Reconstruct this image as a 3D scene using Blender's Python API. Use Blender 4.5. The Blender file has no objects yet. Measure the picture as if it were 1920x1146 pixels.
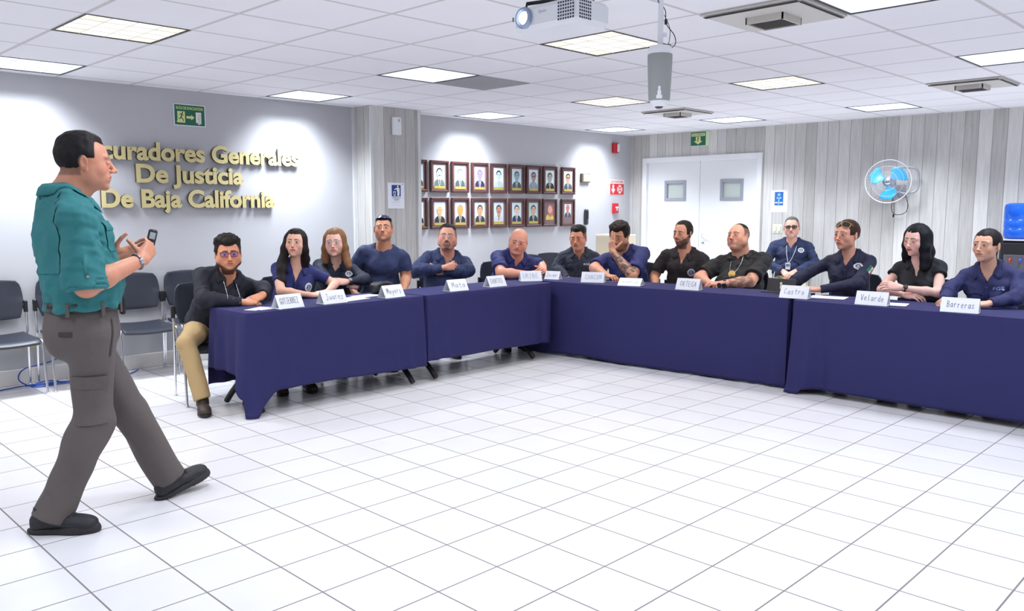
import bpy, math, random
import numpy as np
from mathutils import Vector, Matrix, Quaternion
from mathutils.bvhtree import BVHTree

SC = bpy.context.scene
COL = SC.collection
PI = math.pi
# ---------------------------------------------------------------- camera
CAMZ = 1.5
cam_data = bpy.data.cameras.new('camera')
cam = bpy.data.objects.new('camera', cam_data); COL.objects.link(cam)
cam_data.sensor_fit = 'HORIZONTAL'; cam_data.sensor_width = 36.0
cam_data.lens = 36.0 * 1541.4 / 1920.0
cam_data.clip_start = 0.05; cam_data.clip_end = 100
YAW, PITCH = 0.78, 0.1179
fw = Vector((math.cos(YAW) * math.cos(PITCH), math.sin(YAW) * math.cos(PITCH), -math.sin(PITCH)))
cam.location = (0, 0, CAMZ)
cam.rotation_euler = fw.to_track_quat('-Z', 'Y').to_euler()
SC.camera = cam
# ---------------------------------------------------------------- world, exposure
SC.view_settings.view_transform = 'Standard'
SC.view_settings.look = 'None'
SC.view_settings.gamma = 1.0
SC.view_settings.use_curve_mapping = False
SC.view_settings.exposure = -0.04
world = bpy.data.worlds.new('world'); SC.world = world; world.use_nodes = True
bg = world.node_tree.nodes['Background']
bg.inputs[0].default_value = (0.93, 0.96, 1.0, 1); bg.inputs[1].default_value = 0.42
# ---------------------------------------------------------------- light panels: lattice of the suspended ceiling
CEIL = 2.615
CELL = 0.6247; LX, LY = 3.630, 3.948
YA, XB = 7.85, 10.57          # the two walls in view
WARM = {(-3, 2), (1, -1), (5, 2), (5, -1)}
PANELS = [(m, n) for m in (-3, 1, 5, 9) for n in (-4, -1, 2, 5)] + [(-3, -7), (1, -7), (5, -7), (9, -7), (-7, -1), (-7, 2)]
def cell_centre(m, n): return (LX + (m + .5) * CELL, LY + (n + .5) * CELL)
for (m, n) in PANELS:
    warm = (m, n) in WARM
    ld = bpy.data.lights.new('panel_light', 'AREA'); ld.shape = 'SQUARE'; ld.size = CELL - .09
    ld.energy = 14 if warm else 19
    ld.color = (1.0, 0.93, 0.82) if warm else (0.86, 0.92, 1.0)
    if n == 5 or m == 9: ld.spread = math.radians(118); ld.energy = 31 if m == 9 else 38
    else: ld.spread = math.radians(150)
    lo = bpy.data.objects.new('panel_light', ld); COL.objects.link(lo)
    cx, cy = cell_centre(m, n)
    lo.location = (cx, cy, CEIL - 0.012)

# ================================================================ helpers
def link(o, parent=None):
    COL.objects.link(o)
    if parent is not None: o.parent = parent
    return o
def tag(o, label=None, cat=None, group=None, kind=None):
    if label: o['label'] = label
    if cat: o['category'] = cat
    if group: o['group'] = group
    if kind: o['kind'] = kind
    return o
def thing(name, label, cat, loc=(0, 0, 0), rz=0, group=None):
    o = bpy.data.objects.new(name, None); COL.objects.link(o)
    o.empty_display_size = .1
    o.location = loc; o.rotation_euler = (0, 0, rz)
    return tag(o, label, cat, group)
def copy_tree(root, loc=None, rz=None, label=None, group=None):
    def cp(o, par):
        c = o.copy(); COL.objects.link(c); c.parent = par
        for ch in kids.get(o.name, []): cp(ch, c)
        return c
    kids = {}
    for ch in COL.objects:
        if ch.parent: kids.setdefault(ch.parent.name, []).append(ch)
    r = cp(root, None)
    if loc is not None: r.location = loc
    if rz is not None: r.rotation_euler = (0, 0, rz)
    if label: r['label'] = label
    if group: r['group'] = group
    return r

class MB:
    """collects geometry for one mesh"""
    def __init__(s): s.v = []; s.f = []; s.c = []; s.M = Matrix.Identity(4); s.col = None; s.mi = []; s.m = 0
    def add(s, vs, fs, col=None):
        b = len(s.v)
        for v in vs: s.v.append(tuple(s.M @ Vector(v)))
        for f in fs: s.f.append([b + i for i in f]); s.mi.append(s.m)
        s.c += [col or s.col or (1, 1, 1)] * len(vs)
        return s
    def box(s, x0, x1, y0, y1, z0, z1, b=0, col=None):
        if b <= 0:
            vs = [(x, y, z) for x in (x0, x1) for y in (y0, y1) for z in (z0, z1)]
            return s.add(vs, [(0, 1, 3, 2), (4, 6, 7, 5), (0, 4, 5, 1), (2, 3, 7, 6), (0, 2, 6, 4), (1, 5, 7, 3)], col)
        b = min(b, .49 * abs(x1 - x0), .49 * abs(y1 - y0), .49 * abs(z1 - z0))
        vs = []; idx = {}
        for ix, (xa, sx) in enumerate(((x0, 1), (x1, -1))):
            for iy, (ya, sy) in enumerate(((y0, 1), (y1, -1))):
                for iz, (za, sz) in enumerate(((z0, 1), (z1, -1))):
                    for a in range(3):
                        p = [xa + sx * b, ya + sy * b, za + sz * b]; p[a] = (xa, ya, za)[a]
                        idx[(ix, iy, iz, a)] = len(vs); vs.append(tuple(p))
        fs = []
        I = lambda *k: idx[k]
        for a in range(3):
            for e in (0, 1):
                o = [k for k in range(3) if k != a]
                q = []
                for (p_, q_) in ((0, 0), (1, 0), (1, 1), (0, 1)):
                    k = [0, 0, 0]; k[a] = e; k[o[0]] = p_; k[o[1]] = q_; q.append(I(*k, a))
                fs.append(q)
        for a in range(3):
            o = [k for k in range(3) if k != a]
            for p_ in (0, 1):
                for q_ in (0, 1):
                    k0 = [0, 0, 0]; k0[a] = 0; k0[o[0]] = p_; k0[o[1]] = q_
                    k1 = list(k0); k1[a] = 1
                    fs.append([I(*k0, o[0]), I(*k0, o[1]), I(*k1, o[1]), I(*k1, o[0])])
        for ix in (0, 1):
            for iy in (0, 1):
                for iz in (0, 1): fs.append([I(ix, iy, iz, 0), I(ix, iy, iz, 1), I(ix, iy, iz, 2)])
        return s.add(vs, fs, col)
    def tube(s, pts, r, n=8, cap=True, col=None, closed=False, flat=None):
        pts = [Vector(p) for p in pts]; m = len(pts)
        rs = r if isinstance(r, (list, tuple)) else [r] * m
        vs = []; fs = []
        up = None
        for i, p in enumerate(pts):
            if closed: t = pts[(i + 1) % m] - pts[i - 1]
            else: t = pts[min(i + 1, m - 1)] - pts[max(i - 1, 0)]
            t.normalize()
            if up is None:
                up = Vector((0, 0, 1)) if abs(t.z) < .9 else Vector((1, 0, 0))
            a = t.cross(up); a.normalize(); b = a.cross(t); b.normalize(); up = b
            for k in range(n):
                th = 2 * PI * k / n
                fa, fb = (1, 1) if flat is None else flat
                vs.append(tuple(p + a * (math.cos(th) * rs[i] * fa) + b * (math.sin(th) * rs[i] * fb)))
        e = m if closed else m - 1
        for i in range(e):
            j = (i + 1) % m
            for k in range(n):
                k2 = (k + 1) % n
                fs.append([i * n + k, i * n + k2, j * n + k2, j * n + k])
        if cap and not closed:
            fs.append(list(range(n))[::-1]); fs.append([(m - 1) * n + k for k in range(n)])
        return s.add(vs, fs, col)
    def lathe(s, prof, n=24, col=None, c=(0, 0, 0)):
        vs = []; fs = []
        for (r, z) in prof:
            for k in range(n):
                a = 2 * PI * k / n; vs.append((c[0] + r * math.cos(a), c[1] + r * math.sin(a), c[2] + z))
        for i in range(len(prof) - 1):
            for k in range(n):
                k2 = (k + 1) % n; fs.append([i * n + k, i * n + k2, (i + 1) * n + k2, (i + 1) * n + k])
        fs.append(list(range(n))[::-1]); fs.append([(len(prof) - 1) * n + k for k in range(n)])
        return s.add(vs, fs, col)
    def grid(s, fn, nu, nv, col=None, close=False):
        vs = [fn(i / (nu - 1), j / (nv - 1)) for i in range(nu) for j in range(nv)]
        fs = [[i * nv + j, (i + 1) * nv + j, (i + 1) * nv + j + 1, i * nv + j + 1] for i in range(nu - 1) for j in range(nv - 1)]
        return s.add(vs, fs, col)
    def poly(s, pts, col=None): return s.add(pts, [list(range(len(pts)))], col)
    def prism(s, pts, d, col=None):
        """extrude a planar polygon by vector d"""
        n = len(pts); d = Vector(d)
        vs = list(pts) + [tuple(Vector(p) + d) for p in pts]
        fs = [list(range(n))[::-1], [n + i for i in range(n)]] + [[i, (i + 1) % n, n + (i + 1) % n, n + i] for i in range(n)]
        return s.add(vs, fs, col)
    def build(s, name, mat, parent=None, smooth=False, normals=True):
        me = bpy.data.meshes.new(name); me.from_pydata(s.v, [], s.f)
        if isinstance(mat, (list, tuple)):
            for m in mat: me.materials.append(m)
            me.polygons.foreach_set('material_index', s.mi)
        else: me.materials.append(mat)
        a = me.color_attributes.new('Col', 'FLOAT_COLOR', 'POINT')
        cc = np.ones((len(s.v), 4), np.float32); cc[:, :3] = np.array(s.c, np.float32) if s.v else 1
        a.data.foreach_set('color', cc.ravel())
        if normals:
            import bmesh
            bm = bmesh.new(); bm.from_mesh(me); bmesh.ops.recalc_face_normals(bm, faces=bm.faces); bm.to_mesh(me); bm.free()
        if smooth:
            me.polygons.foreach_set('use_smooth', [True] * len(me.polygons))
            if smooth != 'all': me.set_sharp_from_angle(angle=math.radians(smooth if smooth is not True else 40))
        me.update()
        o = bpy.data.objects.new(name, me)
        return link(o, parent)

# ---------------------------------------------------------------- materials
MATS = {}
def nodes_of(m): return m.node_tree.nodes, m.node_tree.links
def mat(name, col=(.8, .8, .8), rough=.5, metal=0, vcol=False, spec=None, bump=0, bscale=200, sheen=0, emit=None, estr=0, trans=0, alpha=1, sss=0, var=0, vscale=5, coat=0):
    if name in MATS: return MATS[name]
    m = bpy.data.materials.new(name); m.use_nodes = True; MATS[name] = m
    N, L = nodes_of(m); b = N['Principled BSDF']
    b.inputs['Base Color'].default_value = (*col, 1); b.inputs['Roughness'].default_value = rough
    b.inputs['Metallic'].default_value = metal
    if spec is not None: b.inputs['Specular IOR Level'].default_value = spec
    if sheen: b.inputs['Sheen Weight'].default_value = sheen; b.inputs['Sheen Roughness'].default_value = .5
    if emit: b.inputs['Emission Color'].default_value = (*emit, 1); b.inputs['Emission Strength'].default_value = estr
    if trans: b.inputs['Transmission Weight'].default_value = trans
    if alpha < 1: b.inputs['Alpha'].default_value = alpha
    if sss: b.inputs['Subsurface Weight'].default_value = sss; b.inputs['Subsurface Radius'].default_value = (.02, .008, .004); b.inputs['Subsurface Scale'].default_value = .3
    if coat: b.inputs['Coat Weight'].default_value = coat
    src = None
    if vcol:
        at = N.new('ShaderNodeAttribute'); at.attribute_name = 'Col'; src = at.outputs['Color']
    if var:
        tc = N.new('ShaderNodeTexCoord'); nz = N.new('ShaderNodeTexNoise'); nz.inputs['Scale'].default_value = vscale; nz.inputs['Detail'].default_value = 4
        L.new(tc.outputs['Object'], nz.inputs['Vector'])
        mp = N.new('ShaderNodeMapRange'); mp.inputs[3].default_value = 1 - var; mp.inputs[4].default_value = 1 + var
        L.new(nz.outputs['Fac'], mp.inputs[0])
        mx = N.new('ShaderNodeMix'); mx.data_type = 'RGBA'; mx.blend_type = 'MULTIPLY'; mx.inputs[0].default_value = 1
        if src: L.new(src, mx.inputs[6])
        else: mx.inputs[6].default_value = (*col, 1)
        L.new(mp.outputs[0], mx.inputs[7]); src = mx.outputs[2]
    if src: L.new(src, b.inputs['Base Color'])
    if bump:
        tc = N.new('ShaderNodeTexCoord'); nz = N.new('ShaderNodeTexNoise'); nz.inputs['Scale'].default_value = bscale; nz.inputs['Detail'].default_value = 3
        L.new(tc.outputs['Object'], nz.inputs['Vector'])
        bp = N.new('ShaderNodeBump'); bp.inputs['Strength'].default_value = bump; bp.inputs['Distance'].default_value = .002
        L.new(nz.outputs['Fac'], bp.inputs['Height']); L.new(bp.outputs['Normal'], b.inputs['Normal'])
    return m
def srgb(r, g, b):
    f = lambda c: ((c / 255 + .055) / 1.055) ** 2.4 if c > 10 else c / 255 / 12.92
    return (f(r), f(g), f(b))
# ================================================================ structure
def ceiling_material():
    m = bpy.data.materials.new('acoustic_tile'); m.use_nodes = True; N, L = nodes_of(m); b = N['Principled BSDF']
    b.inputs['Roughness'].default_value = .9
    g = N.new('ShaderNodeNewGeometry'); sp = N.new('ShaderNodeSeparateXYZ'); L.new(g.outputs['Position'], sp.inputs[0])
    def grid(out, off):
        a = N.new('ShaderNodeMath'); a.operation = 'SUBTRACT'; L.new(out, a.inputs[0]); a.inputs[1].default_value = off
        d = N.new('ShaderNodeMath'); d.operation = 'DIVIDE'; L.new(a.outputs[0], d.inputs[0]); d.inputs[1].default_value = CELL
        p = N.new('ShaderNodeMath'); p.operation = 'PINGPONG'; L.new(d.outputs[0], p.inputs[0]); p.inputs[1].default_value = .5
        return p.outputs[0]
    gx = grid(sp.outputs[0], LX); gy = grid(sp.outputs[1], LY)
    mn = N.new('ShaderNodeMath'); mn.operation = 'MINIMUM'; L.new(gx, mn.inputs[0]); L.new(gy, mn.inputs[1])
    mr = N.new('ShaderNodeMapRange'); mr.inputs[1].default_value = .017; mr.inputs[2].default_value = .024
    L.new(mn.outputs[0], mr.inputs[0])
    nz = N.new('ShaderNodeTexNoise'); nz.inputs['Scale'].default_value = 1.3; nz.inputs['Detail'].default_value = 5; L.new(g.outputs['Position'], nz.inputs['Vector'])
    cr = N.new('ShaderNodeMix'); cr.data_type = 'RGBA'; cr.inputs[6].default_value = (*srgb(236, 235, 239), 1); cr.inputs[7].default_value = (*srgb(246, 245, 249), 1)
    L.new(nz.outputs['Fac'], cr.inputs[0])
    mx = N.new('ShaderNodeMix'); mx.data_type = 'RGBA'; mx.inputs[6].default_value = (*srgb(206, 203, 203), 1)
    L.new(mr.outputs[0], mx.inputs[0]); L.new(cr.outputs[2], mx.inputs[7]); L.new(mx.outputs[2], b.inputs['Base Color'])
    n2 = N.new('ShaderNodeTexNoise'); n2.inputs['Scale'].default_value = 160; L.new(g.outputs['Position'], n2.inputs['Vector'])
    ad = N.new('ShaderNodeMath'); ad.operation = 'MULTIPLY_ADD'; L.new(mr.outputs[0], ad.inputs[0]); ad.inputs[1].default_value = 1.0; L.new(n2.outputs['Fac'], ad.inputs[2])
    bp = N.new('ShaderNodeBump'); bp.inputs['Strength'].default_value = .25; bp.inputs['Distance'].default_value = .002; L.new(ad.outputs[0], bp.inputs['Height']); L.new(bp.outputs[0], b.inputs['Normal'])
    return m
TILE = 0.3213; TX, TY = 1.6652 + .0, 3.0152      # floor tile lattice
def floor_material():
    m = bpy.data.materials.new('glazed_floor_tile'); m.use_nodes = True; N, L = nodes_of(m); b = N['Principled BSDF']
    g = N.new('ShaderNodeNewGeometry'); sp = N.new('ShaderNodeSeparateXYZ'); L.new(g.outputs['Position'], sp.inputs[0])
    outs = []; cells = []
    for out, off in ((sp.outputs[0], TX), (sp.outputs[1], TY)):
        a = N.new('ShaderNodeMath'); a.operation = 'SUBTRACT'; L.new(out, a.inputs[0]); a.inputs[1].default_value = off
        d = N.new('ShaderNodeMath'); d.operation = 'DIVIDE'; L.new(a.outputs[0], d.inputs[0]); d.inputs[1].default_value = TILE
        p = N.new('ShaderNodeMath'); p.operation = 'PINGPONG'; L.new(d.outputs[0], p.inputs[0]); p.inputs[1].default_value = .5
        fl = N.new('ShaderNodeMath'); fl.operation = 'FLOOR'; L.new(d.outputs[0], fl.inputs[0])
        outs.append(p.outputs[0]); cells.append(fl.outputs[0])
    mn = N.new('ShaderNodeMath'); mn.operation = 'MINIMUM'; L.new(outs[0], mn.inputs[0]); L.new(outs[1], mn.inputs[1])
    mr = N.new('ShaderNodeMapRange'); mr.inputs[1].default_value = .0085; mr.inputs[2].default_value = .0135; L.new(mn.outputs[0], mr.inputs[0])
    cb = N.new('ShaderNodeCombineXYZ'); L.new(cells[0], cb.inputs[0]); L.new(cells[1], cb.inputs[1])
    wn = N.new('ShaderNodeTexWhiteNoise'); L.new(cb.outputs[0], wn.inputs[0])
    nz = N.new('ShaderNodeTexNoise'); nz.inputs['Scale'].default_value = 3; nz.inputs['Detail'].default_value = 6; L.new(g.outputs['Position'], nz.inputs['Vector'])
    av = N.new('ShaderNodeMath'); av.operation = 'MULTIPLY_ADD'; L.new(wn.outputs[0], av.inputs[0]); av.inputs[1].default_value = .5; L.new(nz.outputs['Fac'], av.inputs[2])
    cr = N.new('ShaderNodeMix'); cr.data_type = 'RGBA'; cr.inputs[6].default_value = (*srgb(219, 218, 221), 1); cr.inputs[7].default_value = (*srgb(232, 231, 235), 1)
    L.new(av.outputs[0], cr.inputs[0])
    mx = N.new('ShaderNodeMix'); mx.data_type = 'RGBA'; mx.inputs[6].default_value = (*srgb(128, 120, 122), 1)
    L.new(mr.outputs[0], mx.inputs[0]); L.new(cr.outputs[2], mx.inputs[7]); L.new(mx.outputs[2], b.inputs['Base Color'])
    rr = N.new('ShaderNodeMapRange'); rr.inputs[3].default_value = .9; rr.inputs[4].default_value = .28; L.new(mr.outputs[0], rr.inputs[0]); L.new(rr.outputs[0], b.inputs['Roughness'])
    b.inputs['Specular IOR Level'].default_value = .5
    n2 = N.new('ShaderNodeTexNoise'); n2.inputs['Scale'].default_value = 9; L.new(g.outputs['Position'], n2.inputs['Vector'])
    ml = N.new('ShaderNodeMath'); ml.operation = 'MULTIPLY_ADD'; L.new(mr.outputs[0], ml.inputs[0]); ml.inputs[1].default_value = 1; 
    m3 = N.new('ShaderNodeMath'); m3.operation = 'MULTIPLY'; L.new(n2.outputs['Fac'], m3.inputs[0]); m3.inputs[1].default_value = .6; L.new(m3.outputs[0], ml.inputs[2])
    bp = N.new('ShaderNodeBump'); bp.inputs['Strength'].default_value = .3; bp.inputs['Distance'].default_value = .0015; L.new(ml.outputs[0], bp.inputs['Height']); L.new(bp.outputs[0], b.inputs['Normal'])
    return m
def plank_material(axis, name):
    """whitewashed vertical wood planks; axis = world axis that runs along the wall"""
    m = bpy.data.materials.new(name); m.use_nodes = True; N, L = nodes_of(m); b = N['Principled BSDF']
    g = N.new('ShaderNodeNewGeometry'); sp = N.new('ShaderNodeSeparateXYZ'); L.new(g.outputs['Position'], sp.inputs[0])
    u = sp.outputs[axis]
    W = .147
    d = N.new('ShaderNodeMath'); d.operation = 'DIVIDE'; L.new(u, d.inputs[0]); d.inputs[1].default_value = W
    fl = N.new('ShaderNodeMath'); fl.operation = 'FLOOR'; L.new(d.outputs[0], fl.inputs[0])
    fr = N.new('ShaderNodeMath'); fr.operation = 'PINGPONG'; L.new(d.outputs[0], fr.inputs[0]); fr.inputs[1].default_value = .5
    gap = N.new('ShaderNodeMapRange'); gap.inputs[1].default_value = .008; gap.inputs[2].default_value = .03; L.new(fr.outputs[0], gap.inputs[0])
    wn = N.new('ShaderNodeTexWhiteNoise'); wn.noise_dimensions = '1D'; L.new(fl.outputs[0], wn.inputs['W'])
    # grain
    cb = N.new('ShaderNodeCombineXYZ'); 
    s1 = N.new('ShaderNodeMath'); s1.operation = 'MULTIPLY_ADD'; L.new(fl.outputs[0], s1.inputs[0]); s1.inputs[1].default_value = 3.7; L.new(u, s1.inputs[2])
    m1 = N.new('ShaderNodeMath'); m1.operation = 'MULTIPLY'; L.new(s1.outputs[0], m1.inputs[0]); m1.inputs[1].default_value = 22
    m2 = N.new('ShaderNodeMath'); m2.operation = 'MULTIPLY'; L.new(sp.outputs[2], m2.inputs[0]); m2.inputs[1].default_value = 1.6
    L.new(m1.outputs[0], cb.inputs[0]); L.new(m2.outputs[0], cb.inputs[2])
    nz = N.new('ShaderNodeTexNoise'); nz.inputs['Scale'].default_value = 1.5; nz.inputs['Detail'].default_value = 7; nz.inputs['Roughness'].default_value = .65; L.new(cb.outputs[0], nz.inputs['Vector'])
    mixf = N.new('ShaderNodeMath'); mixf.operation = 'MULTIPLY_ADD'; L.new(nz.outputs['Fac'], mixf.inputs[0]); mixf.inputs[1].default_value = .7
    m4 = N.new('ShaderNodeMath'); m4.operation = 'MULTIPLY'; L.new(wn.outputs[0], m4.inputs[0]); m4.inputs[1].default_value = .42; L.new(m4.outputs[0], mixf.inputs[2])
    cr = N.new('ShaderNodeValToRGB'); e = cr.color_ramp.elements
    e[0].position = .25; e[0].color = (*srgb(172, 170, 165), 1); e[1].position = .9; e[1].color = (*srgb(228, 227, 222), 1)
    x = e.new(.55); x.color = (*srgb(200, 199, 196), 1)
    L.new(mixf.outputs[0], cr.inputs[0])
    mx = N.new('ShaderNodeMix'); mx.data_type = 'RGBA'; mx.inputs[6].default_value = (*srgb(146, 144, 142), 1)
    L.new(gap.outputs[0], mx.inputs[0]); L.new(cr.outputs[0], mx.inputs[7]); L.new(mx.outputs[2], b.inputs['Base Color'])
    b.inputs['Roughness'].default_value = .55
    ad = N.new('ShaderNodeMath'); ad.operation = 'MULTIPLY_ADD'; L.new(nz.outputs['Fac'], ad.inputs[0]); ad.inputs[1].default_value = .2; L.new(gap.outputs[0], ad.inputs[2])
    bp = N.new('ShaderNodeBump'); bp.inputs['Strength'].default_value = .5; bp.inputs['Distance'].default_value = .004; L.new(ad.outputs[0], bp.inputs['Height']); L.new(bp.outputs[0], b.inputs['Normal'])
    return m
M_ceil = ceiling_material(); M_floor = floor_material()
M_plankX = plank_material(1, 'whitewashed_plank'); M_plankY = plank_material(0, 'whitewashed_plank_side')
M_paint = mat('grey_wall_paint', srgb(188, 188, 192), .75, bump=.15, bscale=60, var=.015, vscale=2)
M_white = mat('white_paint', srgb(238, 240, 242), .4)
M_base = mat('baseboard_tile', srgb(222, 218, 214), .35)
M_black = mat('black_plastic', srgb(24, 24, 28), .45)
M_chrome = mat('chrome', (.78, .78, .8), .18, metal=1)
M_vc = mat('painted_print', vcol=True, rough=.6)
M_vcg = mat('glossy_print', vcol=True, rough=.3)
def struct(o): o['kind'] = 'structure'; return o
X0, Y0 = -2.6, -2.2
PX0, PX1, PYF = 5.405, 6.085, 7.52        # pillar
struct(MB().box(X0, XB, Y0, YA, -.12, 0).build('floor', M_floor))
# ceiling slab with openings for the light fixtures and diffusers
VENTS = [(1, -3), (7, -3), (7, 2)]
holes = set(PANELS)
cb_ = MB(); ms = [(X0 - 0)] + [LX + CELL * i for i in range(-9, 12) if X0 < LX + CELL * i < XB] + [XB]
ns = [Y0] + [LY + CELL * i for i in range(-9, 7) if Y0 < LY + CELL * i < YA] + [YA]
for i in range(len(ms) - 1):
    for j in range(len(ns) - 1):
        cx, cy = (ms[i] + ms[i + 1]) / 2, (ns[j] + ns[j + 1]) / 2
        mm, nn = math.floor((cx - LX) / CELL), math.floor((cy - LY) / CELL)
        if (mm, nn) in holes: continue
        cb_.box(ms[i], ms[i + 1], ns[j], ns[j + 1], CEIL, CEIL + .02)
struct(cb_.build('ceiling', M_ceil, normals=False))
# left wall (grey paint), its two stretches either side of the pillar
struct(MB().box(X0, XB + .15, YA, YA + .15, -.12, CEIL + .1).build('wall_left', M_paint))
struct(MB().box(PX0, PX1, PYF, YA, 0, CEIL).build('wall_pillar', [M_plankY], normals=True))
# back wall with opening for the double doors
DY0, DY1, DZ = 5.605, 7.60, 2.26
w = MB(); w.box(XB, XB + .15, Y0, DY0, -.12, CEIL + .1); w.box(XB, XB + .15, DY1, YA + .15, -.12, CEIL + .1); w.box(XB, XB + .15, DY0, DY1, DZ, CEIL + .1)
struct(w.build('wall_back', M_plankX))
pil = bpy.data.objects['wall_pillar']
# pillar side faces run along Y: give them the other plank direction
pil.data.materials.append(M_plankX)
for f in pil.data.polygons:
    if abs(f.normal.x) > .7: f.material_index = 1
# baseboards
struct(MB().box(X0, PX0, YA - .014, YA, 0, .135, .003).build('baseboard_left', M_base))
struct(MB().box(PX1, XB, YA - .014, YA, 0, .135, .003).build('baseboard_left_far', M_base))
b_ = MB(); b_.box(XB - .014, XB, Y0, DY0 - .0, 0, .12, .003); b_.box(XB - .014, XB, DY1, YA - .014, 0, .12, .003); struct(b_.build('baseboard_back', M_base))
# corner trims of the pillar
M_trim = mat('pale_corner_trim', srgb(214, 216, 216), .5)
struct(MB().box(PX0 - .012, PX0 + .03, PYF - .012, PYF, 0, CEIL - .001).build('trim_1', M_trim))
struct(MB().box(PX1 - .03, PX1 + .012, PYF - .012, PYF, 0, CEIL - .001).build('trim_2', M_trim))
struct(MB().box(PX0 - .02, PX0, YA - .03, YA, 0, CEIL - .001).build('trim_3', M_trim))
# door frame
f = MB(); t = .075
f.box(XB - .03, XB + .13, DY0, DY0 + t, 0, DZ, .004); f.box(XB - .03, XB + .13, DY1 - t, DY1, 0, DZ, .004); f.box(XB - .03, XB + .13, DY0 + t, DY1 - t, DZ - t, DZ, .004)
struct(f.build('trim_4', M_white))
M_doorw = mat('door_white', srgb(236, 238, 240), .35)
M_alu = mat('grey_aluminium_frame', srgb(168, 172, 184), .4, metal=.3)
M_frost = mat('frosted_pane', srgb(196, 206, 200), .25)
ymid = (DY0 + DY1) / 2
def door(n, ya, yb, wy0, wy1, handle=False):
    dz = DZ - t
    z0, z1 = 1.615, 1.905
    d = MB(); xd = XB + .02
    d.box(xd, xd + .045, ya, wy0, .008, dz); d.box(xd, xd + .045, wy1, yb, .008, dz); d.box(xd, xd + .045, wy0, wy1, .008, z0); d.box(xd, xd + .045, wy0, wy1, z1, dz)
    o = struct(d.build('door_%d' % n, M_doorw))
    q = MB(); e = .038
    q.box(xd - .012, xd + .057, wy0 - .008, wy0 + e, z0 - .008, z1 + .008, .002); q.box(xd - .012, xd + .057, wy1 - e, wy1 + .008, z0 - .008, z1 + .008, .002)
    q.box(xd - .012, xd + .057, wy0 + e, wy1 - e, z0 - .008, z0 + e, .002); q.box(xd - .012, xd + .057, wy0 + e, wy1 - e, z1 - e, z1 + .008, .002)
    wf = q.build('window_frame', M_alu, o)
    MB().box(xd + .018, xd + .026, wy0 + .01, wy1 - .01, z0 + .01, z1 - .01).build('pane', M_frost, o)
    if handle:
        h_ = MB(); h_.M = Matrix.Translation((xd, yb - .075, 1.105)) @ Matrix.Rotation(-PI / 2, 4, 'Y')
        h_.lathe([(.032, -.001), (.033, .008), (.026, .014), (.012, .02), (.012, .05)], 20); h_.M = Matrix.Identity(4)
        h_.tube([(xd - .05, yb - .075, 1.105), (xd - .052, yb - .11, 1.105), (xd - .048, yb - .17, 1.1)], [.011, .01, .008], 10)
        h_.M = Matrix.Translation((xd, yb - .075, .99)) @ Matrix.Rotation(-PI / 2, 4, 'Y'); h_.lathe([(.022, -.001), (.022, .008), (.014, .012)], 16)
        h_.build('door_handle', M_chrome, o, smooth=True)
    for zz in (.35, 1.2, 2.05): 
        yy = ya if not handle else ya
    return o
door(1, ymid + .003, DY1 - t - .003, 6.845, 7.205)
door(2, DY0 + t + .003, ymid - .003, 5.905, 6.255, True)
struct(MB().box(XB + .149, XB + .15, DY0, DY1, 0, DZ).build('trim_5', M_white))

# ================================================================ ceiling fixtures
def fixture_mat(name, c1, c2, st):
    m = bpy.data.materials.new(name); m.use_nodes = True; N, L = nodes_of(m); b = N['Principled BSDF']
    at = N.new('ShaderNodeAttribute'); at.attribute_name = 'Col'; sx = N.new('ShaderNodeSeparateXYZ'); L.new(at.outputs['Vector'], sx.inputs[0])
    mx = N.new('ShaderNodeMix'); mx.data_type = 'RGBA'; mx.inputs[6].default_value = (*c1, 1); mx.inputs[7].default_value = (*c2, 1); L.new(sx.outputs[0], mx.inputs[0])
    b.inputs['Base Color'].default_value = (.5, .5, .5, 1); L.new(mx.outputs[2], b.inputs['Emission Color']); b.inputs['Emission Strength'].default_value = st
    b.inputs['Roughness'].default_value = .6
    return m
M_lw = fixture_mat('warm_lens', srgb(214, 204, 178), srgb(255, 250, 236), 1.0)
M_lc = fixture_mat('cool_lens', srgb(190, 214, 244), srgb(250, 253, 255), 1.25)
M_fr = mat('fixture_frame', srgb(52, 50, 52), .5)
M_louv = mat('louver_white', srgb(235, 235, 232), .35)
names = {(-3, 2): 'warm square ceiling light panel high on the left, above the wall with raised letters', (1, -1): 'warm square ceiling light panel directly beyond the white projector',
 (5, 2): 'warm square ceiling light panel left of the hanging grey speaker', (5, -1): 'warm square ceiling light panel right of the hanging grey speaker',
 (-3, 5): 'cool white ceiling light panel at the left edge above the lettered wall', (1, 5): 'cool white ceiling light panel just left of the plank pillar top',
 (1, 2): 'bright white ceiling light panel touching the darker grey ceiling tile', (5, 5): 'cool white ceiling light panel above the left end of the portrait rows',
 (9, 5): 'cool white ceiling light panel in the far corner above the fire alarm', (9, 2): 'cool white ceiling light panel above the double doors',
 (9, -1): 'cool white ceiling light panel above the wall fan', (1, -4): 'large bright ceiling light panel at the top edge beside the big air diffuser',
 (5, -4): 'cool white ceiling light panel at the right edge of the view'}
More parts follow.
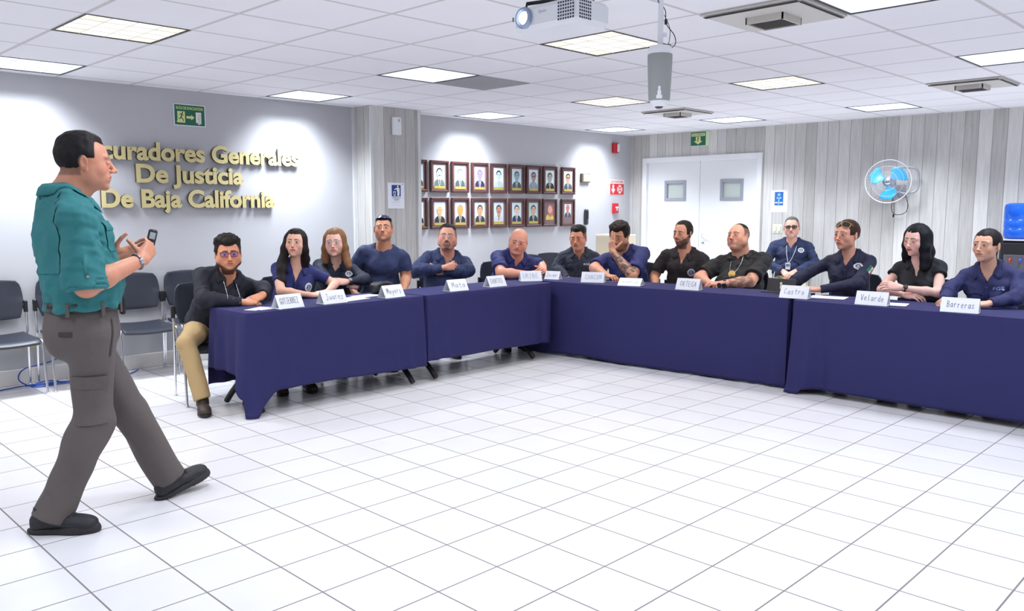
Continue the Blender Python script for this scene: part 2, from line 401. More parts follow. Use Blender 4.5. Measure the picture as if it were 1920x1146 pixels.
for (m, n) in PANELS:
    cx, cy = cell_centre(m, n); warm = (m, n) in WARM
    r = thing('ceiling_light', names.get((m, n), 'square ceiling light panel outside the view'), 'ceiling light', (cx, cy, CEIL), 0, 'square recessed ceiling lights')
    hs = CELL / 2
    fr = MB(); e = .013
    for (a, b, c, d) in ((-hs, hs, -hs, -hs + e), (-hs, hs, hs - e, hs), (-hs, -hs + e, -hs + e, hs - e), (hs - e, hs, -hs + e, hs - e)):
        fr.box(a, b, c, d, -.003, .006)
    fr.build('frame', M_fr, r)
    q = MB(); k = 4; w = (CELL - 2 * e) / k
    rnd = random.Random(m * 31 + n)
    for i in range(k):
        for j in range(k):
            x = -hs + e + i * w; y = -hs + e + j * w
            edge = (i in (0, k - 1)) + (j in (0, k - 1))
            v = [1, .62, .25][edge] * rnd.uniform(.85, 1.1)
            q.add([(x, y, .003), (x + w, y, .003), (x + w, y + w, .003), (x, y + w, .003)], [(0, 3, 2, 1)], (v, v, v))
    q.build('diffuser', M_lw if warm else M_lc, r, normals=False)
    if (m, n) in ((-3, 2), (1, -1), (5, 2), (5, -1), (-3, 5)):
        lv = MB()
        for i in range(1, k):
            x = -hs + e + i * w
            lv.box(x - .0012, x + .0012, -hs + e, hs - e, -.001, .0028); lv.box(-hs + e, hs - e, x - .0012, x + .0012, -.001, .0028)
        lv.build('louver', M_louv, r)
# darker grey tile
cx, cy = cell_centre(2, 2)
o = MB().box(cx - CELL / 2 + .01, cx + CELL / 2 - .01, cy - CELL / 2 + .01, cy + CELL / 2 - .01, CEIL - .004, CEIL + .0, .0).build('ceiling_tile', mat('grey_tile', srgb(158, 158, 160), .9, var=.06, vscale=3))
tag(o, 'darker grey ceiling tile beside the bright light panel', 'ceiling tile')
# air diffusers
M_diff = mat('diffuser_offwhite', srgb(206, 202, 196), .5); M_diffd = mat('diffuser_dark', srgb(96, 94, 92), .6)
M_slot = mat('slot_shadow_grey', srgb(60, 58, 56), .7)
vl = {(1, -3): 'large square air diffuser with open metal register at the top edge of the view', (7, -3): 'square air diffuser with small slotted register near the right edge of the ceiling', (7, 2): 'square air diffuser in the ceiling behind the hanging speaker'}
for (m, n) in VENTS:
    cx, cy = cell_centre(m, n); hs = CELL / 2 - .01
    r = thing('air_diffuser', vl[(m, n)], 'air vent', (cx, cy, CEIL), 0, 'square ceiling air diffusers')
    p = MB(); p.box(-hs, hs, -hs, hs, -.014, -.0, .003); p.box(-hs + .03, hs - .03, -hs + .03, hs - .03, -.022, -.014, .003); p.build('plate', M_diff, r)
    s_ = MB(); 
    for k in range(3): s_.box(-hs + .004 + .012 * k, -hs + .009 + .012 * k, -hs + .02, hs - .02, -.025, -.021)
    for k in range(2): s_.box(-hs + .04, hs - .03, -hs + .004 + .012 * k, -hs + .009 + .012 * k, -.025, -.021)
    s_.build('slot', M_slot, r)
    g_ = MB()
    R_ = .115
    g_.box(-R_, R_, -R_, -R_ + .008, -.06, -.022); g_.box(-R_, R_, R_ - .008, R_, -.06, -.022); g_.box(-R_, -R_ + .008, -R_, R_, -.06, -.022); g_.box(R_ - .008, R_, -R_, R_, -.06, -.022)
    g_.build('register_collar', M_diff, r)
    g_ = MB()
    for k in range(9):
        x = -R_ + .02 + k * (2 * R_ - .04) / 8; g_.box(x - .002, x + .002, -R_ + .01, R_ - .01, -.056, -.026)
    g_.box(-.05, .05, -.05, .05, -.03, -.024)
    g_.build('register_vane', M_diffd, r)
# ================================================================ lettering
def text_geo(body, size, extrude=0, offset=0, shear=0):
    cu = bpy.data.curves.new('t', 'FONT'); cu.body = body; cu.size = size; cu.extrude = extrude; cu.offset = offset; cu.shear = shear; cu.resolution_u = 5
    ob = bpy.data.objects.new('t', cu); COL.objects.link(ob)
    me = bpy.data.meshes.new_from_object(ob.evaluated_get(bpy.context.evaluated_depsgraph_get()))
    vs = [tuple(v.co) for v in me.vertices]; fs = [list(p.vertices) for p in me.polygons]
    bpy.data.objects.remove(ob); bpy.data.curves.remove(cu); bpy.data.meshes.remove(me)
    return vs, fs
def geo_bounds(vs): return min(v[0] for v in vs), max(v[0] for v in vs), min(v[1] for v in vs), max(v[1] for v in vs)
def adv(prefix, size): return geo_bounds(text_geo(prefix + '|', size)[0])[1]
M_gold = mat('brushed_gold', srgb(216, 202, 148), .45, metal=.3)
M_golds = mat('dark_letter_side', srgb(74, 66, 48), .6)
def ordinal(n): return {1: 'first', 2: 'second', 3: 'third', 4: 'fourth', 5: 'fifth', 6: 'sixth', 7: 'seventh', 8: 'eighth', 9: 'ninth', 10: 'tenth', 11: 'eleventh', 12: 'twelfth'}[n]
CAPR = (lambda b: b[3] - b[2])(geo_bounds(text_geo('H', 1.0)[0]))
for body, xl, xr, z, cap, line in (('Procuradores Generales', 2.372, 4.675, 1.945, .155, 'top'), ('De Justicia', 3.004, 4.04, 1.742, .155, 'middle'), ('De Baja California', 2.69, 4.375, 1.512, .155, 'bottom')):
    size = cap / CAPR
    full = geo_bounds(text_geo(body, size)[0]); sx = (xr - xl) / (full[1] - full[0])
    base = adv('', size)
    w_i = 0; k = 0
    words = body.split(' ')
    for i, ch in enumerate(body):
        if ch == ' ': w_i += 1; k = 0; continue
        k += 1
        x = (adv(body[:i], size) - base - full[0]) * sx + xl
        vs, fs = text_geo(ch, size, extrude=.016, offset=.0080)
        mb = MB()
        mb.M = Matrix(((sx, 0, 0, 0), (0, 0, -1, 0), (0, 1, 0, 0), (0, 0, 0, 1)))
        b = len(mb.v)
        mb.add(vs, fs)
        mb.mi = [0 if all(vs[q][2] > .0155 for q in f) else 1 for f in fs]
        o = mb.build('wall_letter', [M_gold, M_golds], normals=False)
        o.location = (x, YA - .030, z)
        tag(o, 'gold raised letter %s, %s letter of the word %s in the %s line' % (ch, ordinal(k), words[w_i], line), 'letter', 'raised gold letters on the grey wall')

def flat_text(mb, body, cx, cz, width, height, col, place, bold=0.0):
    """place(u, v, d) maps sign coordinates to 3D"""
    vs, fs = text_geo(body, 1.0, offset=bold)
    b = geo_bounds(vs); 
    sx = width / (b[1] - b[0]); sy = height / (b[3] - b[2])
    mb.add([place(cx - width / 2 + (v[0] - b[0]) * sx, cz - height / 2 + (v[1] - b[2]) * sy, .0024) for v in vs], fs, col)
def rect(mb, place, u0, u1, v0, v1, d, col): mb.add([place(u0, v0, d), place(u1, v0, d), place(u1, v1, d), place(u0, v1, d)], [(0, 1, 2, 3)], col)
def polyd(mb, place, pts, d, col): mb.add([place(u, v, d) for u, v in pts], [list(range(len(pts)))], col)
def on_left(x, z, y=YA): return lambda u, v, d: (x + u, y - d, z + v)          # sign on the left wall, u runs right
def on_back(y, z): return lambda u, v, d: (XB - d, y - u, z + v)
def sign_body(name, place, u0, u1, v0, v1, th, m, parent=None, col=(1, 1, 1)):
    mb = MB(); vs = [place(u, v, d) for u in (u0, u1) for v in (v0, v1) for d in (0.0, th)]
    mb.add(vs, [(0, 1, 3, 2), (4, 6, 7, 5), (0, 4, 5, 1), (2, 3, 7, 6), (0, 2, 6, 4), (1, 5, 7, 3)], col); return mb
GL = srgb(214, 224, 150); GR = srgb(22, 98, 78); DK = srgb(24, 40, 34); WH = srgb(235, 238, 236)
def seg(a, b, w):
    ax, ay = a; bx, by = b; l = math.hypot(bx - ax, by - ay); nx, ny = -(by - ay) / l * w, (bx - ax) / l * w
    return [(ax + nx, ay + ny), (ax - nx, ay - ny), (bx - nx, by - ny), (bx + nx, by + ny)]
def circle(cx, cy, r, n=16): return [(cx + r * math.cos(2 * PI * i / n), cy + r * math.sin(2 * PI * i / n)) for i in range(n)]
# evacuation route sign
pl = on_left(3.385, 2.28)
mb = sign_body('s', pl, 0, .31, 0, .205, .006, None, col=WH)
def P2(u, v, d): return pl(u, v, .006 + d)
rect(mb, P2, .008, .302, .008, .197, .0006, GR); rect(mb, P2, .016, .294, .150, .186, .0012, srgb(40, 120, 70))
flat_text(mb, 'RUTA DE EVACUACION', .155, .167, .26, .026, GL, P2, .012)
rect(mb, P2, .035, .108, .03, .135, .0012, GL); polyd(mb, P2, [(.03, .05), (.06, .05), (.06, .03), (.03, .03)], .0014, GL)
polyd(mb, P2, circle(.084, .123, .007, 10), .0018, DK)
for a, b, w in (((.08, .115), (.07, .085), .005), ((.07, .085), (.088, .06), .004), ((.088, .06), (.092, .042), .0035), ((.07, .085), (.06, .065), .004), ((.06, .065), (.046, .068), .003), ((.08, .112), (.094, .095), .003), ((.078, .112), (.062, .112), .003), ((.062, .112), (.054, .1), .003)): polyd(mb, P2, seg(a, b, w), .0018, DK)
polyd(mb, P2, [(.122, .072), (.168, .072), (.168, .058), (.202, .083), (.168, .108), (.168, .094), (.122, .094)], .0012, GL)
rect(mb, P2, .214, .268, .035, .135, .0012, srgb(226, 232, 220)); polyd(mb, P2, [(.234, .125), (.268, .118), (.268, .03), (.24, .018), (.234, .022)], .0016, srgb(206, 212, 206)); polyd(mb, P2, circle(.24, .075, .004, 8), .002, DK)
tag(mb.build('evacuation_sign', M_vcg), 'green evacuation route sign with running figure and arrow, high on the left wall', 'sign')
# sign above doors
pl = on_back(6.765, 2.40)
mb = sign_body('s', pl, 0, .31, 0, .205, .006, None, col=srgb(210, 226, 190))
def P2(u, v, d): return pl(u, v, .006 + d)
rect(mb, P2, .004, .255, .006, .199, .0006, GR); rect(mb, P2, .018, .243, .14, .182, .0012, GL); flat_text(mb, 'SALIDA DE EMERGENCIA', .13, .161, .2, .022, srgb(30, 100, 70), P2, .01)
polyd(mb, P2, [(.09, .132), (.09, .07), (.055, .07), (.13, .022), (.205, .07), (.17, .07), (.17, .132)], .0012, GL)
for a, b, w in (((.115, .12), (.148, .12), .004), ((.13, .115), (.122, .088), .006), ((.122, .088), (.14, .068), .004), ((.122, .088), (.11, .066), .004), ((.13, .112), (.15, .1), .003)): polyd(mb, P2, seg(a, b, w), .0018, DK)
tag(mb.build('emergency_exit_sign', M_vcg), 'green sign with white down arrow above the double doors', 'sign')
# paper notices
def notice(place, w, h, blue, art, name, label):
    mb = sign_body('s', place, 0, w, 0, h, .0015, None, col=srgb(236, 238, 246))
    def P2(u, v, d): return place(u, v, .0015 + d)
    art(mb, P2)
    tag(mb.build(name, M_vc), label, 'notice', None)
def art1(mb, P2):
    B1 = srgb(28, 62, 132)
    rect(mb, P2, .052, .178, .135, .262, .0006, B1)
    polyd(mb, P2, circle(.138, .247, .011), .0012, WH); polyd(mb, P2, [(.12, .234), (.16, .232), (.162, .18), (.156, .14), (.128, .14), (.13, .18), (.122, .2)], .0012, WH)
    polyd(mb, P2, seg((.125, .226), (.088, .21), .006), .0012, WH)
    polyd(mb, P2, [(.07, .19), (.108, .19), (.102, .142), (.08, .142)], .0012, WH); polyd(mb, P2, [(.079, .182), (.099, .182), (.096, .152), (.083, .152)], .0016, B1)
    flat_text(mb, 'DEPOSITAR AQUI', .115, .118, .115, .014, srgb(50, 60, 110), P2, .01); flat_text(mb, 'LA BASURA', .115, .098, .07, .013, srgb(50, 60, 110), P2, .01)
    rect(mb, P2, .06, .165, .07, .073, .0008, srgb(150, 160, 190)); rect(mb, P2, .05, .175, .04, .042, .0008, srgb(190, 198, 214))
    polyd(mb, P2, circle(.205, .272, .006, 8), .0015, srgb(60, 60, 80))
notice(on_left(5.626, 1.497, PYF), .228, .288, 0, art1, 'litter_notice', 'white paper notice with blue litter bin pictogram on the plank pillar')
def art2(mb, P2):
    B1 = srgb(42, 110, 190); LB = srgb(150, 200, 235)
    rect(mb, P2, .05, .175, .09, .272, .0006, B1); polyd(mb, P2, circle(.112, .235, .02), .0012, LB); rect(mb, P2, .08, .145, .18, .205, .0012, LB); polyd(mb, P2, circle(.112, .2, .009), .0016, srgb(20, 50, 100))
    rect(mb, P2, .058, .1, .12, .135, .0012, WH); rect(mb, P2, .125, .167, .12, .135, .0012, WH); rect(mb, P2, .104, .12, .1, .175, .0012, LB); rect(mb, P2, .06, .16, .066, .069, .0008, srgb(190, 200, 214))
    polyd(mb, P2, circle(.215, .285, .006, 8), .0015, srgb(200, 60, 60))
notice(on_back(5.46, 1.447), .236, .296, 0, art2, 'blue_notice', 'white paper notice with bright blue panel right of the double doors')
# white sensor box on the pillar
r = thing('access_point', 'small white plastic box high on the plank pillar', 'wall box', (5.75, PYF, 2.412))
MB().box(-.063, .063, -.035, 0, -.1, .1, .012).build('body', M_white, r, smooth=True)
MB().box(.01, .03, -.037, -.034, .045, .075, .001).build('sticker', mat('sticker_grey', srgb(170, 172, 178), .5), r)
# fire strobe, extinguisher sign, pull station, thermostat, handset
M_red = mat('alarm_red', srgb(196, 30, 44), .35); M_lens = mat('strobe_lens', srgb(228, 228, 232), .15)
r = thing('fire_strobe', 'red and white fire alarm strobe high near the corner', 'alarm', (10.15, YA, 2.41))
MB().box(-.06, .06, -.045, 0, -.075, .075, .006).build('body', M_red, r); MB().box(.012, .058, -.07, -.045, -.06, .06, .008).build('strobe_lens', M_lens, r)
pl = on_left(10.05, 1.70)
mb = sign_body('s', pl, 0, .36, 0, .235, .005, None, col=srgb(232, 224, 220))
def P2(u, v, d): return pl(u, v, .005 + d)
RD = srgb(206, 42, 50)
rect(mb, P2, .008, .352, .006, .172, .0006, RD); flat_text(mb, 'EXTINTOR', .18, .203, .3, .034, RD, P2, .01)
polyd(mb, P2, [(.065, .158), (.065, .09), (.035, .09), (.085, .022), (.135, .09), (.105, .09), (.105, .158)], .0012, WH)
polyd(mb, P2, circle(.25, .09, .068, 20), .0012, srgb(222, 200, 196)); 
for a in range(4): polyd(mb, P2, seg((.25 + .02 * math.cos(PI / 4 + a * PI / 2), .09 + .02 * math.sin(PI / 4 + a * PI / 2)), (.25 + .07 * math.cos(PI / 4 + a * PI / 2), .09 + .07 * math.sin(PI / 4 + a * PI / 2)), .007), .0018, RD)
polyd(mb, P2, circle(.25, .09, .024, 14), .0022, RD); polyd(mb, P2, circle(.25, .09, .012, 10), .0026, WH)
tag(mb.build('extinguisher_sign', M_vcg), 'red and white fire equipment sign with down arrow near the corner', 'sign')
r = thing('fire_pull_station', 'small red fire pull station below the red and white sign', 'alarm', (10.17, YA, 1.5))
MB().box(-.055, .055, -.05, 0, -.075, .075, .008).build('body', M_red, r)
q = MB(); q.box(-.03, .03, -.062, -.05, .0, .022, .003); q.box(-.008, .008, -.062, -.05, -.04, .0, .003); q.build('pull_handle', M_lens, r)
r = thing('thermostat', 'small square brown wall plate right of the portraits', 'wall plate', (9.45, YA, 1.94))
MB().box(-.1, .1, -.04, 0, -.065, .065, .004).build('housing', mat('bronze_dark', srgb(92, 82, 72), .5), r); MB().box(-.075, .095, -.045, -.04, -.055, .055, .002).build('face', mat('taupe_face', srgb(160, 150, 136), .5), r)
r = thing('wall_hook_bar', 'dark upright handle bar on the wall behind the seated men', 'handle', (9.475, YA, 1.37))
MB().box(-.03, .03, -.05, 0, -.115, .115, .012).build('bar', mat('dark_steel', srgb(72, 76, 80), .35, metal=.5), r); MB().box(-.02, .02, -.056, -.05, -.03, .09, .004).build('grip', M_black, r)
# light switch
r = thing('light_switch', 'ivory double light switch below the blue notice', 'light switch', (XB, 5.353, 1.22))
M_iv = mat('ivory_plastic', srgb(226, 226, 206), .35)
MB().box(-.008, 0, -.07, .07, -.062, .062, .003).build('plate', M_iv, r)
for s in (-1, 1): MB().box(-.018, -.008, s * .032 - .02, s * .032 + .02, -.04, .035, .004).build('rocker', M_iv, r)
# yellow raceway and cabling low on the left wall
M_yel = mat('yellow_cover', srgb(214, 208, 120), .5)
for x, w_, l in ((1.895, .09, 'long pale yellow socket cover low on the left wall'), (2.06, .07, 'short yellow socket cover behind the row of empty chairs')):
    r = thing('socket_cover', l, 'socket', (x, YA, .345)); MB().box(-w_, w_, -.03, 0, -.03, .03, .005).build('cover', M_yel, r); MB().box(-w_ * .5, w_ * .5, -.033, -.03, -.012, .012, .001).build('flap', mat('yellow_flap', srgb(196, 190, 110), .5), r)
r = thing('cable_connector', 'orange plug hanging on the wall below the empty chairs', 'plug', (2.26, YA - .02, .37))
MB().box(-.03, .03, -.02, .018, -.05, .045, .01).build('plug_body', mat('orange_plastic', srgb(240, 92, 40), .4), r)
def smooth_pts(pts, n=6):
    out = []; P = [Vector(p) for p in pts]
    for i in range(len(P) - 1):
        p0, p1, p2, p3 = P[max(i - 1, 0)], P[i], P[i + 1], P[min(i + 2, len(P) - 1)]
        for k in range(n):
            t = k / n
            out.append(.5 * ((2 * p1) + (-p0 + p2) * t + (2 * p0 - 5 * p1 + 4 * p2 - p3) * t * t + (-p0 + 3 * p1 - 3 * p2 + p3) * t ** 3))
    out.append(P[-1]); return out
M_blue = mat('blue_cable', srgb(42, 78, 170), .45)
c_ = MB(); c_.tube(smooth_pts([(1.2, 7.55, .008), (1.6, 7.62, .008), (1.95, 7.72, .01), (2.15, 7.70, .012), (2.25, 7.64, .012), (2.1, 7.58, .01), (1.98, 7.62, .014), (1.92, 7.76, .06), (1.98, 7.80, .14), (2.2, 7.81, .18), (2.45, 7.8, .3), (2.55, 7.82, .42)]), .0055, 6)
c_.tube(smooth_pts([(1.95, 7.70, .01), (2.2, 7.60, .01), (2.5, 7.55, .01), (2.75, 7.6, .01), (2.9, 7.75, .01)]), .0055, 6)
c_.tube(smooth_pts([(2.0, 7.66, .02), (2.12, 7.75, .02), (2.2, 7.67, .02), (2.1, 7.6, .02), (2.0, 7.66, .022), (2.4, 7.62, .012), (2.7, 7.72, .01)]), .0055, 6)
tag(c_.build('network_cable', M_blue, smooth='all'), 'blue network cables coiled on the floor under the empty chairs', 'cable')

# ================================================================ portraits
M_frame = mat('mahogany_frame', srgb(84, 50, 48), .35, var=.1, vscale=20); M_matb = mat('portrait_mount', srgb(128, 106, 108), .7); M_plaque = mat('brass_plaque', srgb(196, 176, 96), .4, metal=.3)
cols_x = [6.30, 6.645, 6.985, 7.325, 7.665, 8.005, 8.335, 8.672, 9.06]
SK = [srgb(205, 165, 140), srgb(190, 205, 205), srgb(190, 175, 190), srgb(225, 160, 90), srgb(200, 150, 120)]
PT = [ # row, col: bg, skin, hair, suit, tie, flags
 ('T', 0, 'grey toned portrait of a young man, leftmost of the top row', (214, 228, 236), (178, 188, 192), (60, 64, 68), (44, 48, 54), 0),
 ('T', 1, 'greenish portrait of a balding man, second in the top row', (232, 240, 240), (200, 214, 208), (70, 78, 76), (104, 124, 116), 0),
 ('T', 2, 'pale blue portrait of a wavy haired man, third in the top row', (236, 242, 246), (210, 224, 226), (96, 116, 118), (78, 92, 98), 0),
 ('T', 3, 'violet tinted portrait of a grey haired man, fourth in the top row', (228, 226, 238), (150, 138, 172), (116, 104, 150), (58, 48, 80), 0),
 ('T', 4, 'portrait of a dark haired man in a pale suit, fifth in the top row', (226, 240, 242), (196, 214, 214), (38, 44, 46), (180, 200, 200), 0),
 ('T', 5, 'grey portrait of a man in a dark suit, sixth in the top row', (206, 226, 234), (150, 168, 172), (66, 76, 80), (70, 84, 84), 0),
 ('T', 6, 'portrait of a man with dark glasses and blue shirt, seventh in the top row', (214, 230, 238), (182, 148, 140), (86, 74, 74), (130, 160, 190), 1),
 ('T', 7, 'portrait of a thin man in a black suit, eighth in the top row', (222, 234, 232), (170, 176, 168), (40, 42, 44), (34, 36, 40), 0),
 ('T', 8, 'portrait of a black haired man with glasses, rightmost in the top row', (230, 236, 240), (214, 172, 140), (30, 30, 32), (78, 88, 100), 1),
 ('B', 0, 'portrait of a man in a black suit, leftmost of the bottom row', (220, 230, 234), (196, 206, 200), (56, 60, 62), (30, 32, 38), 0),
 ('B', 1, 'portrait of a white haired man with cream shirt, second in the bottom row', (214, 224, 232), (220, 178, 128), (228, 214, 190), (58, 54, 56), 0),
 ('B', 2, 'orange toned portrait of a grey haired man, third in the bottom row', (206, 220, 232), (236, 160, 84), (170, 150, 120), (46, 50, 62), 0),
 ('B', 3, 'portrait of a brown haired man in a grey suit, fourth in the bottom row', (204, 222, 226), (206, 160, 120), (66, 54, 48), (62, 60, 62), 0),
 ('B', 4, 'portrait of a man with moustache in a pale jacket, fifth in the bottom row', (200, 218, 228), (196, 146, 122), (60, 44, 40), (196, 198, 202), 2),
 ('B', 5, 'portrait of a man in navy suit and pale blue shirt, sixth in bottom row', (206, 226, 232), (226, 196, 176), (60, 44, 44), (34, 52, 92), 0),
 ('B', 6, 'tilted portrait of a man in a dark green suit, seventh in the bottom row', (186, 214, 212), (206, 170, 146), (44, 40, 42), (34, 58, 58), 0),
 ('B', 7, 'portrait of a long haired woman in yellow, eighth in the bottom row', (120, 104, 110), (226, 170, 160), (196, 110, 90), (214, 196, 90), 3),
 ('B', 8, 'small portrait of a bald man in a grey suit, rightmost of the bottom row', (216, 230, 238), (206, 124, 120), (206, 124, 120), (66, 72, 80), 4)]
for row, c, label, bgc, sk, hr, su, fl in PT:
    z = 1.888 if row == 'T' else 1.437
    r = thing('framed_portrait', label, 'portrait', (cols_x[c], YA, z), 0, 'framed portraits on the grey wall')
    w_, h_ = .148, .193
    f_ = MB(); e = .03
    f_.box(-w_, w_, -.038, -.002, h_ - e, h_, .005); f_.box(-w_, w_, -.038, -.002, -h_, -h_ + e, .005); f_.box(-w_, -w_ + e, -.038, -.002, -h_ + e, h_ - e, .005); f_.box(w_ - e, w_, -.038, -.002, -h_ + e, h_ - e, .005)
    f_.build('frame', M_frame, r)
    MB().box(-w_ + e, w_ - e, -.018, -.002, -h_ + e, h_ - e).build('mount', M_matb, r)
    pm = MB(); 
    def PP(u, v, d): return (u, -.018 - d, v)
    u0, u1, v0, v1 = (-.088, .088, -.115, .135) if fl != 4 else (-.07, .07, -.06, .12)
    if fl == 3: u0, u1, v0, v1 = -.085, .085, -.1, .12
    rect(pm, PP, u0, u1, v0, v1, .001, srgb(*bgc))
    S = (u1 - u0) / .176; cu_, cv_ = 0, v0
    def T(pts): return [(max(u0, min(u1, cu_ + x * S)), max(v0, min(v1, cv_ + y * S))) for x, y in pts]
    SUc = srgb(*su); SKc = srgb(*sk); HRc = srgb(*hr)
    polyd(pm, PP, T([(-.085, 0), (.085, 0), (.082, .04), (.06, .068), (.03, .082), (-.03, .082), (-.06, .068), (-.082, .04)]), .002, SUc)
    polyd(pm, PP, T([(-.024, .083), (.024, .083), (.006, 0.0), (-.006, 0.0)]), .003, srgb(226, 226, 220) if fl != 3 else SKc)
    polyd(pm, PP, T([(-.022, .07), (.022, .07), (.026, .105), (-.026, .105)]), .0034, SKc)
    if fl not in (3,): polyd(pm, PP, T([(-.007, .076), (.007, .076), (.006, .02), (0, .008), (-.006, .02)]), .0038, tuple(x * .35 for x in SUc) if fl != 2 else srgb(30, 30, 36))
    hx = .9
    def ell_(cx, cy, a, b, n=18): return [(cx + a * math.cos(2 * PI * i / n), cy + b * math.sin(2 * PI * i / n)) for i in range(n)]
    polyd(pm, PP, T(ell_(0, .163, .050, .058)), .0042, HRc)
    if fl == 3: polyd(pm, PP, T(ell_(.012, .13, .056, .085)), .0044, HRc)
    polyd(pm, PP, T(ell_(0, .148, .042, .053)), .005, SKc)
    dkk = tuple(x * .25 for x in SKc)
    for s in (-1, 1):
        polyd(pm, PP, T(ell_(s * .0165, .156, .0065, .0038, 8)), .0056, dkk); polyd(pm, PP, T([(s * .007, .166), (s * .028, .166), (s * .027, .171), (s * .008, .170)]), .0056, HRc if fl != 4 else dkk)
        polyd(pm, PP, T(ell_(s * .043, .150, .006, .012, 8)), .0046, SKc)
    polyd(pm, PP, T([(-.006, .138), (.006, .138), (.001, .155)]), .0056, tuple(x * .7 for x in SKc))
    polyd(pm, PP, T([(-.015, .122), (.015, .122), (.012, .117), (-.012, .117)]), .0056, tuple(x * .55 for x in SKc))
    if fl == 2 or c in (1,): polyd(pm, PP, T([(-.018, .133), (.018, .133), (.022, .125), (-.022, .125)]), .0058, HRc)
    if fl == 1:
        for s in (-1, 1): polyd(pm, PP, T(ell_(s * .017, .156, .0135, .009, 10)), .006, srgb(40, 40, 46))
    if fl == 4: pass
    pm.build('picture', M_vcg, r)
    if fl not in (3, 4): MB().box(-.088, .088, -.024, -.017, -.15, -.118, .001).build('plaque', M_plaque, r)

# ================================================================ projector and hanging camera microphone
M_pj = mat('projector_white', srgb(238, 240, 246), .35)
r = thing('projector', 'white projector mounted under the ceiling with glowing round lens', 'projector', (3.02, 2.66, 2.33))
b_ = MB(); b_.box(-.125, .125, -.2, .2, 0, .115, .022); b_.build('body', M_pj, r, smooth=30)
l_ = MB(); l_.M = Matrix.Translation((-.125, .118, .06)) @ Matrix.Rotation(-PI / 2, 4, 'Y'); l_.lathe([(.048, -.005), (.05, .012), (.044, .022), (.036, .022), (.034, .006), (.0, .004)], 32); l_.build('lens_ring', mat('lens_ring_grey', srgb(150, 164, 190), .25, metal=.3), r, smooth=True)
l_ = MB(); l_.M = Matrix.Translation((-.132, .118, .06)) @ Matrix.Rotation(-PI / 2, 4, 'Y'); l_.lathe([(.03, 0), (.027, .008), (.015, .014), (.0, .016)], 24); l_.build('lens', mat('lit_lens', (.9, .92, 1), .1, emit=(.9, .95, 1), estr=2.5), r, smooth=True)
g_ = MB()
for i in range(7):
    for j in range(6): 
        y = -.185 + i * .0145; g_.box(-.1262, -.1248, y, y + .009, .018 + j * .0145, .027 + j * .0145)
g_.build('vent_grille', mat('vent_shadow', srgb(60, 58, 84), .6), r)
g_ = MB()
for i in range(6):
    for j in range(6):
        x = -.105 + i * .0145; g_.box(x, x + .009, -.2012, -.1998, .018 + j * .0145, .027 + j * .0145)
g_.build('vent_grille', mat('vent_shadow', srgb(60, 58, 84), .6), r)
vs, fs = text_geo('Epson', .02); tb = MB(); tb.add([(-.1256, .03 - v[0], .07 + v[1]) for v in vs], fs); tb.build('brand_mark', mat('print_grey', srgb(140, 144, 160), .5), r, normals=False)
a_ = MB(); a_.tube([(0, .02, .16), (0, .02, CEIL - 2.33)], .02, 14); a_.box(-.06, .06, -.04, .08, CEIL - 2.33 - .012, CEIL - 2.33, .002); a_.build('mount_pole', M_white, r, smooth=True)
a_ = MB(); a_.box(-.03, .03, -.01, .05, .125, .165, .004)
for (x, y) in ((-.09, .14), (-.09, -.13), (.08, .14), (.08, -.13)): a_.tube([(0, .02, .15), (x, y, .135), (x, y, .114)], .009, 8)
a_.build('mount_bracket', M_black, r, smooth=True)
MB().box(-.127, -.124, .192, .199, .055, .075).build('indicator', mat('pj_indicator', srgb(80, 100, 130), .4), r)
r = thing('hanging_camera_speaker', 'grey fabric conference camera speaker hanging upside down on a white pole', 'conference camera', (3.295, 2.287, 1.972))
l_ = MB(); l_.lathe([(.03, .0), (.044, .012), (.05, .03), (.053, .05), (.055, .17), (.057, .215), (.0565, .22)], 32); 
M_fab = mat('grey_speaker_fabric', srgb(158, 160, 160), .9, bump=.4, bscale=600)
MBf = MB(); MBf.lathe([(.0445, .028), (.050, .034), (.054, .12), (.0575, .215), (.0575, .238), (.055, .242)], 36); MBf.build('fabric_body', M_fab, r, smooth=True)
MBf = MB(); MBf.lathe([(.0, .0), (.02, .002), (.036, .01), (.042, .02), (.0455, .034), (.0, .034)], 32); MBf.build('lower_cap', M_pj, r, smooth=True)
MBf = MB(); MBf.lathe([(.0545, .24), (.0565, .243), (.054, .268), (.048, .278), (.0, .28)], 36); MBf.build('upper_cap', M_pj, r, smooth=True)
MBf = MB(); MBf.lathe([(.0, -.008), (.012, -.006), (.019, 0.0), (.021, .005)], 24); MBf.build('camera_eye', mat('camera_glass', (.03, .02, .03), .08), r, smooth=True)
q = MB(); a0 = math.atan2(-2.287, -3.295)
for (z0, z1, hw) in ((.034, .05, .26), (.05, .07, .16), (.07, .09, .1)):
    pts = []
    for zz in (z0, z1):
        for t_ in (-1, 0, 1): rr = .0522 + (zz - .034) * .042; pts.append((rr * math.cos(a0 + t_ * hw), rr * math.sin(a0 + t_ * hw), zz))
    q.add(pts, [(0, 1, 4, 3), (1, 2, 5, 4)])
q.build('front_notch', M_pj, r)
MB().tube([(0, 0, .28), (0, 0, CEIL - 1.972)], .0125, 16).build('pole', M_pj, r, smooth=True)
q = MB(); q.lathe([(.05, .0), (.05, .006), (.012, .02)], 24, c=(0, 0, CEIL - 1.972 - .02)); q.tube([(0, 0, .33), (.02, -.02, .33)], .01); q.build('ceiling_flange', M_pj, r, smooth=True)
vs, fs = text_geo('Owl', .014); 
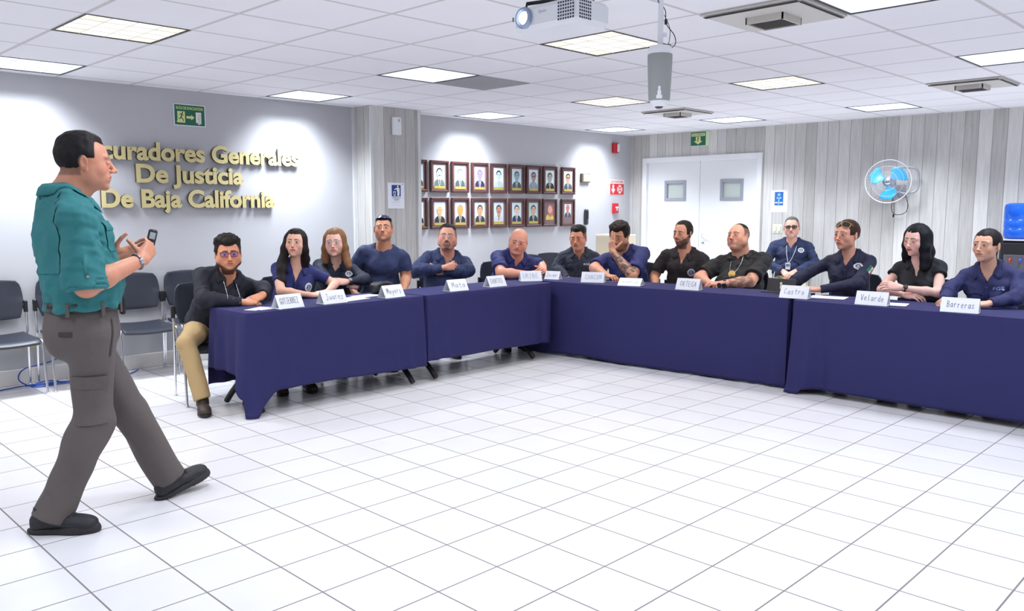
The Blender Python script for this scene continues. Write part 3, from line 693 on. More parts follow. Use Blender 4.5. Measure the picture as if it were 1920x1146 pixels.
cbl = MB(); cbl.tube(smooth_pts([(-.012, .012, .66), (-.018, .012, .5), (.008, -.018, .44), (.015, -.02, .38), (.045, -.045, .33), (.05, -.05, .29), (.04, -.03, .268)]), .0022, 6); cbl.tube(smooth_pts([(.01, -.012, .42), (.03, -.03, .36), (.028, -.03, .3), (.02, -.02, .275)]), .0016, 6); cbl.tube(smooth_pts([(-.04, .03, .276), (0.0, -.045, .281), (.045, -.03, .276)]), .002, 6)
cbl.box(.008, .018, -.026, -.014, .375, .4, .002); cbl.build('cable', M_black, r, smooth='all')

# ================================================================ wall fan
r = thing('wall_fan', 'wall mounted fan with three light blue blades and round wire guard', 'fan', (XB, 3.79, 1.82))
M_wire = mat('pale_wire', srgb(228, 226, 232), .35, metal=.2); M_bl = mat('fan_blue', srgb(30, 160, 222), .3); M_fg = mat('fan_grey', srgb(150, 150, 156), .4)
FM = Matrix.Translation((-.27, .03, 0)) @ Matrix.Rotation(math.radians(14), 4, 'Z') @ Matrix.Rotation(-PI / 2, 4, 'Y')   # local z -> towards the room (-X)
g_ = MB(); g_.M = FM
for (rr, z) in ((.255, 0), (.258, .004)): g_.tube([(rr * math.cos(2 * PI * i / 48), rr * math.sin(2 * PI * i / 48), z) for i in range(48)], .004 if z == 0 else .003, 6, closed=True)
for k in range(60):
    a = 2 * PI * k / 60
    g_.tube([(.05 * math.cos(a), .05 * math.sin(a), .075), (.15 * math.cos(a), .15 * math.sin(a), .07), (.225 * math.cos(a), .225 * math.sin(a), .045), (.256 * math.cos(a), .256 * math.sin(a), 0)], .0007, 3, cap=False)
for rr, z in ((.11, .073), (.18, .062)): g_.tube([(rr * math.cos(2 * PI * i / 40), rr * math.sin(2 * PI * i / 40), z) for i in range(40)], .0012, 4, closed=True)
g_.build('front_guard', M_wire, r, smooth='all')
g_ = MB(); g_.M = FM
for k in range(36):
    a = 2 * PI * k / 36
    g_.tube([(.07 * math.cos(a), .07 * math.sin(a), -.06), (.2 * math.cos(a), .2 * math.sin(a), -.05), (.256 * math.cos(a), .256 * math.sin(a), 0)], .0008, 3, cap=False)
g_.build('rear_guard', M_wire, r, smooth='all')
for k in range(3):
    q = MB(); q.M = FM @ Matrix.Rotation(math.radians(58 + 120 * k), 4, 'Z')
    def bl(u, v):
        rr = .04 + .175 * u
        w0 = -.25 - .25 * u; w1 = .25 + .62 * math.sin(PI * min(1, u * .9)) - .12 * u
        a = w0 + (w1 - w0) * v
        if u > .85: a = w0 + (w1 - w0) * (v * .86 + .07)
        return (rr * math.cos(a), rr * math.sin(a), .008 + .045 * (v - .5))
    q.grid(bl, 12, 10); o_ = q.build('blade', M_bl, r, smooth='all'); md = o_.modifiers.new('s', 'SOLIDIFY'); md.thickness = .003
q = MB(); q.M = FM; q.lathe([(.0, .045), (.02, .044), (.038, .034), (.04, .0), (.03, -.01)], 24); q.build('hub', M_chrome, r, smooth=True)
q = MB(); q.M = FM; q.lathe([(.03, -.02), (.07, -.05), (.075, -.13), (.055, -.17), (.0, -.175)], 24); q.build('motor_housing', M_fg, r, smooth=True)
q = MB(); q.tube(smooth_pts([(-.22, -.02, .16), (-.2, -.16, .165), (-.17, -.255, .14), (-.15, -.28, .02), (-.16, -.27, -.1), (-.18, -.2, -.14), (-.15, -.1, -.14), (-.08, -.03, -.12)]), .014, 10); q.build('bracket_arm', M_fg, r, smooth='all')
q = MB(); q.box(-.03, 0, -.09, .03, -.2, -.04, .006); q.tube([(-.02, -.03, -.12), (-.1, -.03, -.12), (-.12, 0.0, -.02)], .018, 10); q.build('wall_bracket', M_fg, r, smooth=True)
q = MB(); q.tube(smooth_pts([(-.05, -.1, -.13), (-.06, -.12, -.2), (-.05, -.14, -.29), (-.04, -.11, -.37), (-.04, -.04, -.4), (-.04, .03, -.385), (-.04, .055, -.31), (-.05, .045, -.2), (-.1, .03, -.12)]), .004, 6)
q.tube([(-.1, .02, -.1), (-.05, .02, -.38), (-.05, .025, -.4)], .003, 6); q.box(-.06, -.045, .016, .034, -.43, -.395, .003); q.build('cord', M_black, r, smooth='all')

# ================================================================ water dispenser, grey cabinet beyond
r = thing('water_dispenser', 'black water dispenser cabinet against the back wall at the right edge', 'water dispenser', (10.25, 2.36, 0))
q = MB(); q.box(-.17, .17, -.17, .17, .02, 1.14, .02); q.box(-.165, .165, -.165, .165, 1.14, 1.165, .01); q.build('cabinet', mat('dispenser_black', srgb(40, 38, 42), .3), r, smooth=30)
q = MB(); q.box(-.172, .172, -.175, .175, 1.152, 1.166, .004); q.build('top_trim', mat('silver_plastic', srgb(190, 190, 196), .35), r)
q = MB(); q.box(-.176, -.168, -.12, .12, .82, 1.0, .004); q.build('tap_recess', mat('recess_grey', srgb(84, 82, 90), .4), r)
for s in (-1, 1):
    q = MB(); q.tube([(-.17, s * .05, .96), (-.21, s * .05, .955), (-.215, s * .05, .92)], .01, 8); q.build('tap', mat('tap_red', srgb(180, 40, 40), .4) if s > 0 else mat('tap_blue', srgb(40, 70, 180), .4), r, smooth='all')
o_ = MB(); M_wb = mat('blue_polycarbonate', srgb(30, 110, 232), .12, trans=.35)
prof = [(.06, 0.0), (.11, .006), (.128, .03), (.13, .1), (.124, .11), (.13, .12), (.131, .2), (.124, .21), (.131, .22), (.131, .34), (.122, .372), (.09, .388), (.0, .39)]
o_.lathe(prof, 36); o = o_.build('water_bottle', M_wb, smooth=True); o.location = (10.25, 2.41, 1.167)
tag(o, 'translucent blue water bottle standing on the black dispenser', 'water bottle')

# ================================================================ chairs
M_shell = mat('navy_grey_plastic_shell', srgb(42, 46, 58), .42, bump=.1, bscale=500)
def make_chair(label, group):
    t = thing('visitor_chair', label, 'chair', (0, 0, 0), 0, group)
    # local: faces +Y
    q = MB()
    def seat(u, v):
        x = -.225 + .45 * v; y = -.21 + .43 * u
        wx = 1 - .08 * (1 - u) ** 2 - .05 * max(0, u - .8) * 5
        z = .455 - .012 * math.cos(PI * (v - .5)) + (.015 * (1 - u)) - .035 * max(0, (u - .82) / .18) ** 2
        z += -.010 * math.sin(PI * u) 
        return (x * wx, y, z)
    q.grid(seat, 14, 12); o = q.build('seat', M_shell, t, smooth='all'); m = o.modifiers.new('s', 'SOLIDIFY'); m.thickness = .024; m.offset = -1; b = o.modifiers.new('b', 'BEVEL'); b.width = .006; b.segments = 2
    q = MB()
    def back(u, v):
        z = .575 + .335 * u; w = .205 + .02 * math.sin(PI * min(1, u * 1.1)) - .02 * (1 - u) ** 2
        if u > .86: w -= .03 * ((u - .86) / .14) ** 2
        x = (v * 2 - 1) * w
        y = -.225 - .045 * u + .03 * (v * 2 - 1) ** 2
        z += -.012 * (v * 2 - 1) ** 2 * (1 if u > .5 else -1)
        return (x, y, z)
    q.grid(back, 12, 14); o = q.build('backrest', M_shell, t, smooth='all'); m = o.modifiers.new('s', 'SOLIDIFY'); m.thickness = .018; m.offset = 0; b = o.modifiers.new('b', 'BEVEL'); b.width = .005; b.segments = 2
    for s in (-1, 1):
        q = MB(); q.tube([(s * .232, -.21, .70), (s * .232, -.2, .46), (s * .235, -.235, .012)], .0105, 10); q.box(s * .235 - .013, s * .235 + .013, -.25, -.222, 0, .014, .004); q.build('leg', M_chrome, t, smooth=50)
        q = MB(); q.tube(smooth_pts([(s * .232, -.13, .435), (s * .232, .12, .437), (s * .232, .165, .425), (s * .235, .18, .39), (s * .238, .225, .012)], 4), .0105, 10); q.box(s * .238 - .013, s * .238 + .013, .212, .24, 0, .014, .004); q.build('leg', M_chrome, t, smooth=50)
        q = MB(); q.box(s * .232 - .014, s * .232 + .014, -.235, -.195, .63, .73, .005); q.box(min(s * .19, s * .232), max(s * .19, s * .232), -.235, -.205, .66, .7, .004); q.build('back_bracket', M_black, t)
    q = MB(); q.tube([(-.232, -.12, .43), (.232, -.12, .43)], .009, 8); q.tube([(-.232, .1, .43), (.232, .1, .43)], .009, 8); q.build('seat_frame', M_chrome, t, smooth=50)
    return t
def chair_at(x, y, az, label, group):
    """az: compass direction the chair faces, radians in the XY plane"""
    global chair0
    rz = az - PI / 2
    if chair0 is None: chair0 = make_chair(label, group)
    else:
        c = copy_tree(chair0, (x, y, 0), rz, label, group); return c
    chair0.location = (x, y, 0); chair0.rotation_euler = (0, 0, rz); return chair0
chair0 = None
GE = 'empty visitor chairs along the lettered wall'
chair_at(1.775, 7.54, -PI / 2, 'empty dark plastic chair at the left edge of the wall row', GE)
chair_at(2.31, 7.54, -PI / 2, 'empty dark plastic chair mostly hidden behind the standing man', GE)
chair_at(2.885, 7.54, -PI / 2 - .1, 'empty dark plastic chair just right of the standing man', GE)
chair_at(3.40, 7.54, -PI / 2, 'empty dark plastic chair behind the young man with purple glasses', GE)
GB = 'empty visitor chairs in the far corner'
chair_at(7.55, 7.15, -PI / 2 - .5, 'empty dark chair behind the bald man with clasped hands', GB)
chair_at(8.10, 7.15, -PI / 2 - .35, 'empty dark chair left of the man in dark shirt at the corner', GB)

# ================================================================ tables and cloths
M_cloth = mat('navy_tablecloth', srgb(42, 41, 94), .75, bump=.25, bscale=900, spec=.35)
M_tabletop = mat('table_laminate', srgb(120, 112, 104), .5); M_leg = mat('black_cast_leg', srgb(18, 18, 22), .5)
def table(p0, p1, depth, hems, label, clabel, corner=(0, 0), seed=1, ends=(.28, .28), legs=(.14, .14), folds=None, tl=(0, 0)):
    """p0->p1 is the room-side (front) long edge; the people sit on the left-hand side of p0->p1"""
    p0 = Vector((*p0, 0)); p1 = Vector((*p1, 0)); L = (p1 - p0).length; az = math.atan2(p1.y - p0.y, p1.x - p0.x)
    t = thing('folding_table', label, 'table', p0, az, 'cloth covered tables of the seminar')
    MB().box(.012, L - .012, .012, depth - .012, .715, .742, .004).build('tabletop', M_tabletop, t)
    for lx in (legs[0], L - legs[1]):
        q = MB(); q.box(lx - .03, lx + .03, depth / 2 - .02, depth / 2 + .02, .2, .715, .004); 
        pts = []
        q.build('column', M_leg, t)
        q = MB(); q.tube(smooth_pts([(lx, .015, .022), (lx, .1, .10), (lx, depth / 2 - .05, .20), (lx, depth / 2, .21), (lx, depth / 2 + .05, .20), (lx, depth - .1, .10), (lx, depth - .015, .022)], 5), .027, 8, flat=(.9, .8)); q.build('foot_arch', M_leg, t, smooth=50)
    # cloth
    rnd = random.Random(seed)
    per = []; R = .02; n = 5
    def arc(cx, cy, a0):
        return [(cx + R * math.cos(a0 + PI / 2 * i / n), cy + R * math.sin(a0 + PI / 2 * i / n), math.cos(a0 + PI / 2 * i / n), math.sin(a0 + PI / 2 * i / n)) for i in range(n + 1)]
    def line(x0, y0, x1, y1, nx, ny, st=.022):
        l = math.hypot(x1 - x0, y1 - y0); k = max(2, int(l / st)); return [(x0 + (x1 - x0) * i / k, y0 + (y1 - y0) * i / k, nx, ny) for i in range(1, k)]
    per += line(R, 0, L - R, 0, 0, -1) ; per += arc(L - R, R, -PI / 2); per += line(L, R, L, depth - R, 1, 0); per += arc(L - R, depth - R, 0)
    per += line(L - R, depth, R, depth, 0, 1); per += arc(R, depth - R, PI / 2); per += line(0, depth - R, 0, R, -1, 0); per += arc(R, R, PI)
    N = len(per); NV = 26
    front_h, back_h = hems
    vs = []; fs = []
    dists = [0]
    for i in range(1, N): dists.append(dists[-1] + math.hypot(per[i][0] - per[i - 1][0], per[i][1] - per[i - 1][1]))
    ph = [rnd.uniform(0, 6.28) for _ in range(12)]
    for j in range(NV + 1):
        v = j / NV
        for i, (x, y, nx, ny) in enumerate(per):
            fx = x / L
            hz = front_h(x) if y < depth * .02 else (back_h if y > depth * .98 else (ends[0] if x < L / 2 else ends[1]))
            if 0 < y < depth and (x < .001 or x > L - .001):
                hz = hz
            cd = 0; bulge = 0
            for (cx, cy, k) in ((0, 0, corner[0]), (L, 0, corner[1])):
                d = math.hypot(x - cx, y - cy)
                g = math.exp(-(d / .11) ** 2); cd += k * g; bulge += (.055 * g) if k else .0
            hz = max(.006, hz - cd)
            s = dists[i]
            w1 = math.sin(s * 5.1 + ph[0]) * .5 + math.sin(s * 11.3 + ph[1]) * .3 + math.sin(s * 21 + ph[2]) * .2
            near = 0
            for (cx, cy) in ((0, 0), (L, 0), (0, depth), (L, depth)): near = max(near, math.exp(-(math.hypot(x - cx, y - cy) / .3) ** 2))
            w2 = math.sin(s * 38 + ph[3]) * near
            tight = 1.0 if y < .001 or y > depth - .001 or not ((x < .03 and tl[0]) or (x > L - .03 and tl[1])) else .12
            off = .006 + .018 * v + (.010 * w1) * v ** 1.2 + .016 * w2 * v ** .8 + bulge * v ** 1.3
            if folds:
                for (fxp, amp, wd) in folds:
                    if y < .01: off += amp * math.exp(-((x - fxp) / wd) ** 2) * v
            off *= tight
            z = .752 - (.752 - hz) * v
            if j == 0: off = 0
            if hz < .012 and v > .93: off += .02 * (v - .93) / .07
            vs.append((x + nx * off, y + ny * off, z + (.003 if j == 0 else 0)))
    for j in range(NV):
        for i in range(N): i2 = (i + 1) % N; fs.append([j * N + i, j * N + i2, (j + 1) * N + i2, (j + 1) * N + i])
    b = len(vs); 
    for (x, y, nx, ny) in per: vs.append((x - nx * .02, y - ny * .02, .757))
    for i in range(N): i2 = (i + 1) % N; fs.append([b + i, b + i2, i2, i])
    fs.append([b + i for i in range(N)])
    q = MB(); q.add(vs, fs); o = q.build('tablecloth', M_cloth, None, smooth=45)
    o.location = p0; o.rotation_euler = (0, 0, az)
    tag(o, clabel, 'tablecloth', 'navy tablecloths')
    md = o.modifiers.new('s', 'SOLIDIFY'); md.thickness = .0015; md.offset = 1
    return o
# p0->p1 direction: people on the left-hand side
table((2.79, 5.405), (4.425, 5.435), .56, (lambda x: .165 + .01 * math.sin(x * 3), .16), 'folding table at the left end of the row by the lettered wall', 'navy tablecloth at the left end with its corner trailing on the floor', corner=(.165, .0), seed=3, ends=(.30, .2), legs=(.10, .12), tl=(0, 1))
table((4.455, 5.445), (6.13, 5.51), .56, (lambda x: .185 - .035 * (x / 1.7) ** 3 + .004 * math.sin(x * 9), .16), 'folding table in the middle of the row, ending at the inner corner', 'navy tablecloth in the middle of the left row, up to the inner corner', seed=5, ends=(.2, .12), legs=(.12, .25), tl=(1, 1))
table((6.20, 6.03), (6.425, 3.12), .58, (lambda x: .014 + .02 * math.exp(-((x - .8) / .3) ** 2), .10), 'folding table on the far side from the inner corner to the middle', 'navy tablecloth on the far side beginning at the inner corner', seed=8, ends=(.05, .02), legs=(.9, .15), folds=[(2.86, .03, .05)], tl=(0, 1))
table((6.345, 3.055), (6.345, .55), .60, (lambda x: (.012 if x < .12 else .05) + .0 * x, .10), 'folding table at the right end of the far side', 'navy tablecloth at the right end of the far side, gathered where it starts', seed=11, ends=(.012, .2), corner=(.03, 0), legs=(.16, .2), folds=[(.12, .04, .05), (.28, -.02, .05)], tl=(1, 0))

# ================================================================ papers and small things on the tables
M_paper = mat('white_paper', srgb(238, 240, 248), .7)
STROKES = {'G': [[(.9, .8), (.5, 1), (.1, .6), (.2, .1), (.7, 0), (.9, .4), (.5, .42)]], 'U': [[(.1, 1), (.12, .2), (.5, 0), (.85, .25), (.9, 1)]], 'T': [[(0, .95), (1, 1)], [(.5, 1), (.48, 0)]],
 'I': [[(.5, 1), (.5, 0)], [(.25, 1), (.75, 1)], [(.25, 0), (.75, 0)]], 'E': [[(.85, 1), (.15, .97), (.12, 0), (.85, .03)], [(.12, .5), (.7, .52)]], 'R': [[(.15, 0), (.15, 1), (.75, .9), (.7, .55), (.15, .5), (.9, 0)]],
 'Z': [[(.1, 1), (.85, .97), (.1, 0), (.9, .03)]], 'J': [[(.2, 1), (.9, 1)], [(.65, 1), (.6, .1), (.25, -.1), (.05, .2)]], 'M': [[(.05, 0), (.15, 1), (.5, .3), (.85, 1), (.95, 0)]],
 'S': [[(.85, .85), (.5, 1), (.15, .75), (.8, .35), (.55, 0), (.1, .12)]], 'A': [[(.05, 0), (.5, 1), (.9, 0)], [(.2, .4), (.75, .42)]], 'N': [[(.1, 0), (.15, 1), (.85, .05), (.9, 1)]], 'O': [[(.5, 1), (.1, .6), (.3, .05), (.8, .15), (.9, .7), (.5, 1)]],
 'B': [[(.12, 0), (.12, 1), (.7, .9), (.65, .58), (.12, .52), (.85, .4), (.8, .05), (.12, 0)]], 'C': [[(.9, .85), (.5, 1), (.1, .6), (.2, .1), (.6, 0), (.95, .2)]], 'H': [[(.1, 1), (.1, 0)], [(.85, 1), (.88, 0)], [(.1, .5), (.86, .52)]],
 'V': [[(.05, 1), (.45, 0), (.9, 1)]], 'D': [[(.12, 0), (.12, 1), (.75, .8), (.85, .3), (.5, .02), (.12, 0)]],
 'a': [[(.8, .55), (.4, .62), (.12, .3), (.35, 0), (.75, .2), (.8, .6), (.85, 0)]], 'u': [[(.1, .6), (.15, .1), (.5, 0), (.8, .25), (.85, .62), (.88, 0)]], 'r': [[(.2, .6), (.22, 0)], [(.22, .4), (.5, .62), (.8, .55)]], 'e': [[(.15, .3), (.8, .36), (.6, .62), (.2, .5), (.15, .15), (.5, 0), (.85, .1)]],
 'z': [[(.1, .6), (.8, .6), (.1, 0), (.85, .02)]], 'y': [[(.1, .6), (.45, .1)], [(.85, .62), (.2, -.4)]], 'o': [[(.5, .62), (.12, .35), (.4, 0), (.85, .25), (.5, .62)]], 's': [[(.8, .52), (.4, .62), (.2, .42), (.75, .2), (.45, 0), (.1, .08)]],
 't': [[(.45, .95), (.45, .1), (.75, .02)], [(.1, .62), (.85, .62)]], 'l': [[(.4, 1), (.42, .05), (.65, 0)]], 'd': [[(.8, .5), (.35, .6), (.12, .25), (.4, 0), (.8, .2)], [(.82, 1), (.84, 0)]], 'i': [[(.45, .6), (.46, 0)], [(.45, .85), (.47, .8)]], 'm': [[(.08, 0), (.1, .6), (.35, .6), (.45, 0)], [(.45, .5), (.7, .62), (.88, .4), (.9, 0)]]}
def ribbon(mb, pts, w, fn, col):
    for i in range(len(pts) - 1):
        a, b = pts[i], pts[i + 1]
        l = math.hypot(b[0] - a[0], b[1] - a[1])
        if l < 1e-6: continue
        ex, ey = (b[0] - a[0]) / l * w * .5, (b[1] - a[1]) / l * w * .5
        q_ = seg((a[0] - ex, a[1] - ey), (b[0] + ex, b[1] + ey), w)
        mb.add([fn(*p) for p in q_], [(0, 1, 2, 3)], col)
M_ink = mat('marker_ink', vcol=True, rough=.6)
def name_card(x, y, az, text, label, ink=(70, 74, 96), pen=.0022, sz=1, wd=.225, tilt=0):
    """folded tent card; az = direction its written side faces"""
    r = thing('name_card', label, 'name card', (x, y, .7595), az + PI / 2, 'folded paper name cards on the tables')
    w, h, d = wd / 2, .103 * sz, .052
    if tilt: d = .09; h = .07
    th = .0012
    # local: written face looks to -Y
    q = MB()
    def slab(a, b, off):
        (y0, z0), (y1, z1) = a, b; ln = math.hypot(y1 - y0, z1 - z0); ny, nz = (z1 - z0) / ln * th, -(y1 - y0) / ln * th
        vs = [(-w, y0, z0), (w, y0, z0), (w, y1, z1), (-w, y1, z1), (-w, y0 + ny, z0 + nz), (w, y0 + ny, z0 + nz), (w, y1 + ny, z1 + nz), (-w, y1 + ny, z1 + nz)]
        q.add(vs, [(0, 1, 2, 3), (7, 6, 5, 4), (0, 4, 5, 1), (1, 5, 6, 2), (2, 6, 7, 3), (3, 7, 4, 0)])
    slab((-d, 0.0006), (0, h), 0); slab((0, h), (d, 0.0006), 0); slab((d, .0016), (-d, .0016), 0)
    q.build('folded_card', M_paper, r)
    rnd = random.Random(len(text) * 7 + int(x * 100))
    q = MB(); n = len(text); cw = (wd * .74) / n; x0 = -wd * .37 + rnd.uniform(-.006, .01)
    L_ = math.hypot(d, h); ux, uz = d / L_, h / L_
    def F(u, v):   # v along the sloping face 0..L_
        return (u, -d + ux * v - uz * .0016, uz * v + ux * .0016)
    for i, ch in enumerate(text):
        hh = L_ * .42; cx = x0 + i * cw; by = L_ * .32 + rnd.uniform(-.003, .003)
        for st in STROKES.get(ch, []):
            pts = [(cx + px * cw * .8, by + py * hh) for px, py in st]
            ribbon(q, pts, pen * .5, F, srgb(*ink))
    if q.v: q.build('handwriting', M_ink, r, normals=False)
    return r
NY = -PI / 2; NX = PI
name_card(3.165, 5.49, NY + .1, 'GUTIERREZ', 'tent name card at the left end of the table, before the man with purple glasses', pen=.003)
name_card(3.565, 5.515, NY + .06, 'Juarez', 'tent name card in front of the long haired woman in navy polo')
name_card(4.155, 5.53, NY + .12, 'Moyers', 'tent name card in front of the young man with glasses on his cap', pen=.003)
name_card(4.90, 5.56, NY + .0, 'Mata', 'tent name card in front of the goateed man with crossed arms', pen=.003)
name_card(5.43, 5.60, NY + .0, 'SANTOS', 'tent name card left of the bald man, first of the two before him', pen=.003)
name_card(6.10, 5.77, NY - .55, 'URIBE', 'tent name card standing before the bald man\'s forearm', (150, 170, 196), .0034)
name_card(6.43, 5.75, NX + .3, 'Jaime', 'smallest tent name card at the table corner', (120, 150, 180), .003, sz=.82, wd=.165)
name_card(6.44, 5.22, NX + .45, 'CHACON', 'tent name card with blue writing left of the tattooed forearm', (120, 160, 200), .0034, wd=.235)
name_card(6.44, 4.75, NX + .35, 'mumim', 'low tilted tent name card below the tattooed elbow', (170, 176, 190), .002, tilt=1)
name_card(6.46, 4.115, NX + .15, 'ORTEGA', 'tent name card between the two men in black polo shirts', (90, 110, 150), .0034)
name_card(6.475, 3.10, NX + .1, 'Castro', 'tent name card in front of the woman with sunglasses on her head', (90, 90, 130), .0028, wd=.235)
name_card(6.435, 2.455, NX + .1, 'Velarde', 'tent name card in front of the woman with loose black hair', (60, 60, 100), .0028, wd=.235)
name_card(6.42, 1.83, NX + .12, 'Barreras', 'tent name card in front of the woman with hair tied back', (80, 84, 130), .0028, wd=.245)
def sheet(x, y, rz, w, h, label, m=M_paper, z=.7585, name='paper_sheet', cat='paper'):
    q = MB(); q.box(-w / 2, w / 2, -h / 2, h / 2, 0, .0012); o = q.build(name, m); o.location = (x, y, z); o.rotation_euler = (0, 0, rz); return tag(o, label, cat)
sheet(2.98, 5.60, .5, .21, .10, 'loose white paper by the left table corner')
sheet(3.02, 5.52, .15, .16, .05, 'narrow folded paper beside the leftmost name card', z=.7602)
sheet(3.83, 5.66, .25, .28, .20, 'white sheet lying right of the long haired woman\'s card')
sheet(4.08, 5.78, .1, .24, .16, 'white sheet lying behind the third name card', z=.7587)
sheet(6.72, 2.93, .2, .21, .29, 'white sheet lying behind the card of the woman with sunglasses')
sheet(6.60, 2.33, .2, .2, .15, 'white sheet lying right of the card before the black haired woman')
sheet(6.70, 5.06, .4, .15, .21, 'thin dark red notebook beside the tattooed arm', mat('maroon_cover', srgb(96, 34, 52), .5), name='notebook', cat='notebook')
M_case = mat('dark_case', srgb(50, 48, 54), .45)
r = thing('tablet_case', 'dark open tablet case with pale emblem standing near the Castro side of the table'.replace('Castro side', 'far middle'), 'tablet', (6.80, 3.40, .759), math.radians(-100))
q = MB(); q.M = Matrix.Rotation(math.radians(-14), 4, 'X'); q.box(-.145, .145, -.004, .006, 0, .125, .003); q.build('cover', M_case, r)
q = MB(); q.box(-.145, .145, -.08, .12, 0, .008, .002); q.build('base', M_case, r)
q = MB(); q.M = Matrix.Rotation(math.radians(-14), 4, 'X'); q.add([(x_, -.005, z_) for x_, z_ in circle(0, .082, .013)], [list(range(16))]); q.box(-.006, .006, -.0058, -.004, .035, .075); q.build('emblem', mat('emblem_cream', srgb(222, 214, 190), .5), r)
# black pouch behind the third card
r = thing('shoulder_bag', 'black pouch lying on the table before the woman with glasses', 'bag', (4.30, 5.86, .759), .2)
q = MB()
def bagf(u, v):
    a = 2 * PI * u; b = PI * (v - .5); sgn = lambda x, p: math.copysign(abs(x) ** p, x)
    return (.13 * sgn(math.cos(a), .6) * math.cos(b) ** .6, .06 * sgn(math.sin(a), .7) * math.cos(b) ** .6, .05 + .05 * sgn(math.sin(b), .7) + .006 * math.sin(a * 3 + v * 9))
q.grid(bagf, 26, 14); q.build('pouch', mat('black_nylon', srgb(22, 22, 26), .6, bump=.3, bscale=80), r, smooth='all')
q = MB(); q.tube(smooth_pts([(-.1, -.05, .08), (-.02, -.066, .095), (.08, -.06, .07), (.13, -.02, .03), (.1, .02, .01)]), .005, 6); q.tube([(-.09, -.055, .055), (.09, -.058, .055)], .0025, 6); q.build('strap', mat('strap_black', srgb(40, 40, 44), .5), r, smooth='all')
# folded sunglasses on the table
def glasses_geo(mb, w=.062, h=.04, gap=.018, tr=.0022, arm=.12, fold=False, wrap=.1):
    for s in (-1, 1):
        cx = s * (gap / 2 + w / 2 - .004); pts = []
        for i in range(24):
            a = 2 * PI * i / 24; c, sn = math.cos(a), math.sin(a)
            x = cx + w / 2 * math.copysign(abs(c) ** .75, c); z = h / 2 * math.copysign(abs(sn) ** .75, sn)
            pts.append((x, -wrap * abs(x) ** 1.3 * 2, z))
        mb.tube(pts, tr, 6, closed=True)
        ex = s * (gap / 2 + w - .004)
        if arm: mb.tube([(ex, -wrap * abs(ex) ** 1.3 * 2, h * .3), (ex + s * .004, -.02, h * .3), (ex + s * .006, -arm * .7, h * .28), (ex + s * .004, -arm, h * .1)], tr * .9, 6)
    mb.tube([(-gap / 2, 0, h * .18), (0, .002, h * .25), (gap / 2, 0, h * .18)], tr, 6)
def lens_geo(mb, w=.062, h=.04, gap=.018, wrap=.1):
    for s in (-1, 1):
        cx = s * (gap / 2 + w / 2 - .004); pts = []
        for i in range(24):
            a = 2 * PI * i / 24; c, sn = math.cos(a), math.sin(a)
            x = cx + w / 2 * math.copysign(abs(c) ** .75, c); z = h / 2 * math.copysign(abs(sn) ** .75, sn); pts.append((x, -wrap * abs(x) ** 1.3 * 2, z))
        mb.add(pts, [list(range(24))])
r = thing('sunglasses', 'black sunglasses lying on the table before the tattooed man with the badge', 'sunglasses', (6.80, 3.98, .782), math.radians(70))
q = MB(); glasses_geo(q, .06, .042, tr=.003); q.build('frame', M_black, r, smooth='all'); q = MB(); lens_geo(q, .06, .042); q.build('lens', mat('dark_lens', (.02, .02, .025), .08), r)
# beige stacked boxes in the far corner
r = thing('cream_cabinet', 'cream metal box corner behind the man with his hand on his face', 'cabinet', (9.12, 7.0, 0))
q = MB(); q.box(-.2, .2, -.2, .2, .02, 1.14, .01); q.build('body', mat('cream_metal', srgb(222, 210, 184), .5), r); q = MB(); q.box(-.21, -.2, -.17, .17, .6, 1.12, .003); q.build('door', mat('cream_metal', (1, 1, 1)), r)
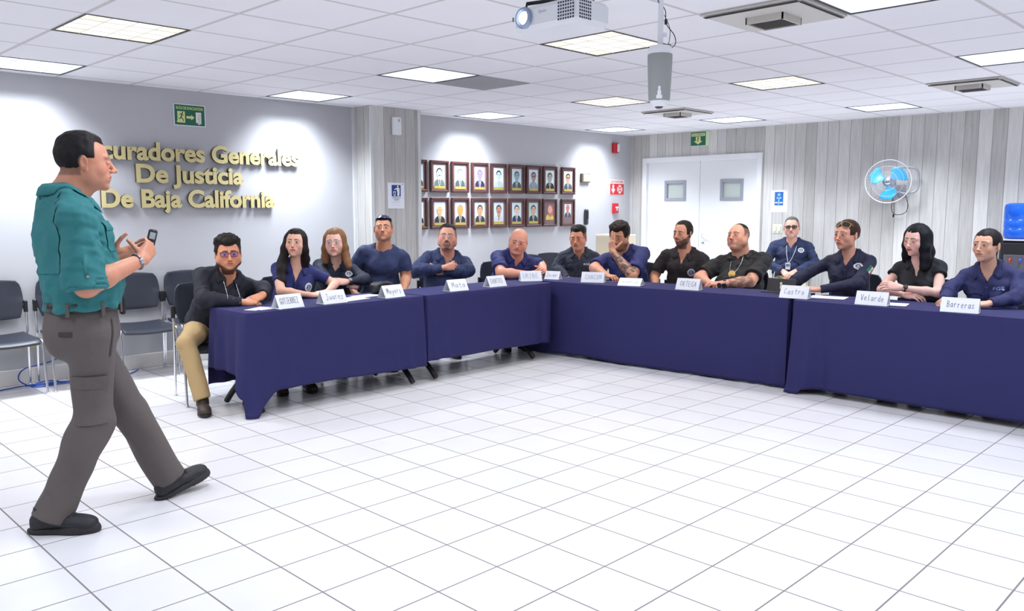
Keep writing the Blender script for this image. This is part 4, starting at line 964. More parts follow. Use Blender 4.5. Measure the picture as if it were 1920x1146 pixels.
# ================================================================ implicit surfaces for the figures
F32 = np.float32
def V3(*a): return np.array(a, F32)
def rotm(yaw=0, pitch=0, roll=0):
    """columns: right, forward, up. yaw turns left (about z), pitch tips the front up, roll leans the top to the right"""
    cy, sy = math.cos(yaw), math.sin(yaw); cp, sp = math.cos(pitch), math.sin(pitch); cr, sr = math.cos(roll), math.sin(roll)
    Z = np.array([[cy, -sy, 0], [sy, cy, 0], [0, 0, 1]]); X = np.array([[1, 0, 0], [0, cp, -sp], [0, sp, cp]]); Y = np.array([[cr, 0, sr], [0, 1, 0], [-sr, 0, cr]])
    return (Z @ X @ Y).astype(F32)
class Shape:
    def __init__(s): s.ops = []; s.post = None; s.lip = 2.0; s.R = np.eye(3, dtype=F32); s.T = np.zeros(3, F32); s.s = 1.0; s.k = .01
    def frame(s, R=None, T=None, sc=1.0): s.R = np.eye(3, dtype=F32) if R is None else np.array(R, F32); s.T = np.zeros(3, F32) if T is None else np.array(T, F32); s.s = sc; return s
    def w(s, p): return s.R @ (np.array(p, F32) * s.s) + s.T
    def _add(s, fn, c, r, op, k): s.ops.append((fn, np.array(c, F32), r, op, s.k if k is None else k)); return s
    def cone(s, a, b, ra, rb=None, k=None, op='u', cap=False, capa=False):
        rb = ra if rb is None else rb
        a, b = s.w(a), s.w(b); ra, rb = ra * s.s, rb * s.s; d = b - a; L2 = float(d @ d) + 1e-12; L = math.sqrt(L2); n = d / L
        def fn(P):
            q = P - a; t = np.clip((q @ d) / L2, 0, 1); e = q - t[:, None] * d
            v = np.sqrt((e * e).sum(1)) - (ra + (rb - ra) * t)
            if cap: v = np.maximum(v, (P - b) @ n)
            if capa: v = np.maximum(v, -(P - a) @ n)
            return v
        return s._add(fn, (a + b) / 2, L / 2 + max(ra, rb), op, k)
    def ell(s, c, r, R=None, k=None, op='u'):
        c = s.w(c); r = np.array(r, F32) * s.s; Rm = s.R if R is None else s.R @ np.array(R, F32)
        def fn(P):
            q = (P - c) @ Rm; a = q / r; k0 = np.sqrt((a * a).sum(1)); b = a / r; k1 = np.sqrt((b * b).sum(1)) + 1e-9
            return k0 * (k0 - 1) / k1
        return s._add(fn, c, float(r.max()), op, k)
    def box(s, c, h, rd=.005, R=None, k=None, op='u'):
        c = s.w(c); h = np.array(h, F32) * s.s - rd; Rm = s.R if R is None else s.R @ np.array(R, F32)
        def fn(P):
            q = np.abs((P - c) @ Rm) - h; return np.sqrt((np.maximum(q, 0) ** 2).sum(1)) + np.minimum(q.max(1), 0) - rd
        return s._add(fn, c, float(np.linalg.norm(h)) + rd, op, k)
    def plane(s, p, n, k=None):       # keep the side the normal points away from
        p = s.w(p); n = s.R @ np.array(n, F32); n = n / np.linalg.norm(n)
        return s._add(lambda P: (P - p) @ n, p, 1e9, 'i', k)
    def fun(s, f, c, r, op='u', k=None):  # f in local frame
        R, T, sc = s.R, s.T, s.s
        return s._add(lambda P: f(((P - T) @ R) / sc) * sc, s.w(c), r * sc, op, k)
    def ev(s, P, cull=None):
        """P (n,3); cull = (block index per point list) handled by mesh()"""
        acc = np.full(len(P), 1.0, F32)
        for fn, c, r, op, k in s.ops: acc = s._comb(acc, fn(P).astype(F32), op, k)
        if s.post: acc = acc + s.post(P)
        return acc
    @staticmethod
    def _comb(a, b, op, k):
        if op == 'u':
            h = np.clip(.5 + .5 * (a - b) / k, 0, 1); return a + (b - a) * h - k * h * (1 - h)
        if op == 's': b = -b
        h = np.clip(.5 - .5 * (a - b) / k, 0, 1); return a + (b - a) * h + k * h * (1 - h)
    def mesh(s, res, name, material, parent=None, colfn=None, B_=8, relax=1):
        lo = np.full(3, 1e9); hi = -lo
        for fn, c, r, op, k in s.ops:
            if op == 'u': lo = np.minimum(lo, c - r - .012); hi = np.maximum(hi, c + r + .012)
        bs = res * B_; nb = np.ceil((hi - lo) / bs).astype(int)
        g = np.stack(np.meshgrid(*[np.arange(n) for n in nb], indexing='ij'), -1).reshape(-1, 3)
        cen = (lo + (g + .5) * bs).astype(F32); hd = bs * math.sqrt(3) / 2
        d = s.ev(cen); act = np.abs(d) < hd * s.lip + .010
        g = g[act]; cen = cen[act]; n = len(g)
        off = np.stack(np.meshgrid(*[np.arange(B_ + 1)] * 3, indexing='ij'), -1).reshape(-1, 3)
        m = len(off)
        P = (lo + ((g * B_)[:, None, :] + off[None]) * res).astype(F32)
        acc = np.full((n, m), 1.0, F32)
        for fn, c, r, op, k in s.ops:
            sel = np.where(np.sqrt(((cen - c) ** 2).sum(1)) < r + hd * 1.02 + k * 1.5 + .012)[0] if r < 1e8 else np.arange(n)
            if len(sel) == 0: continue
            v = fn(P[sel].reshape(-1, 3)).reshape(len(sel), m).astype(F32)
            acc[sel] = s._comb(acc[sel], v, op, k)
        if s.post: acc += s.post(P.reshape(-1, 3)).reshape(n, m).astype(F32)
        A = acc.reshape(n, B_ + 1, B_ + 1, B_ + 1)
        dims = nb * B_ + 2
        G0 = g * B_
        ins = A < 0
        c8 = [ins[:, i:i + B_, j:j + B_, k:k + B_] for i in (0, 1) for j in (0, 1) for k in (0, 1)]
        sm = sum(c.astype(np.int8) for c in c8); cell = (sm > 0) & (sm < 8)
        bi, ci, cj, ck = np.where(cell)
        acc_p = np.zeros((len(bi), 3), F32); cnt = np.zeros(len(bi), F32)
        for ax in range(3):
            for u in (0, 1):
                for w in (0, 1):
                    o0 = [0, 0, 0]; oth = [a for a in range(3) if a != ax]; o0[oth[0]] = u; o0[oth[1]] = w; o1 = list(o0); o1[ax] = 1
                    a = A[bi, ci + o0[0], cj + o0[1], ck + o0[2]]; b = A[bi, ci + o1[0], cj + o1[1], ck + o1[2]]
                    cr = (a < 0) != (b < 0); t = np.where(cr, a / np.where(cr, a - b, 1), 0)
                    p = np.zeros((len(bi), 3), F32); p[:, oth[0]] = u; p[:, oth[1]] = w; p[:, ax] = t
                    acc_p[cr] += p[cr]; cnt += cr
        gi = G0[bi] + np.stack([ci, cj, ck], 1)
        vpos = lo + (gi + acc_p / cnt[:, None]) * res
        key = (gi[:, 0] * dims[1] + gi[:, 1]) * dims[2] + gi[:, 2]
        order = np.argsort(key); ks = key[order]
        def find(gc):
            kk = (gc[:, 0] * dims[1] + gc[:, 1]) * dims[2] + gc[:, 2]
            pos = np.clip(np.searchsorted(ks, kk), 0, len(ks) - 1); ok = ks[pos] == kk
            return order[pos], ok
        quads = []
        for ax in range(3):
            sl0 = [slice(0, B_)] * 3; sl1 = list(sl0); sl1[ax] = slice(1, B_ + 1)
            a = ins[(slice(None), *sl0)]; b = ins[(slice(None), *sl1)]
            e = a != b; q = np.where(e)
            gc = G0[q[0]] + np.stack(q[1:], 1); flip = a[q]
            o1, o2 = [(1, 2), (2, 0), (0, 1)][ax]
            d1 = np.zeros(3, int); d1[o1] = 1; d2 = np.zeros(3, int); d2[o2] = 1
            v0, k0 = find(gc - d1 - d2); v1, k1 = find(gc - d2); v2, k2 = find(gc); v3, k3 = find(gc - d1)
            ok = k0 & k1 & k2 & k3
            f = np.stack([v0, v1, v2, v3], 1)[ok]; fl = flip[ok]
            f[~fl] = f[~fl][:, ::-1]; quads.append(f)
        quads = np.concatenate(quads)
        V = vpos.astype(np.float64)
        lab = np.arange(len(V)); e0 = np.concatenate([quads[:, 0], quads[:, 1], quads[:, 2]]); e1 = np.concatenate([quads[:, 1], quads[:, 2], quads[:, 3]])
        for _ in range(200):
            l0, l1 = lab[e0], lab[e1]
            if (l0 == l1).all(): break
            m0 = np.minimum(l0, l1); np.minimum.at(lab, l0, m0); np.minimum.at(lab, l1, m0)
            while True:
                l2 = lab[lab]
                if (l2 == lab).all(): break
                lab = l2
        cntl = np.bincount(lab, minlength=len(V)); keep = cntl[lab] > max(60, .03 * cntl.max())
        if not keep.all():
            remap = np.cumsum(keep) - 1; V = V[keep]; quads = remap[quads[keep[quads[:, 0]]]]
        for _ in range(relax):      # light smoothing
            acc_ = np.zeros_like(V); c_ = np.zeros(len(V))
            for a in range(4):
                i, j = quads[:, a], quads[:, (a + 1) % 4]
                for x_ in range(3): acc_[:, x_] += np.bincount(i, V[j, x_], len(V)) + np.bincount(j, V[i, x_], len(V))
                c_ += np.bincount(i, minlength=len(V)) + np.bincount(j, minlength=len(V))
            V = V * .45 + .55 * acc_ / np.maximum(c_, 1)[:, None]
        me = bpy.data.meshes.new(name); me.vertices.add(len(V)); me.vertices.foreach_set('co', V.ravel().astype(F32))
        nf = len(quads); me.loops.add(nf * 4); me.polygons.add(nf)
        me.loops.foreach_set('vertex_index', quads.ravel().astype(np.int32)); me.polygons.foreach_set('loop_start', np.arange(0, nf * 4, 4, dtype=np.int32))
        me.polygons.foreach_set('use_smooth', np.ones(nf, bool)); me.materials.append(material)
        if colfn is not None:
            a = me.color_attributes.new('Col', 'FLOAT_COLOR', 'POINT'); cc = np.ones((len(V), 4), F32); cc[:, :3] = colfn(V.astype(F32)); a.data.foreach_set('color', cc.ravel())
        me.update(calc_edges=True)
        o = bpy.data.objects.new(name, me); link(o, parent)
        s.V, s.Q = V, quads
        return o

def wobble(seed, freqs, amp):
    r = np.random.RandomState(seed); D = r.normal(size=(len(freqs), 3)); D /= np.linalg.norm(D, axis=1)[:, None]; D *= np.array(freqs)[:, None]; ph = r.uniform(0, 6.28, len(freqs))
    D = D.astype(F32); ph = ph.astype(F32)
    def f(P):
        q = P @ D.T + ph
        v = np.sin(q[:, 0])
        for i in range(1, len(freqs)): v = v + np.sin(q[:, i] + 1.3 * np.sin(q[:, i - 1])) * (freqs[0] / freqs[i]) ** .6
        return (amp * v / 2).astype(F32)
    return f
def sst(x, a, b): t = np.clip((x - a) / (b - a), 0, 1); return t * t * (3 - 2 * t)

# ---------------------------------------------------------------- head
def head_prims(S, R, T, sc, p):
    """head frame: x right, y forward, z up, origin between the ears at eye level"""
    S.frame(R, T, sc)
    jw = p.get('jaw', 1.0); fat = p.get('fat', 0.0); fem = p.get('fem', False)
    S.k = .03
    S.ell((0, -.018, .030), (.082, .097, .086), k=.02)
    S.ell((0, .022, -.012), (.069 + fat * .006, .066, .086))
    S.ell((0, .030, -.068), (.047 * jw + fat * .012, .050, .044))
    for s in (-1, 1):
        S.ell((s * (.050 * jw + fat * .014), .006, -.055), (.017 + fat * .004, .028, .032), k=.03)
        S.ell((s * .045, .051, -.030), (.020 + fat * .006, .022, .022 + fat * .008), k=.02)
    S.ell((0, .070, -.101), (.020 * jw, .017, .016), k=.022)
    if fat > .5: S.ell((0, .030, -.105), (.045, .04, .026), k=.03)
    # brow ridge and sockets
    br = .0035 if not fem else -.0035
    for s in (-1, 1):
        S.ell((s * .028, .072 + br, .021), (.026, .016, .009), k=.012)
        S.ell((s * .032, .103, -.001), (.021, .017, .0125), k=.010, op='s')
        S.ell((s * .0315, .0735, -.001), (.0155, .0155, .0125), k=.004)
    # nose
    nz = p.get('nose', 1.0 if not fem else .80)
    S.cone((0, .084, .012), (0, .099 + .006 * nz, -.030), .0075, .0095 * nz, k=.010)
    S.ell((0, .1055 + .004 * nz, -.034), (.0115 * nz, .012, .0095), k=.007)
    for s in (-1, 1): S.ell((s * .0125 * nz, .097, -.0375), (.0072 * nz, .010, .0075), k=.006)
    # mouth
    S.ell((0, .074, -.064), (.030, .020, .022), k=.014)
    for s in (-1, 1): S.cone((0, .0905, -.0595), (s * .022, .083, -.0625), .0042, .0024, k=.005)
    S.cone((-.014, .0865, -.0695), (.014, .0865, -.0695), .0050 if not fem else .0058, k=.006)
    S.box((0, .097, -.0642), (.019, .010, .0006), .0003, k=.003, op='s')
    # ears
    for s in (-1, 1):
        E = rotm(s * -.35, .15, 0)
        S.ell((s * .0835, -.010, -.006), (.0075, .019, .032), R=E, k=.006)
        S.ell((s * .091, -.006, -.004), (.0065, .010, .018), R=E, k=.004, op='s')
        S.ell((s * .0805, -.004, -.033), (.006, .008, .008), k=.006)
def hair_region(q, front=.066, temple=.040, side=-.012, nape=-.070):
    """negative inside the hair-bearing part of the scalp"""
    x, y, z = q[:, 0], q[:, 1], q[:, 2]
    a = -(z + .30 * (y - .075) - front + 14 * np.minimum(0, .0 - 0) )          # top
    a = (front - (z + .30 * (y - .075))) * .9 + .35 * np.maximum(0, np.abs(x) - .03)
    b = np.maximum(y - temple, side - z)
    c = np.maximum(y + .018, nape - z)
    k = .018
    def mn(u, v): h = np.clip(.5 + .5 * (v - u) / k, 0, 1); return v + (u - v) * h - k * h * (1 - h)
    return mn(mn(a, b), c)
def skull_d(q):
    def el(c, r):
        a = (q - np.array(c, F32)) / np.array(r, F32); k0 = np.sqrt((a * a).sum(1)); b = a / np.array(r, F32); return k0 * (k0 - 1) / (np.sqrt((b * b).sum(1)) + 1e-9)
    a = el((0, -.018, .030), (.082, .097, .086)); b = el((0, .022, -.012), (.069, .066, .086)); k = .03
    h = np.clip(.5 + .5 * (b - a) / k, 0, 1); return b + (a - b) * h - k * h * (1 - h)

def skin_colors(spec):
    hp = spec['head']; base = np.minimum(np.array(srgb(*hp.get('skin', (198, 148, 118))), F32) * 1.10, .9)
    lip = np.array(srgb(*hp.get('lip', (176, 104, 96))), F32); hair = np.array(srgb(*hp.get('hairc', (34, 28, 26))), F32)
    R, T, sc = spec['HR'], spec['HT'], spec['HS']
    beard = hp.get('beard', 0); stub = hp.get('stubble', .0); goatee = hp.get('goatee', 0); must = hp.get('must', 0); fem = hp.get('fem', False); shaved = hp.get('fade', .75)
    noise = wobble(7, (260, 410, 330), 1.0); n2 = wobble(9, (30, 47, 22), 1.0)
    def fn(P):
        q = ((P - T) @ R) / sc; x, y, z = q[:, 0], q[:, 1], q[:, 2]; ax = np.abs(x)
        n = noise(P); col = np.repeat(base[None], len(P), 0) * (1 + .03 * n2(P))[:, None]
        inh = (np.abs(z) < .16) & (ax < .11) & (np.abs(y + 0) < .14)
        def mixc(m, c, s_=1.0):
            m = (np.clip(m, 0, 1) * s_ * inh)[:, None]; col[:] = col * (1 - m) + np.array(c, F32) * m
        # rosy cheeks and nose
        mixc(np.exp(-((ax - .04) ** 2 + (z + .028) ** 2) / .0005) * (y > .03), base * np.array([1.06, .80, .78], F32), .5 if not fem else .6)
        mixc(np.exp(-(ax ** 2 + (z + .036) ** 2) / .0002) * (y > .09), base * np.array([1.04, .84, .80], F32), .5)
        # brows
        bz = .0222 + .0035 * np.sin(np.clip((ax - .010) / .040, 0, 1) * 2.6); th = (.0050 if not fem else .0036) * hp.get('brow', 1.0) * (1.15 - .7 * np.clip((ax - .015) / .034, 0, 1))
        mixc(sst(-np.abs(z - bz), -th - .0022, -th * .4) * sst(ax, .006, .012) * sst(-ax, -.050, -.042) * (y > .03), hair * .9 + base * .06, .92)
        # facial hair
        jawline = sst(-.012 - hp.get('jdrop', 0) - .85 * (y - .01) - z, -.006, .010) * sst(y, -.018, .004) * (z > -.150)
        mo = sst(-np.abs(z + .0525), -.0068, -.003) * sst(-ax, -.031, -.022) * (y > .06)
        ch = sst(-np.abs(ax), -.026, -.018) * sst(-z, .073, .08) * (y > .03) * (z > -.125)
        gsides = sst(-np.abs(ax - .027), -.007, -.003) * (z < -.052) * (z > -.098) * (y > .05)
        if stub: mixc(np.maximum(jawline, mo), base * .45 + hair * .3, stub)
        if beard: mixc(np.clip(np.maximum(np.maximum(jawline, mo), np.maximum(ch, gsides)) + .12 * n, 0, 1), hair, beard)
        if goatee: mixc(np.clip(np.maximum(np.maximum(ch, mo), gsides) , 0, 1), hair, goatee)
        if must: mixc(mo, hair, must)
        if hp.get('jawbeard'): mixc(jawline * (z < -.06), hair, hp['jawbeard'])
        # lips
        lw = .0245; lz = -.0638 - .0010 * (1 - (ax / lw) ** 2)
        lt = (.0066 if not fem else .0095) * np.sqrt(np.clip(1 - (ax / lw) ** 2, 0, 1)) + .0006
        mixc(sst(-np.abs(z - lz), -lt - .0016, -lt * .7) * (ax < lw + .002) * (y > .055), lip, .9)
        mixc(sst(-np.abs(z + .0642), -.0016, -.0002) * (ax < .021) * (y > .06), lip * .35, .8)
        # dark lids on women, then shading painted into the skin around all eyes
        if fem: mixc(np.exp(-((ax - .032) ** 2 / .00018 + (z - .006) ** 2 / .00003)) * (y > .05), base * np.array([.5, .36, .36], F32), .8)
        mixc(np.exp(-((ax - .032) ** 2 / .00022 + (z + .001) ** 2 / .00004)) * (y > .05), base * np.array([.72, .62, .6], F32), .45)
        # cropped scalp hair coloured onto the skin
        if shaved > 0:
            hr = hair_region(q, *hp.get('line', (.066, .040, -.012, -.070))); mixc(sst(-hr, -.004, .008) * (ax < .087) * (.62 + .38 * sst(z, -.03, .055)), hair, shaved)
        if hp.get('scar'): mixc(sst(-np.abs(x - .047 - .1 * (z + .03)), -.0035, -.001) * sst(-np.abs(z + .028), -.026, -.018) * (y > .02), srgb(170, 50, 50), .7)
        # tattoos
        for (A, Bv, rad, f0, f1) in spec.get('tattoo', []):
            d = Bv - A; t = ((P - A) @ d) / (d @ d); e = np.sqrt(((P - A - t[:, None] * d) ** 2).sum(1))
            m = (t > f0) * (t < f1) * (e < rad)
            pat = sst(np.sin(P[:, 0] * 95 + 2.2 * np.sin(P[:, 2] * 70)) + np.sin(P[:, 2] * 120 + 2 * np.sin(P[:, 1] * 90)) + .8 * np.sin(P[:, 1] * 150) + .25 * n, -.9, .5)
            mm = (m * (.30 + .55 * pat))[:, None] * spec.get('tatk', 1.0); col[:] = col * (1 - mm) + np.array(srgb(62, 66, 70), F32) * mm
        return col
    return fn
M_skin = mat('skin', vcol=True, rough=.5, sss=.08, spec=.4)
M_eye = mat('eye_surface', vcol=True, rough=.12)
def build_eyes(parent, R, T, sc, hp):
    gx, gz = hp.get('gaze', (0, 0)); op = hp.get('lid', 1.0); fem = hp.get('fem', False)
    for s in (-1, 1):
        c = np.array([s * .0315, .0735, -.001]); r = .01625
        q = MB(); nu, nv = 37, 19
        W = .0160 if not fem else .0170
        vs = []; cs = []
        for i in range(nu):
            u = -1 + 2 * i / (nu - 1)
            for j in range(nv):
                v = j / (nv - 1)
                hu = (.0058 if not fem else .0066) * op * math.sqrt(max(0, 1 - u * u)) ** .9 + .0006; hl = .0044 * (.4 + .6 * op) * math.sqrt(max(0, 1 - u * u)) + .0003
                xx = u * W; zz = -hl + (hu + hl) * v + .0012 * u * s
                yy = math.sqrt(max(1e-9, r * r - xx * xx - zz * zz))
                vs.append(tuple(R @ ((c + np.array([xx, yy, zz])) * sc) + T))
                di = math.hypot(xx - gx, zz - gz - .0006)
                if v > (.74 if fem else .86): col = (.012, .008, .008)
                elif v < .06: col = srgb(150, 96, 84)
                elif di < .0024: col = (.004, .004, .004)
                elif di < .0066: col = srgb(*hp.get('iris', (58, 34, 22)))
                else: col = srgb(214, 204, 200) if abs(u) < .86 else srgb(190, 140, 126)
                cs.append(col)
        b = len(q.v)
        for v_ in vs: q.v.append(v_)
        q.c += cs
        for i in range(nu - 1):
            for j in range(nv - 1): q.f.append([i * nv + j, (i + 1) * nv + j, (i + 1) * nv + j + 1, i * nv + j + 1]); q.mi.append(0)
        q.build('eye', M_eye, parent, smooth='all')
# ---------------------------------------------------------------- hand
def hand_prims(S, W, R, side, sc, curl=(.5, .5, .5, .5), thumb=(.5, .3), spread=.06, bend=None):
    """W wrist; R columns: x = thumb side direction * side, y = finger direction, z = back of hand"""
    S.frame(R, W, sc)
    s = side           # +1: thumb on +x, -1: thumb on -x
    S.k = .014
    kn = [(s * .030, .088, .002), (s * .0105, .093, .004), (-s * .0095, .089, .003), (-s * .028, .080, -.001)]
    for i, k_ in enumerate(kn): S.cone((s * (.014 - .010 * i), .008, 0), k_, .0145, .0125 - .0008 * i, k=.016)
    S.ell((s * .020, .040, -.010), (.017, .030, .014), k=.014); S.ell((-s * .022, .045, -.008), (.013, .030, .012), k=.014)
    Ln = (.044, .049, .045, .036); rr = (.0088, .0090, .0086, .0076)
    for i in range(4):
        a = s * spread * (1.5 - i); p = np.array(kn[i], F32); c = curl[i]
        cs = c if isinstance(c, (list, tuple)) else (c, c * 1.15, c * .7)
        ang = 0; L = Ln[i]; r0 = rr[i]
        for j, (f, cc) in enumerate(zip((1.0, .66, .55), cs)):
            ang += cc; d = np.array([math.sin(a) * math.cos(ang), math.cos(a) * math.cos(ang), -math.sin(ang)], F32)
            e = p + d * L * f; S.cone(p, e, r0, r0 * .93, k=.0035 if j == 0 else .0025); p = e; r0 *= .93
    # thumb
    t0, t1 = thumb   # opening outwards, closing towards the palm
    p = np.array((s * .024, .022, -.008), F32)
    for j, (L, dx, dz, r0, r1) in enumerate(((.042, t0, t1, .0125, .0105), (.034, t0 * .55, t1 * 1.1, .0104, .0095), (.027, t0 * .3, t1 * 1.2, .0095, .0078))):
        d = np.array([s * math.sin(dx + .25), math.cos(dx + .25) * math.cos(dz), -math.sin(dz)], F32); d /= np.linalg.norm(d)
        e = p + d * L; S.cone(p, e, r0, r1, k=.010 if j == 0 else .003); p = e
def ik(a, c, l1, l2, pole):
    a, c, pole = [np.array(v, float) for v in (a, c, pole)]
    d = c - a; L = np.linalg.norm(d); 
    if L > (l1 + l2) * .995: l1 *= L / ((l1 + l2) * .995); l2 = L / .995 - l1
    n = d / L; x = (l1 * l1 - l2 * l2 + L * L) / (2 * L); h = math.sqrt(max(0, l1 * l1 - x * x))
    w = pole - a; w = w - n * (w @ n); w /= np.linalg.norm(w) + 1e-9
    return (a + n * x + w * h)
def hand_frame(fingers, back):
    y = np.array(fingers, float); y /= np.linalg.norm(y); z = np.array(back, float); z -= y * (z @ y); z /= np.linalg.norm(z); x = np.cross(y, z)
    return np.stack([x, y, z], 1).astype(F32)
def cloth_mat(name, col, sheen=.0, rough=.8, bscale=350, bump=.25):
    m = mat(name, srgb(*col), rough, sheen=sheen, var=.06, vscale=6); N, L = nodes_of(m); b = N['Principled BSDF']
    tc = N.new('ShaderNodeTexCoord'); n1 = N.new('ShaderNodeTexNoise'); n1.inputs['Scale'].default_value = bscale; L.new(tc.outputs['Object'], n1.inputs['Vector'])
    n2 = N.new('ShaderNodeTexNoise'); n2.inputs['Scale'].default_value = 9; n2.inputs['Detail'].default_value = 2; n2.inputs['Distortion'].default_value = .9; L.new(tc.outputs['Object'], n2.inputs['Vector'])
    b1 = N.new('ShaderNodeBump'); b1.inputs['Strength'].default_value = bump; b1.inputs['Distance'].default_value = .002; L.new(n1.outputs['Fac'], b1.inputs['Height'])
    b2 = N.new('ShaderNodeBump'); b2.inputs['Strength'].default_value = .35; b2.inputs['Distance'].default_value = .02; L.new(n2.outputs['Fac'], b2.inputs['Height']); L.new(b1.outputs[0], b2.inputs['Normal']); L.new(b2.outputs[0], b.inputs['Normal'])
    return m
def surf_project(bvh, p, d):
    h = bvh.ray_cast(Vector(p), Vector(d)); return h
def bvh_of(S): return BVHTree.FromPolygons([tuple(v) for v in S.V], [tuple(int(i) for i in f) for f in S.Q])
def patch(bvh, parent, name, centre, fwd, up, w, h, painter, material, off=.0025, nu=15, nv=15, round_=False, res=None):
    """small emblem or label lying on a garment: grid projected on its surface from outside"""
    fwd = Vector(fwd).normalized(); up = Vector(up); up = (up - fwd * up.dot(fwd)).normalized(); rt = up.cross(fwd)   # seen from outside: rt runs to the viewer's right
    rt = -rt if False else rt
    q = MB(); idx = {}
    for i in range(nu):
        for j in range(nv):
            u = -1 + 2 * i / (nu - 1); v = -1 + 2 * j / (nv - 1)
            if round_:
                uu = u * math.sqrt(1 - v * v / 2); vv = v * math.sqrt(1 - u * u / 2)
            else: uu, vv = u, v
            p = Vector(centre) + rt * (uu * w / 2) + up * (vv * h / 2)
            hit = bvh.ray_cast(p + fwd * .16, -fwd, .32)
            if hit[0] is None: pt = None
            else: pt = hit[0] + fwd * off
            if pt is None: continue
            idx[(i, j)] = len(q.v); q.v.append(tuple(pt)); q.c.append(painter(uu, vv))
    for i in range(nu - 1):
        for j in range(nv - 1):
            k = [(i, j), (i + 1, j), (i + 1, j + 1), (i, j + 1)]
            if all(a in idx for a in k): q.f.append([idx[a] for a in k]); q.mi.append(0)
    if not q.f: return None
    return q.build(name, material, parent, smooth='all')
def p_emblem(ring=(220, 222, 228), inner=(40, 50, 96)):
    a, b = srgb(*ring), srgb(*inner)
    def f(u, v):
        r = math.hypot(u, v)
        if r > .94: return b
        if r > .80: return a
        if r > .68: return b if int((math.atan2(v, u) + PI) * 5) % 2 else a
        if r > .60: return a
        if abs(u) < .36 * (1 - v) * .8 and -.4 < v < .45: return a if (int((u + 2) * 9) + int((v + 2) * 7)) % 2 else b
        return b
    return f
def p_flag(u, v):
    if u < -.33: return srgb(20, 110, 80)
    if u > .33: return srgb(196, 30, 54)
    return srgb(228, 228, 224) if math.hypot(u * 1.2, v * .8) > .22 else srgb(120, 96, 60)
